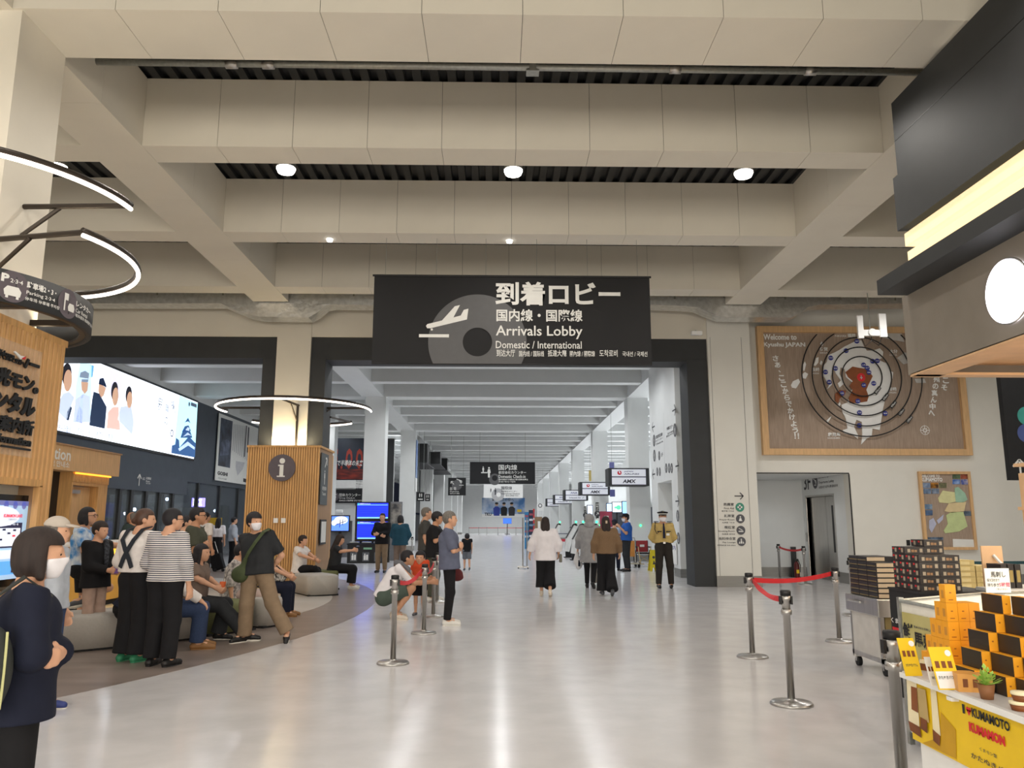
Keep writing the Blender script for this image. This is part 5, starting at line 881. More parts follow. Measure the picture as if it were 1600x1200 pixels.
for c in range(3):
    for r in range(8 if c else 7):
        goods('flat_gift_box', 'cart%d' % 0, 'flat black gift box, %s up in the %s column from the front of the cart' % (ORD[r], ORD[c]), (cx0 + .01 + .02 * c * 0, cy0 + .03 + c * .212, .762 + r * bh), (bw, bd, bh - .002), (m_bx, [('gold_line_print', (-.001, .005, .012), (0, bd - .005, .017), m_gold), ('label_print', (.01, -.002, .006), (.2, 0, bh - .008), m_beige)]), 'flat black gift boxes on the cart')
for r in range(8): goods('flat_gift_box', 'cart0', 'flat black gift box, %s up in the column behind the other cart boxes' % ORD[r], (cx0 + .36, cy0 + .03, .762 + r * bh), None, None, None)
t = thing('stock_pedestal', 'black pedestal under the tall stack of brown snack boxes', 'stand', (3.9, 7.2, 0)); px0, px1, py0, py1, pz_ = 3.62, 4.33, 6.9, 7.45, .93
obj('plinth', MB().box((px0, py0, 0), (px1, py1, pz_)), m_blk2, t); obj('top_board', MB().box((px0 - .01, py0 - .01, pz_), (px1, py1, pz_ + .02)), m_black, t); fpd = Fr((px0 - .004, 0, 0), -90)
tpl(t, 'くまもと', fpd, 1393, 964, 972, 1420, 985, m_print, w=.004, bold=.03); decal(t, 'stripe_print', fpd, m_red, [rect(-7.42, .55, -7.2, .6)], .003)
m_bk = mat('box_brown_black', '2a2422', .4); m_tan = mat('print_tan', '9a7450', .5); m_gr = mat('print_cream', 'a89a86', .5)
bw, bd, bh = .178, .115, .062
def snack(label, loc): return goods('snack_box', 'snack', label, loc, (bw - .002, bd - .002, bh - .002), (m_bk, [('cup_print', (.025, -.002, .012), (.05, 0, .042), m_gr), ('cake_print', (.06, -.002, .014), (.085, 0, .036), m_tan), ('cup_print', (.09, -.002, .014), (.11, 0, .034), m_tan), ('cup_print', (.135, -.002, .012), (.16, 0, .045), m_gr), ('label_print', (-.002, .03, .012), (0, .06, .048), m_gr), ('mark_print', (-.002, .075, .035), (0, .1, .05), m_red)]), 'brown snack boxes stacked on the pedestal')
for c in range(2):
    for k in range(4):
        for r in range(5 if k < 2 else 6): snack('brown snack box, %s up, %s row back, %s column of the pedestal stack' % (ORD[r], ORD[k], ('cart-side', 'freezer-side')[c]), (px0 + .3 + c * bw - .28 + .0, py0 + .01 + k * bd, pz_ + .02 + r * bh))
for k in range(2): snack('brown snack box lying on the very top of the pedestal stack, %s' % ('front', 'rear')[k], (px0 + .2 + .0, py0 + .01 + (2 + k) * bd, pz_ + .02 + 6 * bh))
# pale cartons, easel, price card and dark packs behind the freezer
t = thing('goods_table', 'low white table behind the freezer carrying pale cartons', 'table', (5.4, 8, 0)); q0 = at(1492, 919, 8.0); q1 = at(1590, 919, 8.0); tz = q0.z
obj('table_top', MB().box((q0.x - .05, 7.9, tz - .03), (q1.x + .4, 8.5, tz)), m_white, t)
for x in (q0.x, q1.x + .3):
    for y in (7.95, 8.4): obj('leg', MB().box((x, y, 0), (x + .04, y + .04, tz - .03)), m_steel, t)
m_pale = mat('carton_pale', 'cdbb80', .6, var=.04)
for c in range(2):
    for r in range(5 if c == 0 else 4): goods('pale_carton', 'pale', 'pale yellow carton, %s up in the %s pile behind the freezer' % (ORD[r], ORD[c]), (q0.x + c * .2, 7.95, tz + .001 + r * .055), (.19, .3, .053), (m_pale, [('label_print', (.05, -.002, .01), (.14, 0, .04), mat('print_straw', 'e0d29c', .6))]), 'pale cartons piled behind the freezer')
q = at(1553, 885, 7.2); t = thing('wood_easel', 'small pale wooden easel seen from behind above the price card', 'easel', q); ze = at(1553, 853, 7.2).z
obj('back_panel', MB().box((q.x - .1, 7.2, q.z - .25), (q.x + .09, 7.215, ze)), m_peach, t); obj('strut', MB().tube([(q.x, 7.19, ze - .08), (q.x + .09, 7.05, q.z - .1)], .014, 6), m_white, t)
FA = [(2.92, 5.86), (2.92, 4.35), (4.3, 4.35), (4.6, 6.6), (3.9, 6.45)]
fz = thing('freezer_case', 'open top white freezer case with lit inside and a horse meat banner', 'freezer', (3.6, 5.3, 0)); FLf = Fr((0, 0, 0), ex=(1, 0, 0), ey=(0, 1, 0))
ctr = Vector((sum(p[0] for p in FA) / 5, sum(p[1] for p in FA) / 5)); ins = [tuple(ctr + (Vector(p) - ctr) * .9) for p in FA]
obj('case_body', MB().prism(FA, FLf, .08, .72), m_white, fz); obj('plinth', MB().prism(ins, FLf, 0, .08), m_blk2, fz); mb = MB(); n = 5
for z0, z1 in ((.72, .97),):
    for i in range(n):
        j = (i + 1) % n; mb.add([(*FA[i], z0), (*FA[j], z0), (*FA[j], z1), (*FA[i], z1), (*ins[i], z0), (*ins[j], z0), (*ins[j], z1), (*ins[i], z1)], [(0, 1, 2, 3), (5, 4, 7, 6), (3, 2, 6, 7)])
obj('rim_wall', mb, mat('freezer_white', 'e9e6dc', .4), fz); mb = MB()
for i in range(n): a, b = FA[i], FA[(i + 1) % n]; mb.tube([(*a, .975), (*b, .975)], .014, 6)
obj('rim_trim', mb, m_galv, fz); obj('glow_sheet', MB().prism([tuple(ctr + (Vector(p) - ctr) * .86) for p in FA], FLf, .73, .74), glow('freezer_glow', 'fbf6dc', .85), fz)  # glowing sheet covers the whole inside of the case
obj('corner_post', MB().box((2.905, 5.84, 0), (2.94, 5.875, 1.0)), m_galv, fz)
ff = Fr((2.915, 0, 0), -90); zt2, zb2 = ff.px(1420, 958)[1], .4; m_ban2 = mat('banner_olive', 'b9ae6c', .55, c2='c6bd82', scale=3); decal(fz, 'banner_sheet', ff, m_ban2, [rect(-5.82, zb2, -4.4, zt2)], 0, .006)
tpl(fz, '鮮', ff, 1414, 972, 1001, 1429, 985, m_black, w=.01, bold=.03); tpl(fz, '馬刺し', ff, 1431, 986, 1010, 1475, 1008, m_black, w=.01, bold=.03); tpl(fz, '熊本が誇る馬刺し専門店', ff, 1430, 977, 981, 1466, 990, m_gmark, w=.01)
q = at(1560, 922, 6.3); t = thing('price_card', 'white price card for horse meat standing at the freezer back', 'sign', q); fr = Fr((0, 6.3, 0)); Q = fr.bx(1538, 926, 1580, 888); Q = (Q[0], min(Q[1], Q[3]), Q[2], max(Q[1], Q[3]))
obj('card', MB().box((Q[0], 6.3, Q[1]), (Q[2], 6.308, Q[3])), m_white, t); obj('foot', MB().box((Q[0] + .03, 6.3, Q[1] - .12), (Q[0] + .06, 6.33, Q[1])), m_galv, t)
for s, a, mm in (('馬刺し', (1548, 893, 1570, 902), m_black), ('保冷剤付きで', (1542, 904, 1561, 909), m_ink), ('持ち歩き', (1543, 911, 1560, 917), m_ink), ('5時間', (1561, 910, 1577, 917), mat('print_pink', 'd0406c', .6)), ('ご安心ください', (1556, 919, 1574, 922), m_ink)): textpx(t, s, fr, *a, mm, w=.004)
for k in range(3): goods('dark_pack', 'dark', 'dark food pack standing behind the price card, %s from the easel' % ORD[k], (at(1565 + k * 11, 900, 6.9).x, 6.9, .98), (.05, .2, .2), (m_bk, [('label_print', (.01, -.002, .05), (.04, 0, .15), m_gold)]), 'dark packs behind the price card')
t = thing('goods_table', 'white ledge table behind the price card carrying dark packs', 'table', (4.6, 7, 0)); xx = at(1562, 900, 6.9).x; obj('table_top', MB().box((xx - .1, 6.75, .95), (xx + .7, 7.1, .978)), m_white, t); obj('leg', MB().box((xx, 6.8, 0), (xx + .04, 6.84, .95)), m_steel, t); obj('leg', MB().box((xx + .5, 6.8, 0), (xx + .54, 6.84, .95)), m_steel, t)
# ---------------------------------------------------------------- yellow sweets table
TX, TY1, TY0, TZ = 2.03, 4.12, 1.2, .8
t = thing('sweets_table', 'white display table with a yellow apron banner and grey edge', 'table', (2.5, 2.8, 0))
obj('table_top', MB().box((TX, TY0, TZ - .035), (3.0, TY1, TZ), .008), mat('table_grey', 'c6c2c0', .45), t); obj('edge_strip', MB().box((TX - .008, TY0, TZ - .03), (TX, TY1, TZ - .006)), m_white, t)
obj('side_panel', MB().box((TX + .04, TY0, 0), (TX + .06, TY1 - .06, TZ - .04)), m_white, t); obj('end_panel', MB().box((TX + .06, TY1 - .06, 0), (2.95, TY1 - .04, TZ - .04)), m_white, t)
fy = Fr((TX + .03, 0, 0), -90); fy0 = min(fy.px(1407, 1143)[1], fy.px(1496, 1186)[1]); decal(t, 'apron_banner', fy, m_yellow, [rect(-TY1 + .02, fy0, -TY0, TZ - .04)], 0, .006)
Y_ = lambda x, y: (lambda q: (q[0], max(q[1], fy0 + .004)))(fy.px(1360 + x / 5, 960 + y / 5))
mc1 = mat('cake_cream', 'efe3bd', .6); mc2 = mat('cake_brown', '8a4c1c', .55, c2='6e3a14'); mc3 = mat('cake_dough', 'b9a06a', .6)
decs(t, 'photo_print', fy, mat('yellow_shade', 'c99a14', .6), [[Y_(560, 760), Y_(680, 900), Y_(685, 1130), Y_(420, 1010), Y_(560, 960)]], .008)
decs(t, 'photo_print', fy, mc1, [[Y_(297, 505), Y_(375, 530), Y_(400, 880), Y_(315, 830)], [Y_(485, 580), Y_(530, 600), Y_(565, 950), Y_(505, 900)]], .01)
decs(t, 'photo_print', fy, mc2, [[Y_(315, 830), Y_(405, 880), Y_(418, 965), Y_(330, 905)], [Y_(505, 895), Y_(565, 950), Y_(560, 1030), Y_(510, 985)], [Y_(335, 560), Y_(380, 575), Y_(392, 770), Y_(340, 740)]], .012); decs(t, 'photo_print', fy, mc3, [[Y_(385, 570), Y_(450, 590), Y_(480, 850), Y_(405, 800)]], .013); decs(t, 'photo_print', fy, mc2, [[Y_(412, 800), Y_(465, 830), Y_(470, 930), Y_(415, 890)]], .015)
def yt(s, xL, yT, yB, xR, yR, m, **k): a = Y_(xL, yB); b = Y_(xL, yT); c = Y_(xR, yR); return text(t, s, fy, a[0], a[1], c[0], b[1], m, w=.01, **k)
yt('I', 738, 700, 770, 752, 735, m_black, bold=.04); yt('KUMAMOTO', 812, 728, 800, 1104, 850, m_black, bold=.04); yt('KUMAMON', 790, 838, 912, 1066, 960, m_red, bold=.06); yt('くまモン型', 872, 1035, 1062, 1005, 1090, m_ink); yt('かたぬきバウム', 806, 1075, 1118, 1165, 1170, m_ink)
a = Y_(765, 745); c = Y_(802, 745); r = (c[0] - a[0]) / 4; m0 = (a[0] + 2 * r, a[1] - .0); decal(t, 'heart_print', fy, m_red, [circ(m0[0] - r, m0[1] + r * .6, r * 1.05, 16), circ(m0[0] + r, m0[1] + r * .6, r * 1.05, 16), [(m0[0] - 2 * r, m0[1] + r * .4), (m0[0], m0[1] - 2.4 * r), (m0[0] + 2 * r, m0[1] + r * .4)]], .01)
obj('latch', MB().box((TX - .01, 3.66, TZ - .05), (TX + .03, 3.7, TZ - .034)), m_white, t)
# pyramid of small orange boxes
bs, bz = .0545, .087; m_obr = mat('box_print_brown', 'a05c18', .5)
X0, Y0 = 2.18, 3.92
for k in range(5):
    ny = 5 - k; nx = (6, 5, 5, 4, 2)[k] - (1 if k < 4 else 1)
    for i in range(nx):
        for j in range(ny):
            if i > 0 and j > 0 and i < nx - 1 and j < ny - 1: continue
            goods('orange_gift_box', 'orange', 'small orange gift box, tier %s of the pyramid, %s across and %s deep' % (('one', 'two', 'three', 'four', 'five')[k], ORD[i], ORD[j]), (X0 + i * bs, Y0 + j * bs, TZ + .001 + k * bz), (bs - .0015, bs - .0015, bz - .001), (m_orange, [('mark_print', (.02, -.0006, .045), (.03, 0, .05), m_obr), ('text_print', (.014, -.0006, .012), (.036, 0, .016), m_obr), ('label_print', (-.0006, .014, .02), (0, .036, .058), mat('box_print_pale', 'c98a30', .5))]), 'orange gift boxes in the pyramid')
# stepped stack of black faced boxes
bl, bt_, bh2 = .157, .039, .081
for k in range(5):
    for i in range(3):
        goods('black_gift_box', 'blk', 'black fronted gift box, tier %s of the stepped stack, %s from the pyramid' % (('one', 'two', 'three', 'four', 'five')[k], ORD[i]), (2.135 + .0395 * k + (bt_ + .002) * i, 3.66 - bl * i, TZ + .001 + k * bh2), (bt_, bl - .003, bh2 - .0015), (m_orange, [('front_panel', (-.0012, 0, 0), (0, bl - .003, bh2 - .0015), m_bx), ('mark_print', (.014, -.0006, .04), (.022, 0, .046), m_obr)]), 'black fronted boxes in the stepped stack')
for k in range(1, 5):                                                  # boxes behind the steps carry the upper tiers
    for i in range(3):
        for j in range(k): goods('black_gift_box', 'blk', 'black fronted box inside the stepped stack, row %s back, %s up, %s from pyramid' % (ORD[k], ORD[j], ORD[i]), (2.135 + .0395 * k + (bt_ + .002) * i, 3.66 - bl * i, TZ + .001 + j * bh2), None, None, None)
# leaflets, samples and plants
def leaflet(label, x0, y0, x1, y1, Y, m, m2, txt):
    p = at((x0 + x1) / 2, y1, Y); q = thing('leaflet_stand', label, 'leaflet', (p.x, p.y, TZ), group='leaflets on the yellow table'); a = at(x0, y1, Y); b = at(x1, y1, Y); w_ = (b.x - a.x); zt_ = at(x0, y0, Y).z; X = a.x; hh = max(zt_ - TZ, .05)
    fr = Fr((X, Y, TZ), ex=(1, 0, 0), ey=(0, .35, .937)); obj('card', MB().prism(rect(0, 0, w_, hh), fr, -.004, 0), m, q); decal(q, 'card_print', fr, m2, [rect(.005, .005, w_ - .005, hh * .42)], .001); text(q, txt, fr, .012, hh * .24, w_ - .012, hh * .32, m_ink, w=.002, bold=.02)
    decal(q, 'card_print', fr, mc2, [rect(w_ * (.12 + .28 * i), hh * .5, w_ * (.3 + .28 * i), hh * .66) for i in range(3)], .0015); decal(q, 'card_print', fr, m_white, [circ(w_ * .8, hh * .85, .014, 16)], .0015)
    return q
leaflet('yellow leaflet with a grey photo leaning at the far table corner', 1415, 996, 1441, 1049, 3.98, m_yellow, m_yellow, 'かたぬきバウム'); leaflet('larger yellow and white leaflet leaning in front of the pyramid', 1466, 1010, 1502, 1064, 3.66, m_yellow, m_white, 'かたぬきバウム'); leaflet('narrow white leaflet between the cake sample and the large leaflet', 1454, 1026, 1470, 1056, 3.74, m_white, m_print, '型抜き')
p = gr(1446, 1048, TZ); q = thing('cake_sample', 'hexagonal layered cake sample on the table corner', 'cake', (p.x + .02, p.y + .03, TZ)); obj('sponge', MB().lathe([(.042, 0), (.044, .034)], (p.x + .03, p.y + .02, TZ), 6), mc2, q); obj('icing', MB().lathe([(.046, .034), (.046, .045)], (p.x + .03, p.y + .02, TZ), 6), mc1, q)
p = gr(1522, 1080, TZ); q = thing('orange_gift_carton', 'orange carton with small dark figures lying before the black fronted boxes', 'box', (p.x + .0, p.y, TZ), -.25); obj('carton', MB().box((-.07, -.03, 0), (.07, .07, .075)), mat('carton_orange', 'd99c4c', .5), q, local=True)
obj('print', MB().box((-.05, -.031, .02), (-.03, -.03, .055)).box((-.01, -.031, .02), (.01, -.03, .055)).box((.03, -.031, .02), (.05, -.03, .055)), mc2, q, local=True)
p = gr(1574, 1092, TZ); p.x = 2.07; q = thing('potted_fern', 'small green fern in a brown pot on the yellow table', 'plant', (p.x, p.y, TZ)); c0 = Vector((p.x, p.y, TZ)); m_pot = mat('pot_brown', '8a5a34', .6); obj('pot', MB().lathe([(.024, 0), (.034, .06), (.03, .06), (.028, .05)], c0, 20), m_pot, q, True)
m_leaf = mat('fern_green', '7fae3a', .5, c2='a8c858', scale=30); random.seed(9)
for i in range(46):
    a = random.random() * 2 * PI; e = random.uniform(.3, 1.4); L = random.uniform(.03, .075); d = Vector((math.cos(a) * math.cos(e), math.sin(a) * math.cos(e), math.sin(e))); b = c0 + Vector((0, 0, .055)); s_ = d.cross(Vector((0, 0, 1))).normalized() * .009; tip = b + d * L
    mb = MB(); mb.tube([b, tip], .0009, 4); mb.add([tip - d * .012 + s_ * .2, tip + s_, tip + d * .016, tip - s_], [(0, 1, 2, 3)]); obj('leaf', mb, m_leaf, q)
p = gr(1588, 1110, TZ); p.x = 2.075; q = thing('cake_sample', 'round cream topped cake samples stacked beside the fern pot', 'cake', (p.x, p.y, TZ)); c0 = (p.x + .0, p.y, TZ)
for k in range(2): obj('sponge', MB().lathe([(.03, .0), (.036, .024)], (c0[0] + .01 * k, c0[1], TZ + .036 * k), 18), mc2, q, True); obj('icing', MB().lathe([(.038, .024), (.038, .034), (0, .036)], (c0[0] + .01 * k, c0[1], TZ + .036 * k), 18), mc1, q, True)
# fire extinguisher and box in the alcove
p = G2(1243, 902); q = thing('fire_extinguisher', 'small red fire extinguisher on the alcove floor', 'extinguisher', (p.x, 22.9, 0)); obj('cylinder_body', MB().lathe([(.07, 0), (.075, .02), (.075, .36), (.05, .42), (.025, .45)], (p.x, 22.9, 0), 20), mat('extinguisher_red', '5a1414', .35), q, True); obj('valve', MB().box((p.x - .03, 22.86, .45), (p.x + .05, 22.92, .52)), m_black, q); obj('hose', MB().tube([(p.x + .05, 22.88, .48), (p.x + .1, 22.88, .35), (p.x + .085, 22.88, .15)], .012), m_black, q); obj('label', MB().box((p.x - .04, 22.818, .12), (p.x + .04, 22.826, .22)), m_yellow, q)
p = G2(1233, 900); q = thing('floor_post', 'slim grey metal post beside the fire extinguisher', 'post', (p.x, 23.1, 0)); obj('post_body', MB().box((p.x - .07, 23.1, .02), (p.x + .07, 23.16, .85)), m_dark, q); obj('base', MB().box((p.x - .12, 23.0, 0), (p.x + .12, 23.25, .02)), m_blk2, q)
# ---------------------------------------------------------------- right side of the concourse: kiosks, screens, wheelchairs, wet floor sign
def lcd(name, label, x0, y0, x1, y1, Y, m, cat='screen', post=True):
    fr = Fr((0, Y, 0)); Q = fr.bx(x0, y1, x1, y0); Q = (Q[0], min(Q[1], Q[3]), Q[2], max(Q[1], Q[3])); t = thing(name, label, cat, (Q[0], Y, Q[1])); obj('bezel', MB().box((Q[0] - .03, Y + .005, Q[1] - .03), (Q[2] + .03, Y + .08, Q[3] + .03)), m_screenblk, t); decal(t, 'display', fr, m, [rect(*Q)], .0)
    if post: obj('support', MB().box(((Q[0] + Q[2]) / 2 - .04, Y + .08, 0), ((Q[0] + Q[2]) / 2 + .04, Y + .14, Q[3])), m_dark, t)
    return t, fr, Q
lcd('counter_screen', 'left bright screen over the airline desks behind the second white column', 948, 787, 956.5, 801, 40, glow('scr_pale', 'a9c8ff', 2.2)); t, fr, Q = lcd('counter_screen', 'large bright screen over the airline desks with green map patch', 957, 785, 971, 800, 39, glow('scr_white', 'dff0ff', 3.)); decal(t, 'display_print', fr, glow('scr_green', '5ce09a', 1.6), [circ(*fr.px(966.5, 793), .12), circ(*fr.px(961.5, 793), .06)], .004)
lcd('counter_screen', 'right bright blue screen over the airline desks beside the big column', 972.5, 784, 979.5, 802, 38, glow('scr_blue', '8cc0ff', 2.)); lcd('kiosk_screen', 'tall narrow lit screen near the check-in machines', 918, 790, 925.5, 803.5, 38, glow('scr_kiosk', 'cfe0ff', 2.5))
for i, (x0, y0, x1, y1, Y) in enumerate(((930.5, 769, 936, 785, 34), (912.5, 780, 916.5, 791, 44))):
    fr = Fr((0, Y, 0)); Q = fr.bx(x0, y1 + 36 - 8 * i, x1, y0); t = thing('vertical_sign', ('tall narrow sign post, white above black, beside the pink notice', 'narrow white over black sign post behind the check-in machines')[i], 'sign', ((Q[0] + Q[2]) / 2, Y, 0)); zs = fr.px(x0, y1)[1]; zq = fr.px(x0, y1 + 25)[1]
    obj('upper_panel', MB().box((Q[0], Y, zs), (Q[2], Y + .05, Q[3])), m_white, t); obj('lower_panel', MB().box((Q[0], Y, zq), (Q[2], Y + .05, zs)), m_black, t); obj('post', MB().box(((Q[0] + Q[2]) / 2 - .03, Y + .01, 0), ((Q[0] + Q[2]) / 2 + .03, Y + .05, zq)), m_steel, t); c = ((Q[0] + Q[2]) / 2, (zs + Q[3]) / 2)
    decal(t, 'pictogram', fr, m_ink, [circ(c[0], c[1], .13, 20)], .003); decal(t, 'pictogram', fr, m_white, arrow(c[0], c[1], .07, PI / 4, .02), .006)
    for k, ch in enumerate('自動チェックイン機'): text(t, ch, fr, c[0] - .05, zs - .12 - k * .1, c[0] + .05, zs - .04 - k * .1, m_print, w=.003)
fr = Fr((0, 29, 0)); Q = fr.bx(934, 842, 960, 795); zc = fr.px(940, 834)[1]; t = thing('notice_stand', 'white framed notice stand with a dark pink poster', 'notice stand', ((Q[0] + Q[2]) / 2, 29, 0)); obj('frame', MB().box((Q[0], 29, zc), (Q[2], 29.05, Q[3])), mat('frame_white', 'cfcdd4', .5), t); decal(t, 'poster_sheet', fr, mat('poster_rose', '8e2a44', .5, c2='a84058', scale=4), [rect(*fr.bx(937, 832, 957, 799))], .004); decal(t, 'poster_print', fr, m_print, [rect(*fr.bx(944, 813, 951, 806))], .008)
obj('post', MB().box(((Q[0] + Q[2]) / 2 - .03, 29.01, 0), ((Q[0] + Q[2]) / 2 + .03, 29.04, zc)), m_steel, t); obj('base', MB().box((Q[0] + .1, 28.85, 0), (Q[2] - .1, 29.2, .03)), m_steel, t)
m_kw = mat('kiosk_white', 'dcdcda', .35); g_green = glow('status_green', '2cff8a', 6.)
def kiosk(label, x, y, s=1):
    t = thing('check_in_kiosk', label, 'kiosk', (x, y, 0), group='self check-in machines'); fr = Fr((x, y, 0), 0)
    bodyp = [(-.18, .0), (.22, 0), (.22, .12), (.06, .2), (.1, .75), (.36, 1.42), (.3, 1.5), (.16, 1.46), (-.12, .8), (-.18, .2)]
    obj('column', MB().prism([(u, v) for u, v in bodyp], fr, -.1, .1), m_blk2, t); obj('side_shell', MB().prism([(-.22, .28), (-.02, .25), (.12, .8), (.34, 1.38), (.2, 1.42), (-.16, .85)], fr, .1, .16), m_kw, t); obj('side_shell', MB().prism([(-.22, .28), (-.02, .25), (.12, .8), (.34, 1.38), (.2, 1.42), (-.16, .85)], fr, -.16, -.1), m_kw, t)
    obj('touch_screen', MB().prism([(-.17, .85), (-.15, .84), (.19, 1.42), (.16, 1.44)], fr, -.2, .2), m_screenblk, t); obj('base_plate', MB().box((x - .25, y - .25, 0), (x + .25, y + .25, .03)), m_blk2, t); obj('status_lamp', MB().ball((x + .3, y - .1, 1.56), .045, 10), g_green, t, True)
for i, (x, Y) in enumerate(((3.5, 27.5), (3.45, 30.2), (3.3, 33.5), (3.25, 36), (3.15, 44))): kiosk(('nearest white and black self check-in machine behind the hooded walker', 'second self check-in machine from the hooded walker', 'third self check-in machine along the row', 'fourth self check-in machine along the row', 'farthest self check-in machine near the blue trolley')[i], x, Y)
def wheelchair(label, x, y):
    t = thing('wheelchair', label, 'wheelchair', (x, y, 0), group='wheelchairs by the column'); mc = mat('wheelchair_red', 'a03034', .6); mg_ = mat('wheelchair_beige', 'bfa878', .45)
    for s in (-1, 1):
        w = obj('wheel', MB().tube([(x + s * .27, y + .1 + .28 * math.cos(2 * PI * i / 24), .29 + .28 * math.sin(2 * PI * i / 24)) for i in range(24)], .018, 6, True, True), m_blk2, t, True); sp = MB()
        for i in range(6): a = PI * i / 6; sp.tube([(x + s * .27, y + .1 + .27 * math.cos(a), .29 + .27 * math.sin(a)), (x + s * .27, y + .1 - .27 * math.cos(a), .29 - .27 * math.sin(a))], .004, 4)
        obj('spokes', sp, m_steel, w); obj('castor', MB().tube([(x + s * .2 - .015, y - .35, .08), (x + s * .2 + .015, y - .35, .08)], .08, 16), m_blk2, t); obj('push_handle', MB().tube([(x + s * .21, y + .2, .5), (x + s * .21, y + .22, .88), (x + s * .21, y + .34, .9)], .014, 8), m_black, t)
        obj('armrest', MB().box((x + s * .22 - .025, y - .25, .66), (x + s * .22 + .025, y + .15, .7)), m_blk2, t); obj('side_frame', MB().tube([(x + s * .22, y + .2, .68), (x + s * .22, y - .28, .68), (x + s * .2, y - .32, .45), (x + s * .17, y - .42, .12)], .015, 8), mg_, t); obj('footrest', MB().box((x + s * .12 - .07, y - .52, .1), (x + s * .12 + .07, y - .38, .12)), mg_, t)
    obj('seat', MB().box((x - .2, y - .25, .44), (x + .2, y + .18, .49), .015), m_blk2, t); obj('backrest', MB().box((x - .2, y + .17, .5), (x + .2, y + .21, .9), .012), mc, t); obj('cross_brace', MB().tube([(x - .2, y - .1, .15), (x + .2, y - .1, .44)], .013, 6).tube([(x + .2, y - .1, .15), (x - .2, y - .1, .44)], .013, 6), mg_, t); obj('label', MB().box((x - .08, y + .163, .68), (x + .08, y + .17, .76)), m_print, t)
wheelchair('red backed folded wheelchair standing against the nearest white column', 5.2, 28.6); wheelchair('second wheelchair partly hidden behind the guard', 6.0, 28.3)
t = thing('luggage_trolley', 'orange and steel luggage trolley beside the blue shirted staff', 'trolley', (4.75, 28.3, 0)); mb = MB(); [mb.tube([(4.6 + dx, 28.5, .1), (4.6 + dx, 28.55, 1.0)], .015, 6) for dx in (0, .3)]; mb.tube([(4.6, 28.55, 1.0), (4.9, 28.55, 1.0)], .018, 6); obj('frame', mb, m_steel, t); obj('back_board', MB().box((4.62, 28.47, .35), (4.88, 28.5, .9)), mat('trolley_orange', 'c8863c', .5), t); obj('platform', MB().box((4.58, 27.8, .12), (4.92, 28.5, .16)), m_steel, t)
for x in (4.6, 4.9):
    for y in (27.9, 28.4): obj('castor', MB().tube([(x - .02, y, .06), (x + .02, y, .06)], .06, 12), m_blk2, t)
fr = Fr((0, 0, 0)); p = G2(1053, 893); t = thing('wet_floor_sign', 'yellow folding wet floor sign beside the guard', 'sign', (p.x, p.y, 0)); x, y = 5.05, p.y + .2
f1 = Fr((x - .15, y - .12, 0), ex=(1, 0, 0), ey=(0, .3, .954)); f2_ = Fr((x - .15, y + .3, 0), ex=(1, 0, 0), ey=(0, -.3, .954)); m_ys = mat('wet_yellow', 'd8c414', .5)
for f, nm in ((f1, 'front_leaf'), (f2_, 'rear_leaf')): obj(nm, MB().prism([(.0, 0), (.07, 0), (.1, .12), (.2, .12), (.23, 0), (.3, 0), (.24, .68), (.06, .68)], f, -.01, .01), m_ys, t)
obj('hinge', MB().tube([(x - .1, y + .09, .655), (x + .1, y + .09, .655)], .012, 6), m_ys, t); decal(t, 'print', f1, m_ink, [circ(.15, .45, .045, 16), [(.1, .22), (.2, .22), (.15, .36)]], .012)
t = thing('service_desk', 'low white desk board with blue lettering behind the guard', 'sign', (5.1, 23.2, 0)); f = Fr((CX - .02, 0, 0), -90); a = f.px(1047, 870); b = f.px(1057, 845); obj('board', MB().prism(rect(a[0], .35, b[0], .95), f, 0, .01), m_white, t); text(t, '案内', f, a[0] + .1, .75, b[0] - .1, .88, mat('ink_blue', '3c3c90', .6), w=.012)
# shelves, board and notice stands near the middle of the concourse
for i, (x0, x1, c_, y0) in enumerate(((820, 826, '2c7cb0', 800), (826.5, 833, '22304a', 797), (833, 835.5, 'c83c40', 795))):
    fr = Fr((0, 48, 0)); a, b = fr.px(x0, 860), fr.px(x1, y0); t = thing('leaflet_rack', ('blue', 'dark', 'red')[i] + ' tall leaflet rack in the middle of the concourse', 'rack', ((a[0] + b[0]) / 2, 48, 0), group='leaflet racks'); obj('rack_body', MB().box((a[0], 48, 0), (b[0], 48.4, b[1])), mat('rack_' + c_, c_, .5), t)
    for k in range(5): z = b[1] * (.3 + .14 * k); obj('leaflet', MB().box((a[0] + .02, 47.97, z), (b[0] - .02, 48, z + .12)), mat('leaf_col%d' % (k % 3), ('d8d8e0', 'a05060', '6c8ca8')[k % 3], .6), t)
fr = Fr((0, 46, 0)); a, b = fr.px(835.5, 850), fr.px(847, 807.5); t = thing('notice_board', 'tan notice board with white sheet in the middle of the concourse', 'board', (a[0], 46, 0)); obj('board', MB().box((a[0], 46, a[1] + .55), (b[0], 46.06, b[1])), mat('cork', '8a7258', .7), t); obj('sheet', MB().box((a[0] + .18, 45.99, b[1] - .75), (b[0] - .1, 46, b[1] - .25)), m_print, t); obj('leg', MB().box((a[0], 46, 0), (a[0] + .05, 46.06, a[1] + .55)), m_steel, t); obj('leg', MB().box((b[0] - .05, 46, 0), (b[0], 46.06, a[1] + .55)), m_steel, t)
fr = Fr((0, 27.3, 0)); p = at(817, 880, 27.3); t = thing('sign_stand', 'thin steel sign stand left of the white bloused walker', 'stand', (p.x, 27.3, 0)); zt_ = at(817, 809, 27.3).z
for dx in (0, .14): obj('post', MB().tube([(p.x + dx, 27.3, .08), (p.x + dx, 27.3, zt_)], .022, 8), m_steel, t)
obj('foot', MB().box((p.x - .18, 27.25, .04), (p.x + .2, 27.35, .08)), m_steel, t); obj('foot', MB().box((p.x + .03, 27., .04), (p.x + .1, 27.6, .08)), m_steel, t)
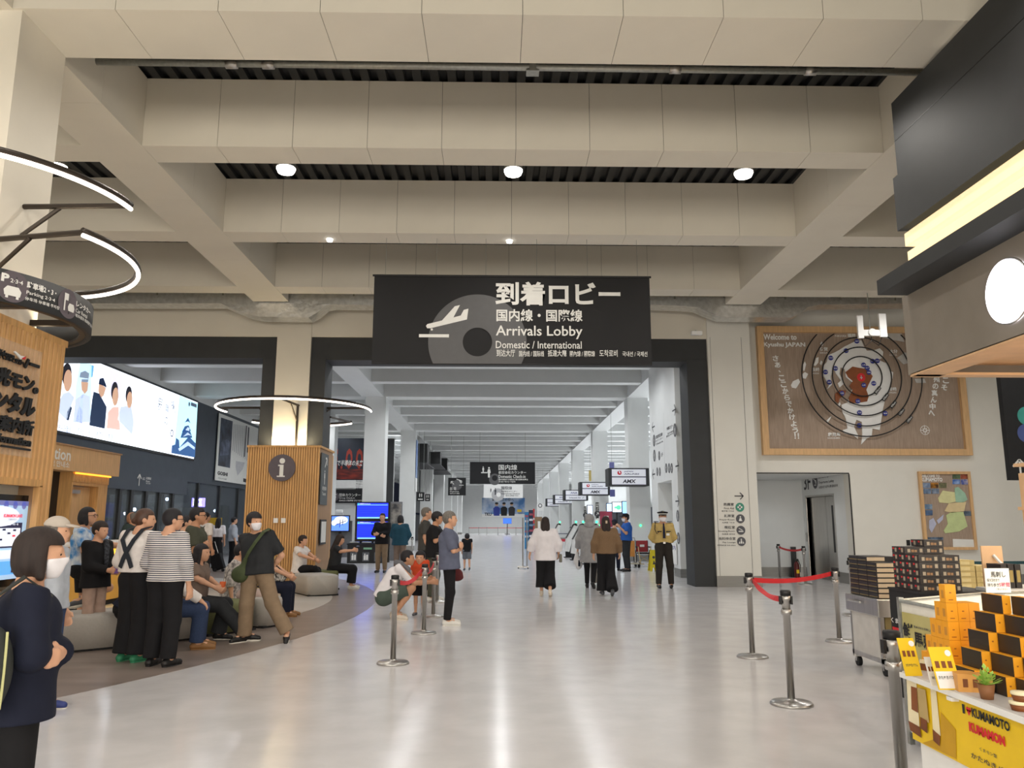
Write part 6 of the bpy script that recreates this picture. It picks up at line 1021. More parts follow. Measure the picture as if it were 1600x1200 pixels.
for x in (p.x - .15, p.x + .17): obj('castor', MB().ball((x, 27.3, .03), .03, 8), m_black, t)
for i, (x, Y) in enumerate(((3.0, 40), (2.8, 55))):
    t = thing('blue_trolley', ('dark blue trolley rack with red tray near the check-in machines', 'farther dark blue rack beyond the check-in machines')[i], 'rack', (x - .2, Y, 0)); mb = MB(); [mb.box((x + dx, Y + dy, 0), (x + dx + .03, Y + dy + .03, 1.0)) for dx in (0, .6) for dy in (0, .5)]; mb.box((x, Y, .97), (x + .63, Y + .53, 1.0)); obj('frame', mb, mat('trolley_blue', '1c2450', .5), t); obj('tray', MB().box((x, Y, .6), (x + .63, Y + .53, .72)), mat('tray_red', 'c03040', .5), t)
ct2 = thing('airline_counter', 'long pale airline counter row with dark back along the right side', 'counter', (8, 50, 0)); obj('body', MB().box((7.2, 34.5, 0), (7.8, 100, 1.05)), m_cool, ct2); obj('worktop', MB().box((7.1, 34.4, 1.05), (7.9, 100, 1.1)), m_dark, ct2); obj('back_panel', MB().box((10.7, 28, 1.2), (10.9, 100, 2.6)), mat('counter_back', '3b4150', .5), ct2)
for i, (x0, y0, x1, y1, c_) in enumerate(((952, 722, 960, 740, '6c70a8'), (953, 765, 961, 776, '5a5f9c'), (920, 735, 924, 752, 'c8b46c'))):
    fr = Fr((0, 37 + 4 * i, 0)); Q = fr.bx(x0, y1, x1, y0); t = thing('hanging_banner', ('violet hanging banner over the airline desks', 'lower violet hanging banner between the airline signs', 'thin yellow hanging banner among the columns')[i], 'banner', (Q[0], 37 + 4 * i, Q[1])); obj('cloth', MB().box((Q[0], 37 + 4 * i, Q[1]), (Q[2], 37.02 + 4 * i, Q[3])), mat('hang_' + c_, c_, .6), t); obj('cord', MB().tube([((Q[0] + Q[2]) / 2, 37.01 + 4 * i, Q[3]), ((Q[0] + Q[2]) / 2, 37.01 + 4 * i, ZB)], .006, 5), m_galv, t)
for i, (x, Y) in enumerate(((1005.5, 32.38), (880, 44.58))):
    p = at((1001 if i == 0 else 937), 821, Y); t = tag(obj('status_lamp', MB().ball((p.x, Y + (.0), p.z), .035, 10), g_green, smooth=True), ('small green lamp glowing on the nearest white column', 'small green lamp on the second white column')[i], 'lamp')
# ---------------------------------------------------------------- people: bodies grown from distance fields, one continuous mesh each
def surfnet(F, org, h):
    S_ = F < 0; c = [(i, j, k) for i in (0, 1) for j in (0, 1) for k in (0, 1)]; nx, ny, nz = F.shape; sl_ = lambda a, o, n: slice(o, n - 1 + o)
    cnt = np.zeros((nx - 1, ny - 1, nz - 1), np.int8)
    for o in c: cnt += S_[o[0]:nx - 1 + o[0], o[1]:ny - 1 + o[1], o[2]:nz - 1 + o[2]]
    act = np.argwhere((cnt > 0) & (cnt < 8))
    if len(act) == 0: return np.zeros((0, 3)), []
    ix = -np.ones(cnt.shape, np.int64); ix[act[:, 0], act[:, 1], act[:, 2]] = np.arange(len(act))
    val = [F[act[:, 0] + o[0], act[:, 1] + o[1], act[:, 2] + o[2]] for o in c]; acc = np.zeros((len(act), 3)); n = np.zeros(len(act))
    for a in range(8):
        for b in range(a + 1, 8):
            oa, ob = np.array(c[a]), np.array(c[b])
            if np.abs(oa - ob).sum() != 1: continue
            va, vb = val[a], val[b]; m = (va < 0) != (vb < 0); t = np.where(m, va / np.where(m, va - vb, 1), 0); acc += np.where(m[:, None], oa + (ob - oa) * t[:, None], 0); n += m
    V = org + h * (act + acc / n[:, None]); Q = []
    for ax in range(3):
        u, v = [(1, 2), (2, 0), (0, 1)][ax]; a = S_; sh0 = [slice(None)] * 3; sh1 = [slice(None)] * 3; sh0[ax] = slice(0, -1); sh1[ax] = slice(1, None)
        for s in (0, 1):
            A, B = a[tuple(sh0)], a[tuple(sh1)]; m = (A & ~B) if s == 0 else (~A & B); p = np.argwhere(m); p = p[(p[:, u] > 0) & (p[:, v] > 0) & (p[:, u] < a.shape[u] - 1) & (p[:, v] < a.shape[v] - 1)]
            if len(p) == 0: continue
            def I(du, dv): q = p.copy(); q[:, u] -= du; q[:, v] -= dv; return ix[q[:, 0], q[:, 1], q[:, 2]]
            q = np.stack([I(1, 1), I(0, 1), I(0, 0), I(1, 0)], 1); Q.append(q if s == 0 else q[:, ::-1])
    return V, (np.concatenate(Q) if Q else [])
class Field:
    def __init__(s, h, k=.025): s.h = h; s.k = k; s.P = []; s.cut = []
    def cone(s, a, b, ra, rb, flat=False): s.P.append(('c', np.array(a, float), np.array(b, float), ra, rb, flat)); return s
    def ell(s, c, r, R=None): s.P.append(('e', np.array(c, float), np.array(r, float), np.eye(3) if R is None else R)); return s
    def chain(s, pts, rs):
        for i in range(len(pts) - 1): s.cone(pts[i], pts[i + 1], rs[i], rs[i + 1])
        return s
    def mesh(s):
        lo, hi = [], []
        for p in s.P:
            if p[0] == 'c': r = max(p[3], p[4]); lo.append(np.minimum(p[1], p[2]) - r); hi.append(np.maximum(p[1], p[2]) + r)
            else: r = p[2].max(); lo.append(p[1] - r); hi.append(p[1] + r)
        pad = 3 * s.h; LO = np.min(lo, 0) - pad; HI = np.max(hi, 0) + pad; N = np.ceil((HI - LO) / s.h).astype(int) + 1; F = np.full(N, .5, np.float32)
        ax = [LO[i] + s.h * np.arange(N[i]) for i in range(3)]; mar = s.k + 2.5 * s.h
        for p, l, h_ in zip(s.P, lo, hi):
            i0 = np.maximum(np.floor((l - mar - LO) / s.h).astype(int), 0); i1 = np.minimum(np.ceil((h_ + mar - LO) / s.h).astype(int) + 1, N)
            X = ax[0][i0[0]:i1[0], None, None]; Y = ax[1][None, i0[1]:i1[1], None]; Z = ax[2][None, None, i0[2]:i1[2]]
            if p[0] == 'c':
                a, b = p[1], p[2]; d = b - a; L2 = max(d @ d, 1e-9); t0 = ((X - a[0]) * d[0] + (Y - a[1]) * d[1] + (Z - a[2]) * d[2]) / L2; t = np.clip(t0, 0, 1)
                D = np.sqrt((X - a[0] - t * d[0]) ** 2 + (Y - a[1] - t * d[1]) ** 2 + (Z - a[2] - t * d[2]) ** 2) - (p[3] + (p[4] - p[3]) * t)
                if p[5]: D = np.maximum(D, (t0 - 1) * math.sqrt(L2))
            else:
                R = p[3]; x, y, z = X - p[1][0], Y - p[1][1], Z - p[1][2]; q = [(R[0, i] * x + R[1, i] * y + R[2, i] * z) for i in range(3)]; r = p[2]
                k0 = np.sqrt(sum((q[i] / r[i]) ** 2 for i in range(3))); k1 = np.sqrt(sum((q[i] / r[i] ** 2) ** 2 for i in range(3))); D = k0 * (k0 - 1) / np.maximum(k1, 1e-6)
            sub = F[i0[0]:i1[0], i0[1]:i1[1], i0[2]:i1[2]]; hh = np.maximum(s.k - np.abs(sub - D), 0) / s.k; sub[...] = np.minimum(sub, D) - hh * hh * s.k * .25
        for c in s.cut: F = np.maximum(F, c(ax[0][:, None, None], ax[1][None, :, None], ax[2][None, None, :])).astype(np.float32)
        return surfnet(F, LO, s.h)
def fobj(name, fld, m, parent, M3=None, o3=None, sc=1., flip=True, label=None):
    V, Q = fld.mesh()
    if len(V) == 0: return None
    if M3 is not None: V = V @ M3.T + o3
    V = V * sc; me = bpy.data.meshes.new(name); me.vertices.add(len(V)); me.vertices.foreach_set('co', V.astype(np.float32).ravel()); n = len(Q); me.loops.add(n * 4); me.loops.foreach_set('vertex_index', np.asarray(Q).ravel()); me.polygons.add(n)
    me.polygons.foreach_set('loop_start', np.arange(n) * 4); me.polygons.foreach_set('use_smooth', np.ones(n, bool)); me.update(calc_edges=True); me.validate(); me.materials.append(m); o = bpy.data.objects.new(name, me); link(o, parent)
    if label: o['label'] = label
    return o
def rotm(yaw=0, pitch=0, roll=0):                                   # head: yaw left +, pitch down +, roll
    return np.array(Matrix.Rotation(math.radians(yaw), 3, 'Z') @ Matrix.Rotation(math.radians(-pitch), 3, 'X') @ Matrix.Rotation(math.radians(roll), 3, 'Y'))
m_skin = mat('skin', 'd3a284', .55, var=.04, scale=20); m_skin2 = mat('skin_tan', 'c08e6e', .55, var=.05, scale=20)
m_hb = mat('hair_black', '17141a', .68, var=.2, scale=60, stretch=(1, 1, .1)); m_hbr = mat('hair_brown', '4a3226', .5, var=.2, scale=60, stretch=(1, 1, .1)); m_hdk = mat('hair_dark_brown', '281d1a', .72, var=.2, scale=60, stretch=(1, 1, .1)); m_hg = mat('hair_grey', '6c6660', .6, var=.25, scale=60)
m_eye = mat('eye_dark', '15100e', .25); m_lip = mat('lips', 'a8605a', .5); m_mask = mat('face_mask', 'eceaf0', .8, var=.02, scale=30)
def cloth(n, c, **k): return mat('cloth_' + n, c, .85, var=k.pop('var', .07), scale=k.pop('scale', 14), bump=.25, spec=.25, **k)
J0 = dict(pel=(0, 0, .93), wai=(0, .0, 1.06), che=(0, -.01, 1.27), nec=(0, -.02, 1.425), hea=(0, .015, 1.578),
          sL=(-.172, -.015, 1.385), sR=(.172, -.015, 1.385), eL=(-.222, -.035, 1.105), eR=(.222, -.035, 1.105), wL=(-.225, .04, .87), wR=(.225, .04, .87),
          hL=(-.088, 0, .9), hR=(.088, 0, .9), kL=(-.1, .02, .49), kR=(.1, .02, .49), aL=(-.105, -.02, .085), aR=(.105, -.02, .085), tL=(-.125, .13, .03), tR=(.125, .13, .03))
UP = ('wai', 'che', 'nec', 'hea', 'sL', 'sR', 'eL', 'eR', 'wL', 'wR')
def pose(lean=0, side=0, twist=0, dz=0, dx=0, dy=0, sit=None, **ov):
    J = {k: np.array(v, float) for k, v in J0.items()}
    if sit is not None:
        dz = sit + .1 - .93
        for s, sx in (('L', -1), ('R', 1)): J['k' + s] = np.array((.11 * sx, .43, sit + .06)); J['a' + s] = np.array((.11 * sx, .42, .085)); J['t' + s] = np.array((.13 * sx, .57, .03))
    for k in ('pel', 'hL', 'hR') + UP: J[k] = J[k] + (dx, dy, dz)
    o = J['pel'].copy(); R = np.array(Matrix.Rotation(math.radians(twist), 3, 'Z') @ Matrix.Rotation(math.radians(side), 3, 'Y') @ Matrix.Rotation(math.radians(-lean), 3, 'X'))
    for k in UP: J[k] = o + R @ (J[k] - o)
    for k, v in ov.items(): J[k] = np.array(v, float)
    return J
def lerp(a, b, t): return a + (b - a) * t
def head_field(F, C, R, k=1.):
    g = lambda x, y, z: C + R @ (np.array((x, y, z)) * k)
    F.ell(g(0, -.012, .03), np.array((.077, .097, .09)) * k, R); F.cone(g(0, .03, -.035), g(0, .058, -.085), .056 * k, .03 * k); F.ell(g(0, .03, -.02), np.array((.066, .066, .085)) * k, R)
    F.cone(g(0, .088, .012), g(0, .104, -.022), .009 * k, .014 * k); F.ell(g(-.077, -.008, -.008), np.array((.012, .022, .033)) * k, R); F.ell(g(.077, -.008, -.008), np.array((.012, .022, .033)) * k, R)
    F.cone(g(-.034, .078, .03), g(.034, .078, .03), .014 * k, .014 * k); F.cone(g(-.018, .082, -.06), g(.018, .082, -.06), .011 * k, .011 * k)
def hand_field(F, w, d, nrm, side, curl=.35, big=1.):
    d = d / np.linalg.norm(d); nrm = nrm - d * (nrm @ d); nrm = nrm / max(np.linalg.norm(nrm), 1e-6); s = np.cross(d, nrm) * side
    for q in (-.024, -.008, .008, .024): F.cone(w + d * .015 + s * q * .6, w + d * .085 + s * q, .017, .0135)
    for q, L in ((-.032, .066), (-.011, .082), (.011, .088), (.032, .076)):
        b = w + d * .088 + s * q; m_ = b + (d * math.cos(curl) + nrm * math.sin(curl)) * L * .52 + s * q * .12; e = m_ + (d * math.cos(curl * 2.4) + nrm * math.sin(curl * 2.4)) * L * .48; F.cone(b, m_, .0098, .009); F.cone(m_, e, .009, .0076)
    b = w + d * .03 + s * .026; m_ = b + (d * .6 + s * .62 + nrm * .4) * .045; e = m_ + (d * .9 + s * .15 + nrm * .35) * .034; F.cone(b, m_, .014, .0105); F.cone(m_, e, .0105, .0085)
def person(label, x, y, rot, h, J, top, bot, hair, shoes, face=True, skin=None, head=(0, 0, 0), vox=.012, w=1., mask=False, gl=False, hand=None, name='person', z=0, fat=1., kid=1., group='people in the lobby', hk=1., nails=False):
    """top = (material, sleeve length 0..2, hem drop, looseness); bot = (material, leg 0..2, looseness, flare) or ('skirt', material, length)"""
    t = thing(name, label, 'person', (x, y, z), math.radians(rot), group); sk_ = skin or m_skin; sc = h / 1.7; vx = vox / sc; mx = lambda p: np.array((p[0] * w, p[1], p[2])); J = {k: mx(v) for k, v in J.items()}
    Rh = rotm(*head); C = J['hea']; g = lambda a, b, c: C + Rh @ (np.array((a, b, c)) * kid)
    up = J['nec'] - J['pel']; up = up / np.linalg.norm(up); sd = J['sR'] - J['sL']; sd = sd / np.linalg.norm(sd); fw_ = np.cross(up, sd)
    F = Field(vx, .022); head_field(F, C, Rh, kid)
    F.cone(J['nec'] - up * .02, g(0, -.018, -.05), .055, .052); F.cone(J['nec'], J['nec'] + up * .03, .07, .055)
    for s in (-1, 1):
        F.chain([J['che'] + sd * .062 * s, J['wai'] + sd * .05 * s, J['pel'] + sd * .055 * s], [.092 * fat, .09 * fat, .098 * fat]); k = 'R' if s > 0 else 'L'; S0, E0, W0, H0, K0_, A0, T0 = (J[q + k] for q in ('s', 'e', 'w', 'h', 'k', 'a', 't'))
        F.cone(J['nec'] - up * .015, S0, .05, .052); F.chain([S0, lerp(S0, E0, .5), E0, lerp(E0, W0, .35), W0], [.05, .045, .038, .038, .027])
        hd = (hand or {}).get(k, {}); d = np.array(hd.get('d', W0 - E0), float); nr = np.array(hd.get('n', -sd * s * 1. + fw_ * .25), float); hand_field(F, W0 + d / np.linalg.norm(d) * .012, d, nr, hd.get('side', s if True else 1), hd.get('curl', .35))
        F.chain([H0, lerp(H0, K0_, .5), K0_, lerp(K0_, A0, .35), A0], [.082, .068, .053, .053, .034]); F.chain([A0 - (0, 0, .02), lerp(A0, T0, .6), T0], [.034, .034, .026])
    fobj('body', F, sk_, t, sc=sc)
    # clothes
    if top:
        tm, sl_, hem, lo = top; F = Field(vx * 1.05, .035); hp = J['pel'] - up * hem; r0 = .1 * fat + lo
        for s in (-1, 1):
            k = 'R' if s > 0 else 'L'; S0, E0, W0 = (J[q + k] for q in ('s', 'e', 'w')); F.chain([J['che'] + sd * .068 * s, J['wai'] + sd * .058 * s, hp + sd * .068 * s - up * .06], [r0 + .012, r0 + .004, r0 + .012 + lo * .5])
            F.cone(J['nec'] - up * .035, S0 - up * .004, .055, .06 + lo * .4); a = min(sl_, 1.) if sl_ > 0 else 0
            if sl_ > 0:
                F.cone(S0, lerp(S0, E0, a), .06 + lo * .5, .054 + lo * .6, a < 1)
                if sl_ > 1: F.cone(E0, lerp(E0, W0, min(sl_ - 1, 1)), .054 + lo * .6, .04 + lo * .7, True)
        F.cut.append(lambda X, Y, Z, hp=hp, up=up: (hp[0] - X) * up[0] + (hp[1] - Y) * up[1] + (hp[2] - Z) * up[2])
        nk = J['nec'] + up * .022 + fw_ * .0
        F.cut.append(lambda X, Y, Z, nk=nk, n=up + fw_ * .35: ((X - nk[0]) * n[0] + (Y - nk[1]) * n[1] + (Z - nk[2]) * n[2]))
        fobj('top', F, tm, t, sc=sc)
    if bot and bot[0] != 'skirt':
        bm__, lg, lo, fl = bot; F = Field(vx * 1.05, .03); P0 = J['pel']
        for s in (-1, 1):
            k = 'R' if s > 0 else 'L'; H0, K0_, A0 = (J[q + k] for q in ('h', 'k', 'a')); F.cone(P0 + sd * .05 * s + up * .06, H0, .1 * fat + .01, .098 + lo)
            a = min(lg, 1.); F.cone(H0, lerp(H0, K0_, a), .095 + lo, .068 + lo * 1.2, a < 1)
            if lg > 1: F.cone(K0_, lerp(K0_, A0, min(lg - 1, 1)), .068 + lo * 1.2, .05 + lo * 1.2 + fl, True)
        wv = P0 + up * .11
        if max((J['kL'] - P0) @ up, (J['kR'] - P0) @ up) < .09: F.cut.append(lambda X, Y, Z: ((X - wv[0]) * up[0] + (Y - wv[1]) * up[1] + (Z - wv[2]) * up[2]))
        fobj('trousers' if lg > 1.2 else 'shorts', F, bm__, t, sc=sc)
    elif bot:
        F = Field(vx * 1.05, .05); P0 = J['pel']; kn = (J['kL'] + J['kR']) / 2; an = (J['aL'] + J['aR']) / 2; e = lerp(P0, an, bot[2])
        for s in (-1, 1): F.cone(P0 + sd * .05 * s + up * .08, e + sd * .1 * s, .1, .15, True)
        fobj('skirt', F, bot[1], t, sc=sc)
    if shoes:
        sm, so = shoes
        for k in 'LR':
            A0, T0 = J['a' + k], J['t' + k]; d = T0 - A0; dn = d / np.linalg.norm(d); hl = A0 - np.array((dn[0], dn[1], 0)) * .035; 
            F = Field(vx * .9, .02); lift = A0[2] - .085; dv = np.array((0, 0, -1.)); heel = hl + np.array((0, 0, -.045)); toe = T0 + np.array((0, 0, .008)) + dn * .03; mid = lerp(heel, toe, .55) + np.array((0, 0, .012))
            F.chain([heel, mid, toe], [.039, .04, .032]); F.cone(A0 + np.array((0, 0, .0)), heel, .036, .036); base = min(heel[2], toe[2]) - .034
            o = fobj('shoe', F, sm, t, sc=sc)
            if so is not None:
                F = Field(vx * .8, .012); F.chain([heel - (0, 0, .024), mid - (0, 0, .036), toe - (0, 0, .018)], [.036, .038, .031]); cz = max(heel[2], 0) - .02
                pz = lambda X, Y, Z, a=heel - np.array((0, 0, .026)), b=toe - np.array((0, 0, .016)): Z - (a[2] + ((X - a[0]) * (b - a)[0] + (Y - a[1]) * (b - a)[1]) / max((b - a)[0] ** 2 + (b - a)[1] ** 2, 1e-6) * (b[2] - a[2])); F.cut.append(pz); fobj('sole', F, so, o, sc=sc)
    # hair in head space
    if hair:
        kind, hm = hair[0], hair[1]; F = Field(vx * .9, .02); q = hk
        F.ell((0, -.014, .036), np.array((.088, .106, .098)) * q)
        fz = .052 if kind not in ('bald',) else .12
        if kind in ('short', 'bald'): F.ell((0, -.05, .0), (.078, .062, .075)); low = -.06
        elif kind == 'bob': F.ell((0, -.04, -.02), (.094, .09, .11)); F.cone((-.07, .0, -.01), (-.074, .012, -.1), .03, .024); F.cone((.07, .0, -.01), (.074, .012, -.1), .03, .024); low = -.125
        elif kind in ('long', 'tail'):
            F.ell((0, -.045, -.02), (.086, .07, .1)); low = -.6
            if kind == 'long': F.cone((-.04, -.06, -.05), (-.05, -.1, -.3), .06, .045); F.cone((.04, -.06, -.05), (.05, -.1, -.3), .06, .045); F.cone((-.07, .0, .0), (-.078, -.01, -.2), .025, .02); F.cone((.07, .0, .0), (.078, -.01, -.2), .025, .02)
            else: F.cone((0, -.09, -.03), (0, -.12, -.26), .05, .03)
        elif kind == 'bun': F.ell((0, -.05, .0), (.08, .066, .085)); F.ell((0, -.115, -.015), (.042, .04, .04)); low = -.1
        fy = .03 if kind != 'bald' else -.01
        F.cut.append(lambda X, Y, Z: -np.maximum(np.maximum(fy - Y + 0 * X + 0 * Z, Z - fz + 0 * X - .25 * np.maximum(-Y, 0)), -.2 - Z))
        if kind in ('short', 'bald', 'bun'): F.cut.append(lambda X, Y, Z: (low - Z) + 0 * X + .35 * (Y + .02)); F.cut.append(lambda X, Y, Z: -np.maximum(np.maximum(.0 - Y + 0 * X, Z + .02 + 0 * X), .045 - np.abs(X) + 0 * Y + 0 * Z))
        if kind == 'bald': F.cut.append(lambda X, Y, Z: Z - .085 + 0 * X + .3 * Y)
        fobj('hair', F, hm, t, Rh * kid, C, sc)
        if len(hair) > 2:                                          # a cap or hat over the hair
            F = Field(vx * .9, .012); F.ell((0, -.012, .045), (.098, .116, .1)); F.cut.append(lambda X, Y, Z: .045 - Z + 0 * X + 0 * Y - .12 * np.minimum(Y, .1)); o = fobj('cap', F, hair[2], t, Rh * kid, C, sc)
            if hair[3] == 'brim': F = Field(vx * .7, .01); F.ell((0, .125, .052), (.075, .075, .012), rotm(0, 12)); fobj('brim', F, hair[2], o, Rh * kid, C, sc)
    G_ = lambda p: tuple((C + Rh @ (np.array(p) * kid)) * sc)
    if face:
        for s in (-1, 1): obj('eye', MB().ball(G_((s * .032, .083, .006)), .0085 * sc * kid, 8), m_eye, t, True, local=True)
        if not mask: obj('mouth', MB().tube([G_((-.02, .09, -.058)), G_((0, .0945, -.06)), G_((.02, .09, -.058))], .005 * sc, 6), m_lip, t, True, local=True)
    if mask:
        F = Field(vx * .8, .03); head_field(F, np.zeros(3), np.eye(3)); F.P = [p[:3] + (p[3] + .008, p[4] + .008) + p[5:] if p[0] == 'c' else (p[0], p[1], p[2] + .008, p[3]) for p in F.P if not (p[0] == 'e' and abs(p[1][0]) > .05)]
        F.cut.append(lambda X, Y, Z: np.maximum(Z + .012 - .1 * (Y - .08) + 0 * X, -Z - .112 + 0 * X + 0 * Y)); F.cut.append(lambda X, Y, Z: .03 - Y + 0 * X + 0 * Z); o = fobj('face_mask', F, m_mask, t, Rh * kid, C, sc)
        obj('ear_loop', MB().tube([G_((-.066, .03, -.03)), G_((-.08, -.012, -.0)), G_((-.066, .03, -.085))], .0022 * sc, 5).tube([G_((.066, .03, -.03)), G_((.08, -.012, -.0)), G_((.066, .03, -.085))], .0022 * sc, 5), m_mask, o, local=True)
    if gl:
        mb = MB()
        for s in (-1, 1): mb.tube([G_((s * .034 + .026 * math.cos(2 * PI * i / 16), .101, .004 + .02 * math.sin(2 * PI * i / 16))) for i in range(16)], .003 * sc, 5, True, True); mb.tube([G_((s * .06, .1, .008)), G_((s * .08, -.01, .008))], .0028 * sc, 5)
        obj('glasses', mb, m_black, t, local=True)
    t['_'] = 0; del t['_']; PJ[label] = ({k: v * sc for k, v in J.items()}, sc, fw_, up, sd, Rh, C * sc); return t
PJ = {}
def wp(t, p):                                                       # local point of a person -> world
    c, s = math.cos(t.rotation_euler[2]), math.sin(t.rotation_euler[2]); return Vector((t.location[0] + p[0] * c - p[1] * s, t.location[1] + p[0] * s + p[1] * c, t.location[2] + p[2]))
def strap(name, pts, wd, m, parent, nrm=None, th=.006):               # a ribbon through local points
    pts = [Vector(p) for p in pts]; mb = MB(); n = len(pts)
    for i, p in enumerate(pts):
        tn = (pts[min(i + 1, n - 1)] - pts[max(i - 1, 0)]).normalized(); nn = Vector(nrm[i]) if nrm else Vector((0, 1, 0)); s = tn.cross(nn).normalized() * wd / 2; nn = nn.normalized() * th
        mb.v += [tuple(p - s), tuple(p + s), tuple(p + s + nn), tuple(p - s + nn)]
    for i in range(n - 1):
        for e in range(4): mb.f.append((i * 4 + e, i * 4 + (e + 1) % 4, i * 4 + 4 + (e + 1) % 4, i * 4 + 4 + e)); mb.m.append(0)
    return obj(name, mb, m, parent, local=True)
# ---------------------------------------------------------------- who stands where
K_blk = cloth('black', '1a1a1d'); K_navy = cloth('navy', '1b1f30'); K_char = cloth('charcoal', '2c2e31'); K_white = cloth('white', 'e2ddda'); K_offw = cloth('off_white', 'e6e2e6', var=.03); K_khaki = cloth('khaki', '8a7660'); K_beige = cloth('beige_pink', 'b49a8c'); K_jean = cloth('jeans', '32405e', scale=40)
K_olive = cloth('olive', '4a4c40'); K_taupe = cloth('taupe', '7a6a60'); K_gblue = cloth('grey_blue', '5f6478'); K_teal = cloth('teal', '22485a'); K_orange = cloth('orange', 'd0502e'); K_brown = cloth('brown_knit', '7a624a', scale=60); K_hood = cloth('grey_hood', '9a9a9c'); K_lblue = cloth('light_blue', 'a8bcd2'); K_polo = cloth('polo_blue', '2a5aa8'); K_tan = cloth('tan_uniform', 'c0a668'); K_dkbr = cloth('dark_brown', '2e2a26'); K_dgreen = cloth('dark_green', '3c4a48'); K_gsh = cloth('green_grey', '4c5850'); K_greyt = cloth('grey_tee', '4a4a48'); K_gsho = cloth('grey_shorts', '6c7078'); K_greyl = cloth('pale_grey', 'aeb4be')
K_tie = cloth('tie_dye', '3c86c8', c2='dfe8f0', scale=9); K_flor = cloth('floral', 'd6d0ca', c2='6f6a6c', scale=22); K_stripe = stripes('cloth_striped', 'e4dfda', '2c3450', 44, .45); K_yel = cloth('mustard', 'b0985c')
S_blk = mat('shoe_black', '151517', .5); S_wht = mat('shoe_white', 'dcdad4', .6); S_green = mat('shoe_green', '2c7a56', .6); S_blue = mat('shoe_blue', '2c3a78', .6); S_brn = mat('shoe_brown', '8a6238', .6); S_sole = mat('sole_white', 'e0dcd2', .6); S_crm = mat('shoe_cream', 'd8ccbc', .6); S_gry = mat('shoe_grey', '55585e', .6)
def top_at(px, py, Y): p = at(px, py, Y); return p.x, p.z
def std(px, py, Y, extra=0): x, z = top_at(px, py, Y); return x, Y, z + extra
arms_folded = dict(eL=(-.235, .06, 1.12), eR=(.235, .06, 1.11), wL=(.0, .19, 1.17), wR=(.01, .165, 1.12))
AF = {'L': dict(d=(1, .0, .12), n=(0, -1, 0)), 'R': dict(d=(-1, .06, .1), n=(0, -1, 0))}
# 1 the woman nearest the camera, arms folded, seen from her right side
x, y, h = std(54, 828, 3.6); ow = pose(lean=2, eR=(.25, .02, 1.13), wR=(.02, .15, 1.1), eL=(-.2, .12, 1.12), wL=(.125, .155, 1.11), hea=(.0, .04, 1.575))
P1 = person('person in black with chin-length dark hair, mask and shoulder bag, nearest the camera', x, y, -56, h, ow, (K_navy, 2, .12, .03), (K_blk, 2, .004, .03), ('bob', m_hdk), (S_blk, None), face=True, mask=True, head=(-6, 2, 0), vox=.0085, fat=1.12, hk=1.1, hand={'R': dict(d=(-1, .0, 0), n=(0, -1, 0)), 'L': dict(d=(.93, -.3, -.05), n=(-.2, -1, 0), curl=.75)})
def shoulder_bag(t, label, m, cx, cy, cz, s=1., sx=.06):
    b = thing('shoulder_bag', label, 'bag', t.location, t.rotation_euler[2]); return b
b = thing('shoulder_bag', 'dark grey shoulder bag with pale piping behind the nearest person', 'bag', P1.location, P1.rotation_euler[2]); S1 = P1 and PJ['person in black with chin-length dark hair, mask and shoulder bag, nearest the camera'][1]
F = Field(.012, .03); F.ell((.295, -.15, 1.08), (.1, .1, .2)); fobj('bag_body', F, mat('bag_dark', '2e3230', .7), b, sc=S1); obj('piping', MB().tube([((.295 + .102 * math.sin(a) * .8) * S1, (-.15 + .06) * S1, (1.08 + .19 * math.cos(a)) * S1) for a in [.5 + 2.1 * i / 10 for i in range(11)]], .005, 6), mat('piping_pale', 'c8c890', .6), b, local=True)
strap('strap', [(.26 * S1, -.16 * S1, 1.25 * S1), (.18 * S1, -.14 * S1, 1.39 * S1), (.135 * S1, -.03 * S1, 1.475 * S1), (.14 * S1, .09 * S1, 1.38 * S1)], .04, mat('strap_dark', '2a2d2b', .8), b, nrm=[(0, -1, .3), (0, -.6, 1), (.2, 0, 1), (.2, 1, .4)])
# 2 the man in the pale cap behind her
x, y, h = std(90, 806, 6.9); person('person in pale flat cap, grey blue shirt and jeans behind the nearest person', x, y, -85, h - .02, pose(), (K_greyl, 2, .05, .02), (K_jean, 2, .01, 0), ('short', m_hg, mat('cap_cloth', 'bdb3a8', .85), 'brim'), (S_blue, S_sole), vox=.012, gl=False)
# 3 tie-dye
x, y, h = std(137, 795, 11.0, .02); person('person in blue tie-dye shirt and black shorts with one knee up at the counter', x, y, -80, h, pose(kR=(.12, .38, .66), aR=(.12, .06, .53), tR=(.12, -.06, .45), eL=(-.28, .26, 1.2), wL=(-.2, .48, 1.17), eR=(.24, .08, 1.12), wR=(.12, .28, 1.06)), (K_tie, .75, .04, .03), (K_blk, .75, .03, 0), ('bob', m_hb), (S_gry, S_sole), vox=.012, head=(-5, -4, 0), gl=True, hk=.98)
# 4 older woman in the black jacket
x, y, h = std(157, 815, 10.2); t4 = person('older person in black jacket and pinkish trousers holding a purple phone', x, y, -108, h, pose(eR=(.2, .05, 1.1), wR=(.08, .26, 1.05), eL=(-.22, .02, 1.1), wL=(-.02, .27, 1.05)), (K_blk, 2, .12, .025), (K_beige, 2, .0, 0), ('short', m_hdk), (S_blk, None), vox=.012, head=(10, 6, 0), fat=1.08, hk=1.04)
L4 = 'older person in black jacket and pinkish trousers holding a purple phone'; J4, s4 = PJ[L4][0], PJ[L4][1]; q = thing('mobile_phone', 'purple phone in the hands of the older person in black', 'phone', wp(t4, (.03, .34, 1.06 * s4)), t4.rotation_euler[2]); obj('phone_case', MB().box((-.04, -.006, -.05), (.04, .006, .08), .004), mat('phone_purple', '7a5aa0', .4), q, local=True); obj('screen', MB().box((-.034, -.008, -.044), (.034, -.006, .074)), m_screenblk, q, local=True)
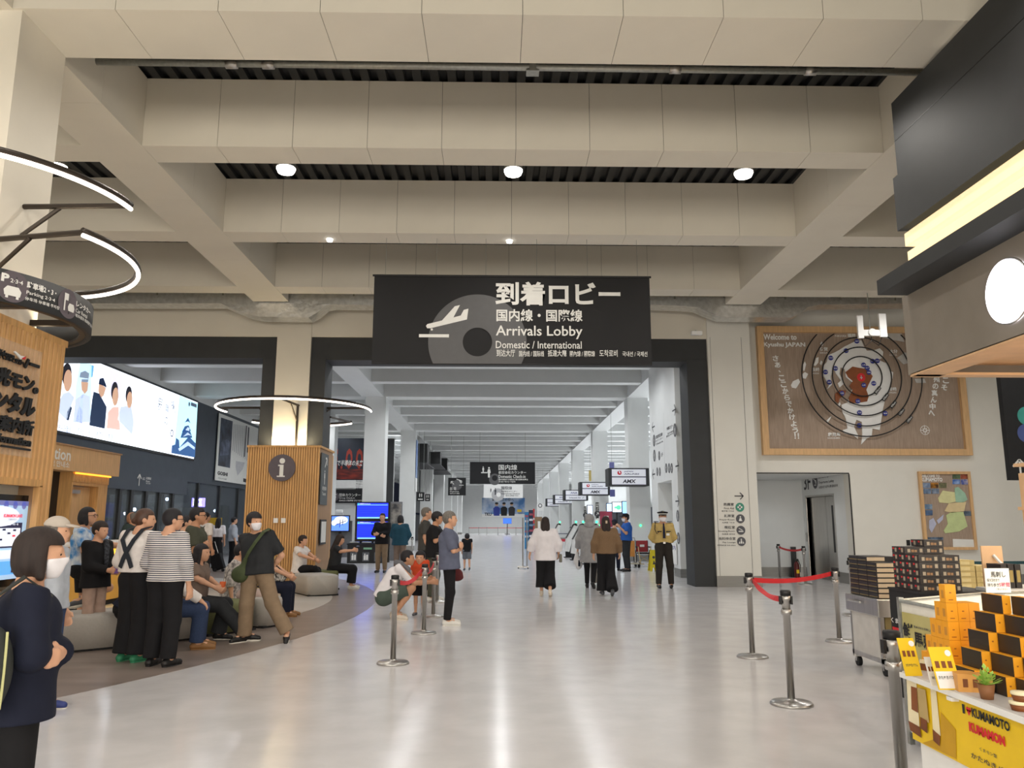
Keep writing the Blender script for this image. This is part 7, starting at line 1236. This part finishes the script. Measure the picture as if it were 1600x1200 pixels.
obj('scarf', MB().tube([(-.06, .05, 1.44 * s4), (-.02, .115, 1.36 * s4), (.0, .14, 1.2 * s4), (.0, .15, 1.05 * s4)], [.03, .035, .03, .02], 8), cloth('scarf', '4c5058', c2='24262c', scale=40), t4, True, local=True)
# 5 seated person bent forward in dark navy
x, z = top_at(196, 900, 10.15); person('seated person in dark navy shirt bent forward behind the suspenders wearer', x, 10.2, -60, 1.62, pose(sit=.42, lean=42, eR=(.26, .22, .78), wR=(.2, .42, .6), eL=(-.26, .22, .78), wL=(-.16, .42, .6)), (K_navy, .8, .06, .03), (K_blk, 2, .03, .02), ('short', m_hb), (S_blk, None), vox=.013, face=False)
# 6 woman with suspenders
x, y, h = std(236, 795, 9.3); t6 = person('person in white blouse with crossed black suspenders, wide black trousers and green shoes', x - .1, y, -22, h, pose(eL=(-.25, -.02, 1.1), wL=(-.2, .16, .95), eR=(.24, .04, 1.1), wR=(.12, .22, 1.05), hea=(.035, .03, 1.575)), (K_white, 2, -.06, .04), (K_blk, 2, .03, .02), ('bun', m_hbr), (S_green, S_green), vox=.0105, head=(-50, 2, 0))
L6 = 'person in white blouse with crossed black suspenders, wide black trousers and green shoes'; s6 = PJ[L6][1]; km = cloth('suspender', '2b3038'); q = lambda a: tuple(v * s6 for v in a)
for sx in (-1, 1): strap('suspender', [q((.1 * sx, .05, 1.49)), q((.105 * sx, -.07, 1.46)), q((.085 * sx, -.163, 1.35)), q((.02 * sx, -.176, 1.24)), q((-.04 * sx, -.172, 1.14)), q((-.085 * sx, -.165, 1.04))], .05, km, t6, nrm=[(0, .3, 1), (0, -.6, 1), (0, -1, .3), (0, -1, 0), (0, -1, 0), (0, -1, 0)], th=.012)
# 7 striped shirt
x, y, h = std(268, 795, 9.0); t7 = person('person in navy and white striped jumper with black trousers and boots seen from behind', x, y, -14, h, pose(eR=(.25, -.02, 1.1), wR=(.26, .04, .86), eL=(-.25, -.01, 1.1), wL=(-.16, .17, .98), hea=(.02, .02, 1.575)), (K_stripe, 2, .02, .028), (K_blk, 2, .02, .01), ('short', m_hb), (S_blk, S_blk), vox=.0105, head=(-42, 0, 0), gl=True, fat=1.06, hk=1.02)
s7 = PJ['person in navy and white striped jumper with black trousers and boots seen from behind'][1]; F = Field(.012, .02)
# 8 seated man with the white sleeve
x, z = top_at(252, 900, 9.95); person('seated person in white long sleeves and jeans with hand on knee behind the striped jumper', x, 10.1, -72, 1.7, pose(sit=.42, lean=12, eR=(.27, .1, .82), wR=(.16, .4, .6), hea=(.0, .06, 1.24), aR=(.11, .4, .085)), (K_white, 2, .04, .03), (K_jean, 2, .02, .01), ('short', m_hb), (S_brn, S_brn), vox=.011, face=False, hand={'R': dict(d=(-.1, .7, -.6), n=(0, -.4, -1))})
# 9 man in olive polo
x, y, h = std(309, 793, 11.6); person('person in dark olive polo and glasses standing behind the striped jumper', x, y, -84, h, pose(**arms_folded), (K_olive, .8, .06, .03), (K_taupe, 2, .01, 0), ('short', m_hb), (S_brn, None), vox=.012, skin=m_skin2, head=(4, -3, 0), gl=True, fat=1.1, hand=AF)
# 9b the person between them
x, y, h = std(291, 806, 13.2); person('person in light blue shirt glimpsed between the striped jumper and the olive polo', x, y, -70, h, pose(), (K_lblue, .8, .05, .03), (K_char, 2, .01, 0), ('short', m_hb), (S_blk, None), vox=.016)
# 10 seated woman, long hair, orange cup
x, z = top_at(316, 863, 10.9); t10 = person('seated person with long black hair and taupe top holding an orange cup', x - .06, 10.9, -92, 1.64, pose(sit=.42, lean=4, eR=(.2, .08, .84), wR=(.12, .3, .72), eL=(-.2, .06, .84), wL=(-.02, .32, .72), kR=(.12, .42, .47), aR=(.1, .78, .1), tR=(.1, .92, .05), kL=(-.1, .4, .47), aL=(-.1, .32, .085), tL=(-.1, .47, .03)), (K_taupe, .85, .1, .03), (K_char, 2, .02, .03), ('long', m_hb), (S_blk, S_sole), vox=.0105, gl=False)
L10 = 'seated person with long black hair and taupe top holding an orange cup'; s10 = PJ[L10][1]; cw = wp(t10, (.06 * s10, .4 * s10, .68 * s10)); q = thing('paper_cup', 'orange paper cup held by the seated long-haired person', 'cup', cw); obj('cup', MB().lathe([(.0, 0), (.03, 0), (.041, .1), (.038, .1), (.029, .01)], cw, 20), mat('cup_orange', 'd8632c', .5), q, True); obj('straw', MB().tube([cw + Vector((.01, 0, .04)), cw + Vector((.025, 0, .14))], .004, 6), m_print, q)
# 11 leaning woman with the crossbody bag
x, y, h = std(398, 803, 10.75, .02); t11 = person('leaning person in black tee and khaki trousers wearing a mask', x + .09, y, 172, h, pose(side=9, lean=-4, pel=(.02, 0, .91), hL=(-.08, 0, .89), hR=(.11, 0, .89), kL=(-.22, .0, .5), aL=(-.42, -.06, .13), tL=(-.46, .06, .03), kR=(.12, .04, .49), aR=(.14, .02, .085), tR=(.22, .16, .03), eL=(-.25, -.16, 1.12), wL=(-.08, -.2, .93), eR=(.24, -.16, 1.12), wR=(.08, -.2, .92), hea=(.08, .03, 1.57)), (K_char, .85, .05, .035), (K_khaki, 2, .022, .02), ('short', m_hb), (S_blk, S_sole), vox=.0105, head=(62, 0, 0), mask=True, fat=1.1, hk=1.12)
L11 = 'leaning person in black tee and khaki trousers wearing a mask'; s11 = PJ[L11][1]; gb = mat('bag_green', '3f4a2c', .75, var=.1, scale=20, bump=.2); q = thing('crossbody_bag', 'olive green crossbody bag hanging at the hip of the leaning person', 'bag', t11.location, t11.rotation_euler[2]); F = Field(.012, .05); F.ell((.2, .12, .88), (.12, .07, .11)); F.cone((.18, .13, .93), (.12, .15, 1.08), .05, .03); fobj('bag_body', F, gb, q, sc=s11)
Q_ = lambda a: tuple(v * s11 for v in a); strap('strap', [Q_((.14, .16, 1.02)), Q_((.07, .185, 1.16)), Q_((-.02, .185, 1.3)), Q_((-.1, .12, 1.44)), Q_((-.125, .0, 1.475)), Q_((-.11, -.1, 1.42))], .042, gb, q, nrm=[(0, 1, 0), (0, 1, .1), (0, 1, .3), (-.2, 1, .8), (-.3, 0, 1), (0, -1, .6)], th=.01)
# 12 floral back, 13 yellow vest
x, z = top_at(360, 905, 12.3); person('seated person in grey and white floral shirt half hidden behind the leaning person', x, 12.35, -75, 1.6, pose(sit=.42, lean=10), (K_flor, 1.3, .1, .04), (cloth('rose_beige', 'b8a49c'), 2, .01, 0), ('short', m_hb), (S_blk, None), vox=.013)
x, z = top_at(424, 843, 13.6); t13 = person('seated person in mustard vest and navy trousers with mask and tan shoes', x - .1, 13.6, -88, 1.66, pose(sit=.42, lean=8, eR=(.22, .14, .84), wR=(.1, .42, .68), eL=(-.2, .12, .84), wL=(-.02, .4, .7)), (K_yel, .9, .1, .03), (K_navy, 2, .02, .02), ('bob', m_hdk), (S_brn, S_brn), vox=.0125, mask=True)
c13 = wp(t13, (.05, .26, .66)); q = thing('checked_bag', 'black and white checked bag on the lap of the mustard vest wearer', 'bag', c13); F = Field(.014, .03); F.ell((0, 0, -.02), (.14, .09, .1)); fobj('bag_body', F, cloth('checks', 'e0dcd4', c2='1c1c20', scale=26), q); obj('strap', MB().tube([(-.1, -.05, .05), (-.02, -.06, .16), (.08, -.05, .06)], .012, 6), m_blk2, q, local=True)
p = gr(427, 974); q = thing('carrier_bag', 'bright green carrier bag on the floor under the bench', 'bag', (p.x, p.y, 0)); F = Field(.014, .03); F.ell((0, 0, .13), (.15, .1, .13)); F.cut.append(lambda X, Y, Z: -Z + 0 * X + 0 * Y); fobj('bag_body', F, cloth('carrier', '1f8a48'), q); obj('handle', MB().tube([(-.08, 0, .22), (0, -.02, .34), (.08, 0, .22)], .01, 6), cloth('carrier_dark', '165c34'), q, local=True)
p = gr(405, 962); q = thing('black_bag', 'large black travel bag standing on the floor behind the leaning person', 'bag', (p.x, p.y, 0)); F = Field(.016, .05); F.ell((0, 0, .25), (.2, .14, .27)); F.cut.append(lambda X, Y, Z: -Z + 0 * X + 0 * Y); fobj('bag_body', F, K_blk, q); obj('handle', MB().tube([(-.1, 0, .48), (0, 0, .58), (.1, 0, .48)], .014, 6), m_blk2, q, local=True)
# 14 white tee, 15 phone user
x, z = top_at(483, 833, 18.25); person('seated person in white tee with crossed legs and white sneakers on the grey bench', x - .22, 18.35, -104, 1.62, pose(sit=.43, lean=6, eL=(-.2, .16, .86), wL=(.0, .38, .8), eR=(.22, .12, .86), wR=(.04, .4, .74), kR=(.08, .42, .56), aR=(-.12, .6, .3), tR=(-.16, .74, .22)), (K_white, .8, .1, .03), (K_blk, 1.8, .01, 0), ('short', m_hdk), (S_wht, S_wht), vox=.014, head=(0, 0, 0), hk=1.08)
x, z = top_at(545, 823, 19.2); t15 = person('seated person with long dark hair and grey top looking at a phone', x - .3, 19.1, -84, 1.66, pose(sit=.42, lean=10, eR=(.2, .16, .88), wR=(.1, .42, .9), eL=(-.2, .14, .88), wL=(-.02, .42, .9), kL=(-.1, .44, .46), kR=(.1, .46, .46)), (K_char, .85, .1, .03), (K_blk, 1.85, .03, .02), ('long', m_hdk), (S_wht, S_wht), vox=.014, head=(0, 18, 0)); q = thing('mobile_phone', 'dark phone held by the seated person with long hair', 'phone', wp(t15, (.04, .54, .98))); obj('phone_case', MB().box((-.035, -.035, -.01), (.035, .06, .0)), m_screenblk, q, local=True); obj('screen', MB().box((-.03, -.03, .0), (.03, .055, .001)), glow('phone_glow', 'c8d8ff', .6), q, local=True)
# 16-19 people near the entrance
x, y, h = std(207, 800, 18.); person('person with bald head and dark green shirt standing beyond the counter', x, y, 80, h, pose(eL=(-.24, .05, 1.12), wL=(-.12, .28, 1.06)), (K_dgreen, 1.9, .06, .03), (K_char, 2, .01, 0), ('bald', m_hg), (S_blk, None), vox=.018, skin=m_skin2)
x, y, h = std(322, 800, 19.5); t17 = person('person in white tee with black backpack beyond the olive polo', x, y, -30, h, pose(), (K_white, .8, .06, .03), (K_char, 2, .01, 0), ('short', m_hb), (S_blk, None), vox=.018, face=False)
q = thing('backpack', 'black backpack on the person in white tee beyond the olive polo', 'backpack', t17.location, t17.rotation_euler[2]); F = Field(.018, .05); F.ell((0, -.22, 1.2), (.16, .11, .24)); fobj('bag_body', F, K_blk, q); [obj('strap', MB().tube([(s * .1, -.13, 1.4), (s * .12, -.02, 1.5), (s * .12, .12, 1.38), (s * .12, .12, 1.2)], .018, 6), m_blk2, q, local=True) for s in (-1, 1)]
x, y, h = std(342, 809, 27.5); person('person in long black dress with pale collar seen from behind near the entrance', x, y, 5, h, pose(), (K_offw, .9, -.12, .02), ('skirt', K_blk, .9), ('long', m_hb), (S_blk, None), vox=.022, face=False)
x, y, h = std(366, 808, 28.5); person('person in pale top with dark trousers near the entrance, facing sideways', x, y, -60, h, pose(eL=(-.22, .1, 1.1), wL=(-.1, .25, 1.0)), (K_greyl, 1.5, .06, .03), (K_blk, 2, .02, 0), ('short', m_hb), (S_blk, None), vox=.022)
p = gr(344, 893); q = thing('suitcase', 'small black wheeled suitcase tilted on the floor near the entrance', 'suitcase', (p.x, p.y, 0)); Rm = Matrix.Rotation(math.radians(-20), 4, 'Y'); obj('shell', MB().box((-.18, -.12, .06), (.18, .12, .56), .03, R=Rm), K_blk, q, local=True); obj('handle', MB().tube([Rm @ Vector((-.1, 0, .56)), Rm @ Vector((-.1, 0, .95)), Rm @ Vector((.1, 0, .95)), Rm @ Vector((.1, 0, .56))], .012, 6), m_steel, q, local=True); [obj('wheel', MB().tube([(x_, -.14, .05), (x_, -.1, .05)], .05, 10), m_blk2, q, local=True) for x_ in (-.12, .12)]
# 20-27 the group left of the walkway
x, y, h = std(598, 802, 25.2); person('person in black jacket and khaki trousers facing the camera by the flight board', x, y, 172, h, pose(eL=(-.24, .06, 1.12), wL=(.02, .22, 1.1), eR=(.24, .06, 1.12), wR=(-.02, .22, 1.06)), (K_blk, 2, .12, .025), (K_khaki, 2, .01, 0), ('short', m_hdk), (S_blk, None), vox=.017)
x, y, h = std(626, 805, 24.6); person('person in dark teal jumper with black hair seen from behind', x, y, -8, h, pose(eL=(-.25, .05, 1.12), wL=(-.15, .2, .95), eR=(.25, .05, 1.12), wR=(.12, .2, .95)), (K_teal, 2, .1, .05), (K_taupe, 2, .01, 0), ('bob', m_hb), (S_blk, None), vox=.017, face=False, fat=1.05)
g = gr(607, 967); sq = pose(pel=(0, -.08, .33), hL=(-.1, -.06, .34), hR=(.1, -.06, .34), wai=(0, -.02, .46), che=(0, .1, .66), nec=(0, .2, .8), hea=(.0, .3, .93), sL=(-.17, .18, .78), sR=(.17, .18, .78), eL=(-.2, .4, .6), wL=(-.08, .62, .6), eR=(.2, .42, .56), wR=(.08, .66, .56), kL=(-.16, .36, .5), kR=(.18, .38, .48), aL=(-.15, .1, .1), aR=(.16, .12, .1), tL=(-.16, .25, .03), tR=(.18, .27, .03))
t22 = person('crouching person in white tee and green shorts holding a red belt end', g.x - .02, g.y, -84, 1.74, sq, (K_offw, .8, .03, .03), (K_gsh, .85, .035, 0), ('short', m_hb), (S_crm, S_crm), vox=.011, skin=m_skin2); s22 = PJ['crouching person in white tee and green shorts holding a red belt end'][1]
q = thing('towel', 'grey towel round the neck of the crouching person', 'towel', t22.location, t22.rotation_euler[2]); F = Field(.012, .02); Q_ = lambda a: np.array(a) * s22; F.chain([Q_((-.1, .34, .58)), Q_((-.1, .31, .76)), Q_((-.08, .2, .86)), Q_((0, .12, .87)), Q_((.08, .2, .86)), Q_((.1, .31, .76)), Q_((.11, .36, .55))], [.03, .034, .034, .036, .034, .034, .03]); fobj('cloth', F, cloth('towel', '6c6c70', scale=60), q)
x, y, h = std(657, 860, 13.75); person('small child in orange tee and black shorts with a bowl haircut', x, y, 172, h, pose(hea=(0, .015, 1.5), eL=(-.2, .0, 1.12), wL=(-.16, .12, .98), eR=(.21, -.02, 1.12), wR=(.2, .08, .9)), (K_orange, .8, .08, .035), (K_blk, .95, .03, 0), ('short', m_hb), (S_gry, None), vox=.0105, kid=1.5, hk=1.05)
decal_t = thing('child_tee_print', 'white printed letters on the orange tee of the small child', 'print', (x, y - .001, 0)) if 0 else None
x, y, h = std(679, 800, 16.2); t24 = person('person in black tee with moustache holding a phone beside the grey haired person', x, y, -98, h, pose(eR=(.24, .08, 1.14), wR=(.12, .27, 1.32), eL=(-.22, .0, 1.1), lean=4), (K_blk, .85, .1, .035), (K_olive, 2, .02, 0), ('short', m_hb), (S_wht, S_wht), vox=.0125, skin=m_skin2, head=(6, 8, 0), fat=1.12, hk=1.08)
q = thing('mobile_phone', 'white phone held up by the person in black tee', 'phone', wp(t24, (.1, .36, 1.42)), t24.rotation_euler[2]); obj('phone_case', MB().box((-.036, -.005, -.07), (.036, .005, .07), .003), m_print, q, local=True); obj('camera_mark', MB().box((.01, .005, .04), (.03, .007, .06)), m_black, q, local=True)
x, y, h = std(666, 793, 17.8); person('tall person in grey tee behind the person in black tee', x, y, -80, h, pose(), (K_greyt, .8, .08, .035), (K_char, 2, .02, 0), ('short', m_hg), (S_wht, S_wht), vox=.014)
x, y, h = std(703, 799, 12.45); person('grey haired person in blue grey shirt with folded arms and patterned sneakers', x, y, -86, h, pose(**arms_folded, lean=-1), (K_gblue, .95, .1, .035), (K_blk, 2, .005, 0), ('short', m_hg), (S_wht, S_wht), vox=.0105, head=(0, -2, 0), fat=1.1, hand=AF)
p = at(716, 896, 12.9); q = thing('tote_bag', 'dark red tote bag hanging behind the grey haired person', 'bag', (p.x - .02, 12.75, p.z)); F = Field(.012, .03); F.ell((0, 0, 0), (.1, .05, .09)); F.ell((0, 0, -.05), (.11, .055, .06)); fobj('bag_body', F, cloth('tote', '5c2a2c'), q); obj('strap', MB().tube([(-.05, 0, .07), (-.02, -.0, .2), (.04, 0, .07)], .008, 6), K_blk, q, local=True)
x, y, h = std(730, 833, 26.3); person('small child in black sleeveless top and grey shorts walking on the concourse', x, y, 8, h, pose(kL=(-.1, .12, .5), aL=(-.1, .1, .1), kR=(.1, -.06, .5), aR=(.1, -.22, .14), tR=(.1, -.1, .05), hea=(0, .015, 1.52)), (K_blk, .35, .08, .03), (K_gsho, .95, .03, 0), ('short', m_hb), (S_gry, None), vox=.015, kid=1.35, face=False)
# 28-33 walkers, staff and guard on the right
wk = lambda **k: pose(kL=(-.09, .1, .5), aL=(-.09, .06, .1), tL=(-.1, .22, .05), kR=(.09, .03, .49), aR=(.09, -.22, .14), tR=(.1, -.1, .035), **k)
x, y, h = std(852, 808, 17.2); t28 = person('person walking away in loose white blouse and black culottes', x, y, -2, h, wk(eL=(-.3, -.04, 1.13), wL=(-.34, .02, .92), eR=(.29, -.03, 1.12), wR=(.29, .05, .93)), (K_offw, 1.8, .16, .055), (K_blk, 1.8, .035, .04), ('long', m_hdk), (S_crm, S_crm), vox=.0125, face=False)
q = thing('clutch_bag', 'small grey clutch bag at the right hand of the white bloused walker', 'bag', wp(t28, (.32, .0, .8)), t28.rotation_euler[2]); obj('bag_body', MB().box((-.03, -.07, -.1), (.03, .1, .07), .012), mat('clutch', '6c6a60', .6), q, local=True); obj('trim', MB().box((-.032, -.06, .05), (.032, .09, .06)), m_print, q, local=True)
x, y, h = std(921, 804, 19.3); t29 = person('person in grey hooded coat with hood up walking away', x, y, -14, h, wk(eL=(-.26, .0, 1.12), wL=(-.3, .1, .92)), (K_hood, 2, .34, .05), (K_blk, 2, .0, 0), ('short', m_hb), (S_blk, S_blk), vox=.0135, face=False); J29, s29, *_r = PJ['person in grey hooded coat with hood up walking away']; F = Field(.0135, .03); F.ell(J29['hea'] + (0, -.03 * s29, .02 * s29), np.array((.112, .125, .135)) * s29); F.ell(J29['nec'] + (0, -.03, .03), np.array((.13, .1, .08))); F.cut.append(lambda X, Y, Z, c=J29['hea']: -np.maximum(np.maximum(c[1] + .05 - Y + 0 * X, Z - c[2] - .06), np.abs(X - c[0]) - .075)); fobj('hood', F, K_hood, t29)
q = thing('white_bag', 'crumpled white plastic bag carried by the hooded walker', 'bag', wp(t29, (-.33, .08, .62))); F = Field(.014, .04); F.cone((0, 0, .2), (0, 0, .0), .03, .09); F.ell((.04, 0, -.06), (.09, .08, .14)); fobj('bag_body', F, cloth('bag_white', 'd8d8da'), q); obj('print', MB().box((.02, -.09, -.12), (.07, -.078, .02)), K_navy, q, local=True)
p = gr(933, 915); q = thing('suitcase', 'grey hard shell suitcase rolling between the hooded and the brown topped walkers', 'suitcase', (p.x + .02, p.y + .1, 0)); obj('shell', MB().box((-.17, -.12, .06), (.17, .12, .6), .04), mat('case_grey', '77736c', .4), q, local=True); obj('handle', MB().tube([(-.1, .08, .6), (-.1, .08, .95), (.1, .08, .95), (.1, .08, .6)], .01, 6), m_steel, q, local=True); [obj('wheel', MB().ball((x_, y_, .035), .035, 8), m_black, q, True, local=True) for x_ in (-.13, .13) for y_ in (-.08, .08)]
x, y, h = std(944, 807, 17.3); t30 = person('person walking away in loose brown top and wide black trousers', x + .03, y, 0, h, wk(eL=(-.26, -.02, 1.12), wL=(-.27, .05, .9), eR=(.27, -.02, 1.12), wR=(.3, .08, .92)), (K_brown, 1.95, .03, .042), (K_blk, 2, .025, .05), ('long', m_hdk), (S_gry, None), vox=.0125, face=False); c30 = PJ['person walking away in loose brown top and wide black trousers']; obj('hair_clip', MB().box((-.02, -.15, -.03), (.02, -.13, .03), .005), mat('clip_beige', 'c8b49a', .4), t30, local=True).location = c30[6]
x, y, h = std(960, 812, 26.2); person('staff person in pale blue shirt and navy cap seen from behind', x, y, -15, h, pose(), (K_lblue, .8, .04, .03), (K_navy, 2, .01, 0), ('short', m_hb, K_navy, 'brim'), (S_blk, None), vox=.0165, face=False)
x, y, h = std(975, 803, 25.8); person('staff person in blue polo, dark cap and mask turned sideways', x + .06, y, 95, h, pose(eL=(-.24, .06, 1.12), wL=(-.1, .22, 1.3), eR=(.22, .04, 1.1), wR=(.0, .26, 1.08)), (K_polo, .8, .02, .035), (K_char, 2, .015, 0), ('short', m_hb, K_blk, 'brim'), (S_blk, None), vox=.0155, mask=True, skin=m_skin2, fat=1.1)
x, y, h = std(1035, 799, 19.3); LG = 'security guard in tan uniform, black peaked cap and mask standing with hands behind'; tg = person(LG, x, y, 176, h, pose(eL=(-.26, -.08, 1.12), wL=(-.08, -.16, .92), eR=(.26, -.08, 1.12), wR=(.08, -.16, .9), aL=(-.15, -.02, .085), aR=(.13, -.02, .085), kL=(-.13, .02, .49), kR=(.115, .02, .49)), (K_tan, 2, -.06, .018), (K_dkbr, 2, .012, .0), ('short', m_hb), (S_blk, None), vox=.0115, mask=True, fat=1.05, skin=m_skin2)
Jg, sg, fwg, upg, sdg, Rg, Cg = PJ[LG]; F = Field(.01, .012); F.ell((0, .0, .06), (.1, .115, .05)); F.ell((0, -.0, .1), (.135, .145, .03)); cp_ = fobj('peaked_cap', F, K_blk, tg, Rg, Cg, 1); obj('cap_band', MB().tube([tuple(Cg + np.array((.102 * math.cos(a), .115 * math.sin(a), .068))) for a in [2 * PI * i / 28 for i in range(28)]], .014, 6, True, True), m_print, cp_, True, local=True); F = Field(.008, .01); F.ell((0, .12, .045), (.075, .06, .012), rotm(0, 15)); fobj('cap_peak', F, m_black, cp_, Rg, Cg, 1); obj('badge', MB().ball((Cg[0], Cg[1] + .125, Cg[2] + .1), (.018, .006, .022), 8), mat('badge_gold', 'a08a3c', .35, metal=.8), cp_, True, local=True)
G1 = lambda a, b, c: (a * sg, b * sg, c * sg); obj('tie', MB().tube([G1(0, .115, 1.43), G1(0, .16, 1.3), G1(0, .172, 1.1)], [.016, .026, .03], 6), cloth('tie_navy', '23263a'), tg, local=True); obj('belt', MB().tube([G1(.165 * math.cos(a), .145 * math.sin(a) + .0, 1.0) for a in [2 * PI * i / 28 for i in range(28)]], .016, 6, True, True), m_black, tg, local=True); obj('buckle', MB().box(G1(-.025, .15, .98), G1(.025, .17, 1.02)), m_steel, tg, local=True)
for s in (-1, 1): obj('epaulette', MB().box(G1(s * .1, -.05, 1.46), G1(s * .2, .04, 1.478)), K_navy, tg, local=True); obj('pocket', MB().box(G1(s * .1 - .05, .14, 1.24), G1(s * .1 + .05, .158, 1.26)), K_navy, tg, local=True)
obj('name_badge', MB().box(G1(-.12, .165, 1.16), G1(-.05, .172, 1.21)), m_print, tg, local=True); obj('shoulder_cord', MB().tube([G1(.17, .02, 1.46), G1(.2, .12, 1.3), G1(.16, .15, 1.2), G1(.1, .16, 1.26)], .01, 6), m_blk2, tg, local=True)
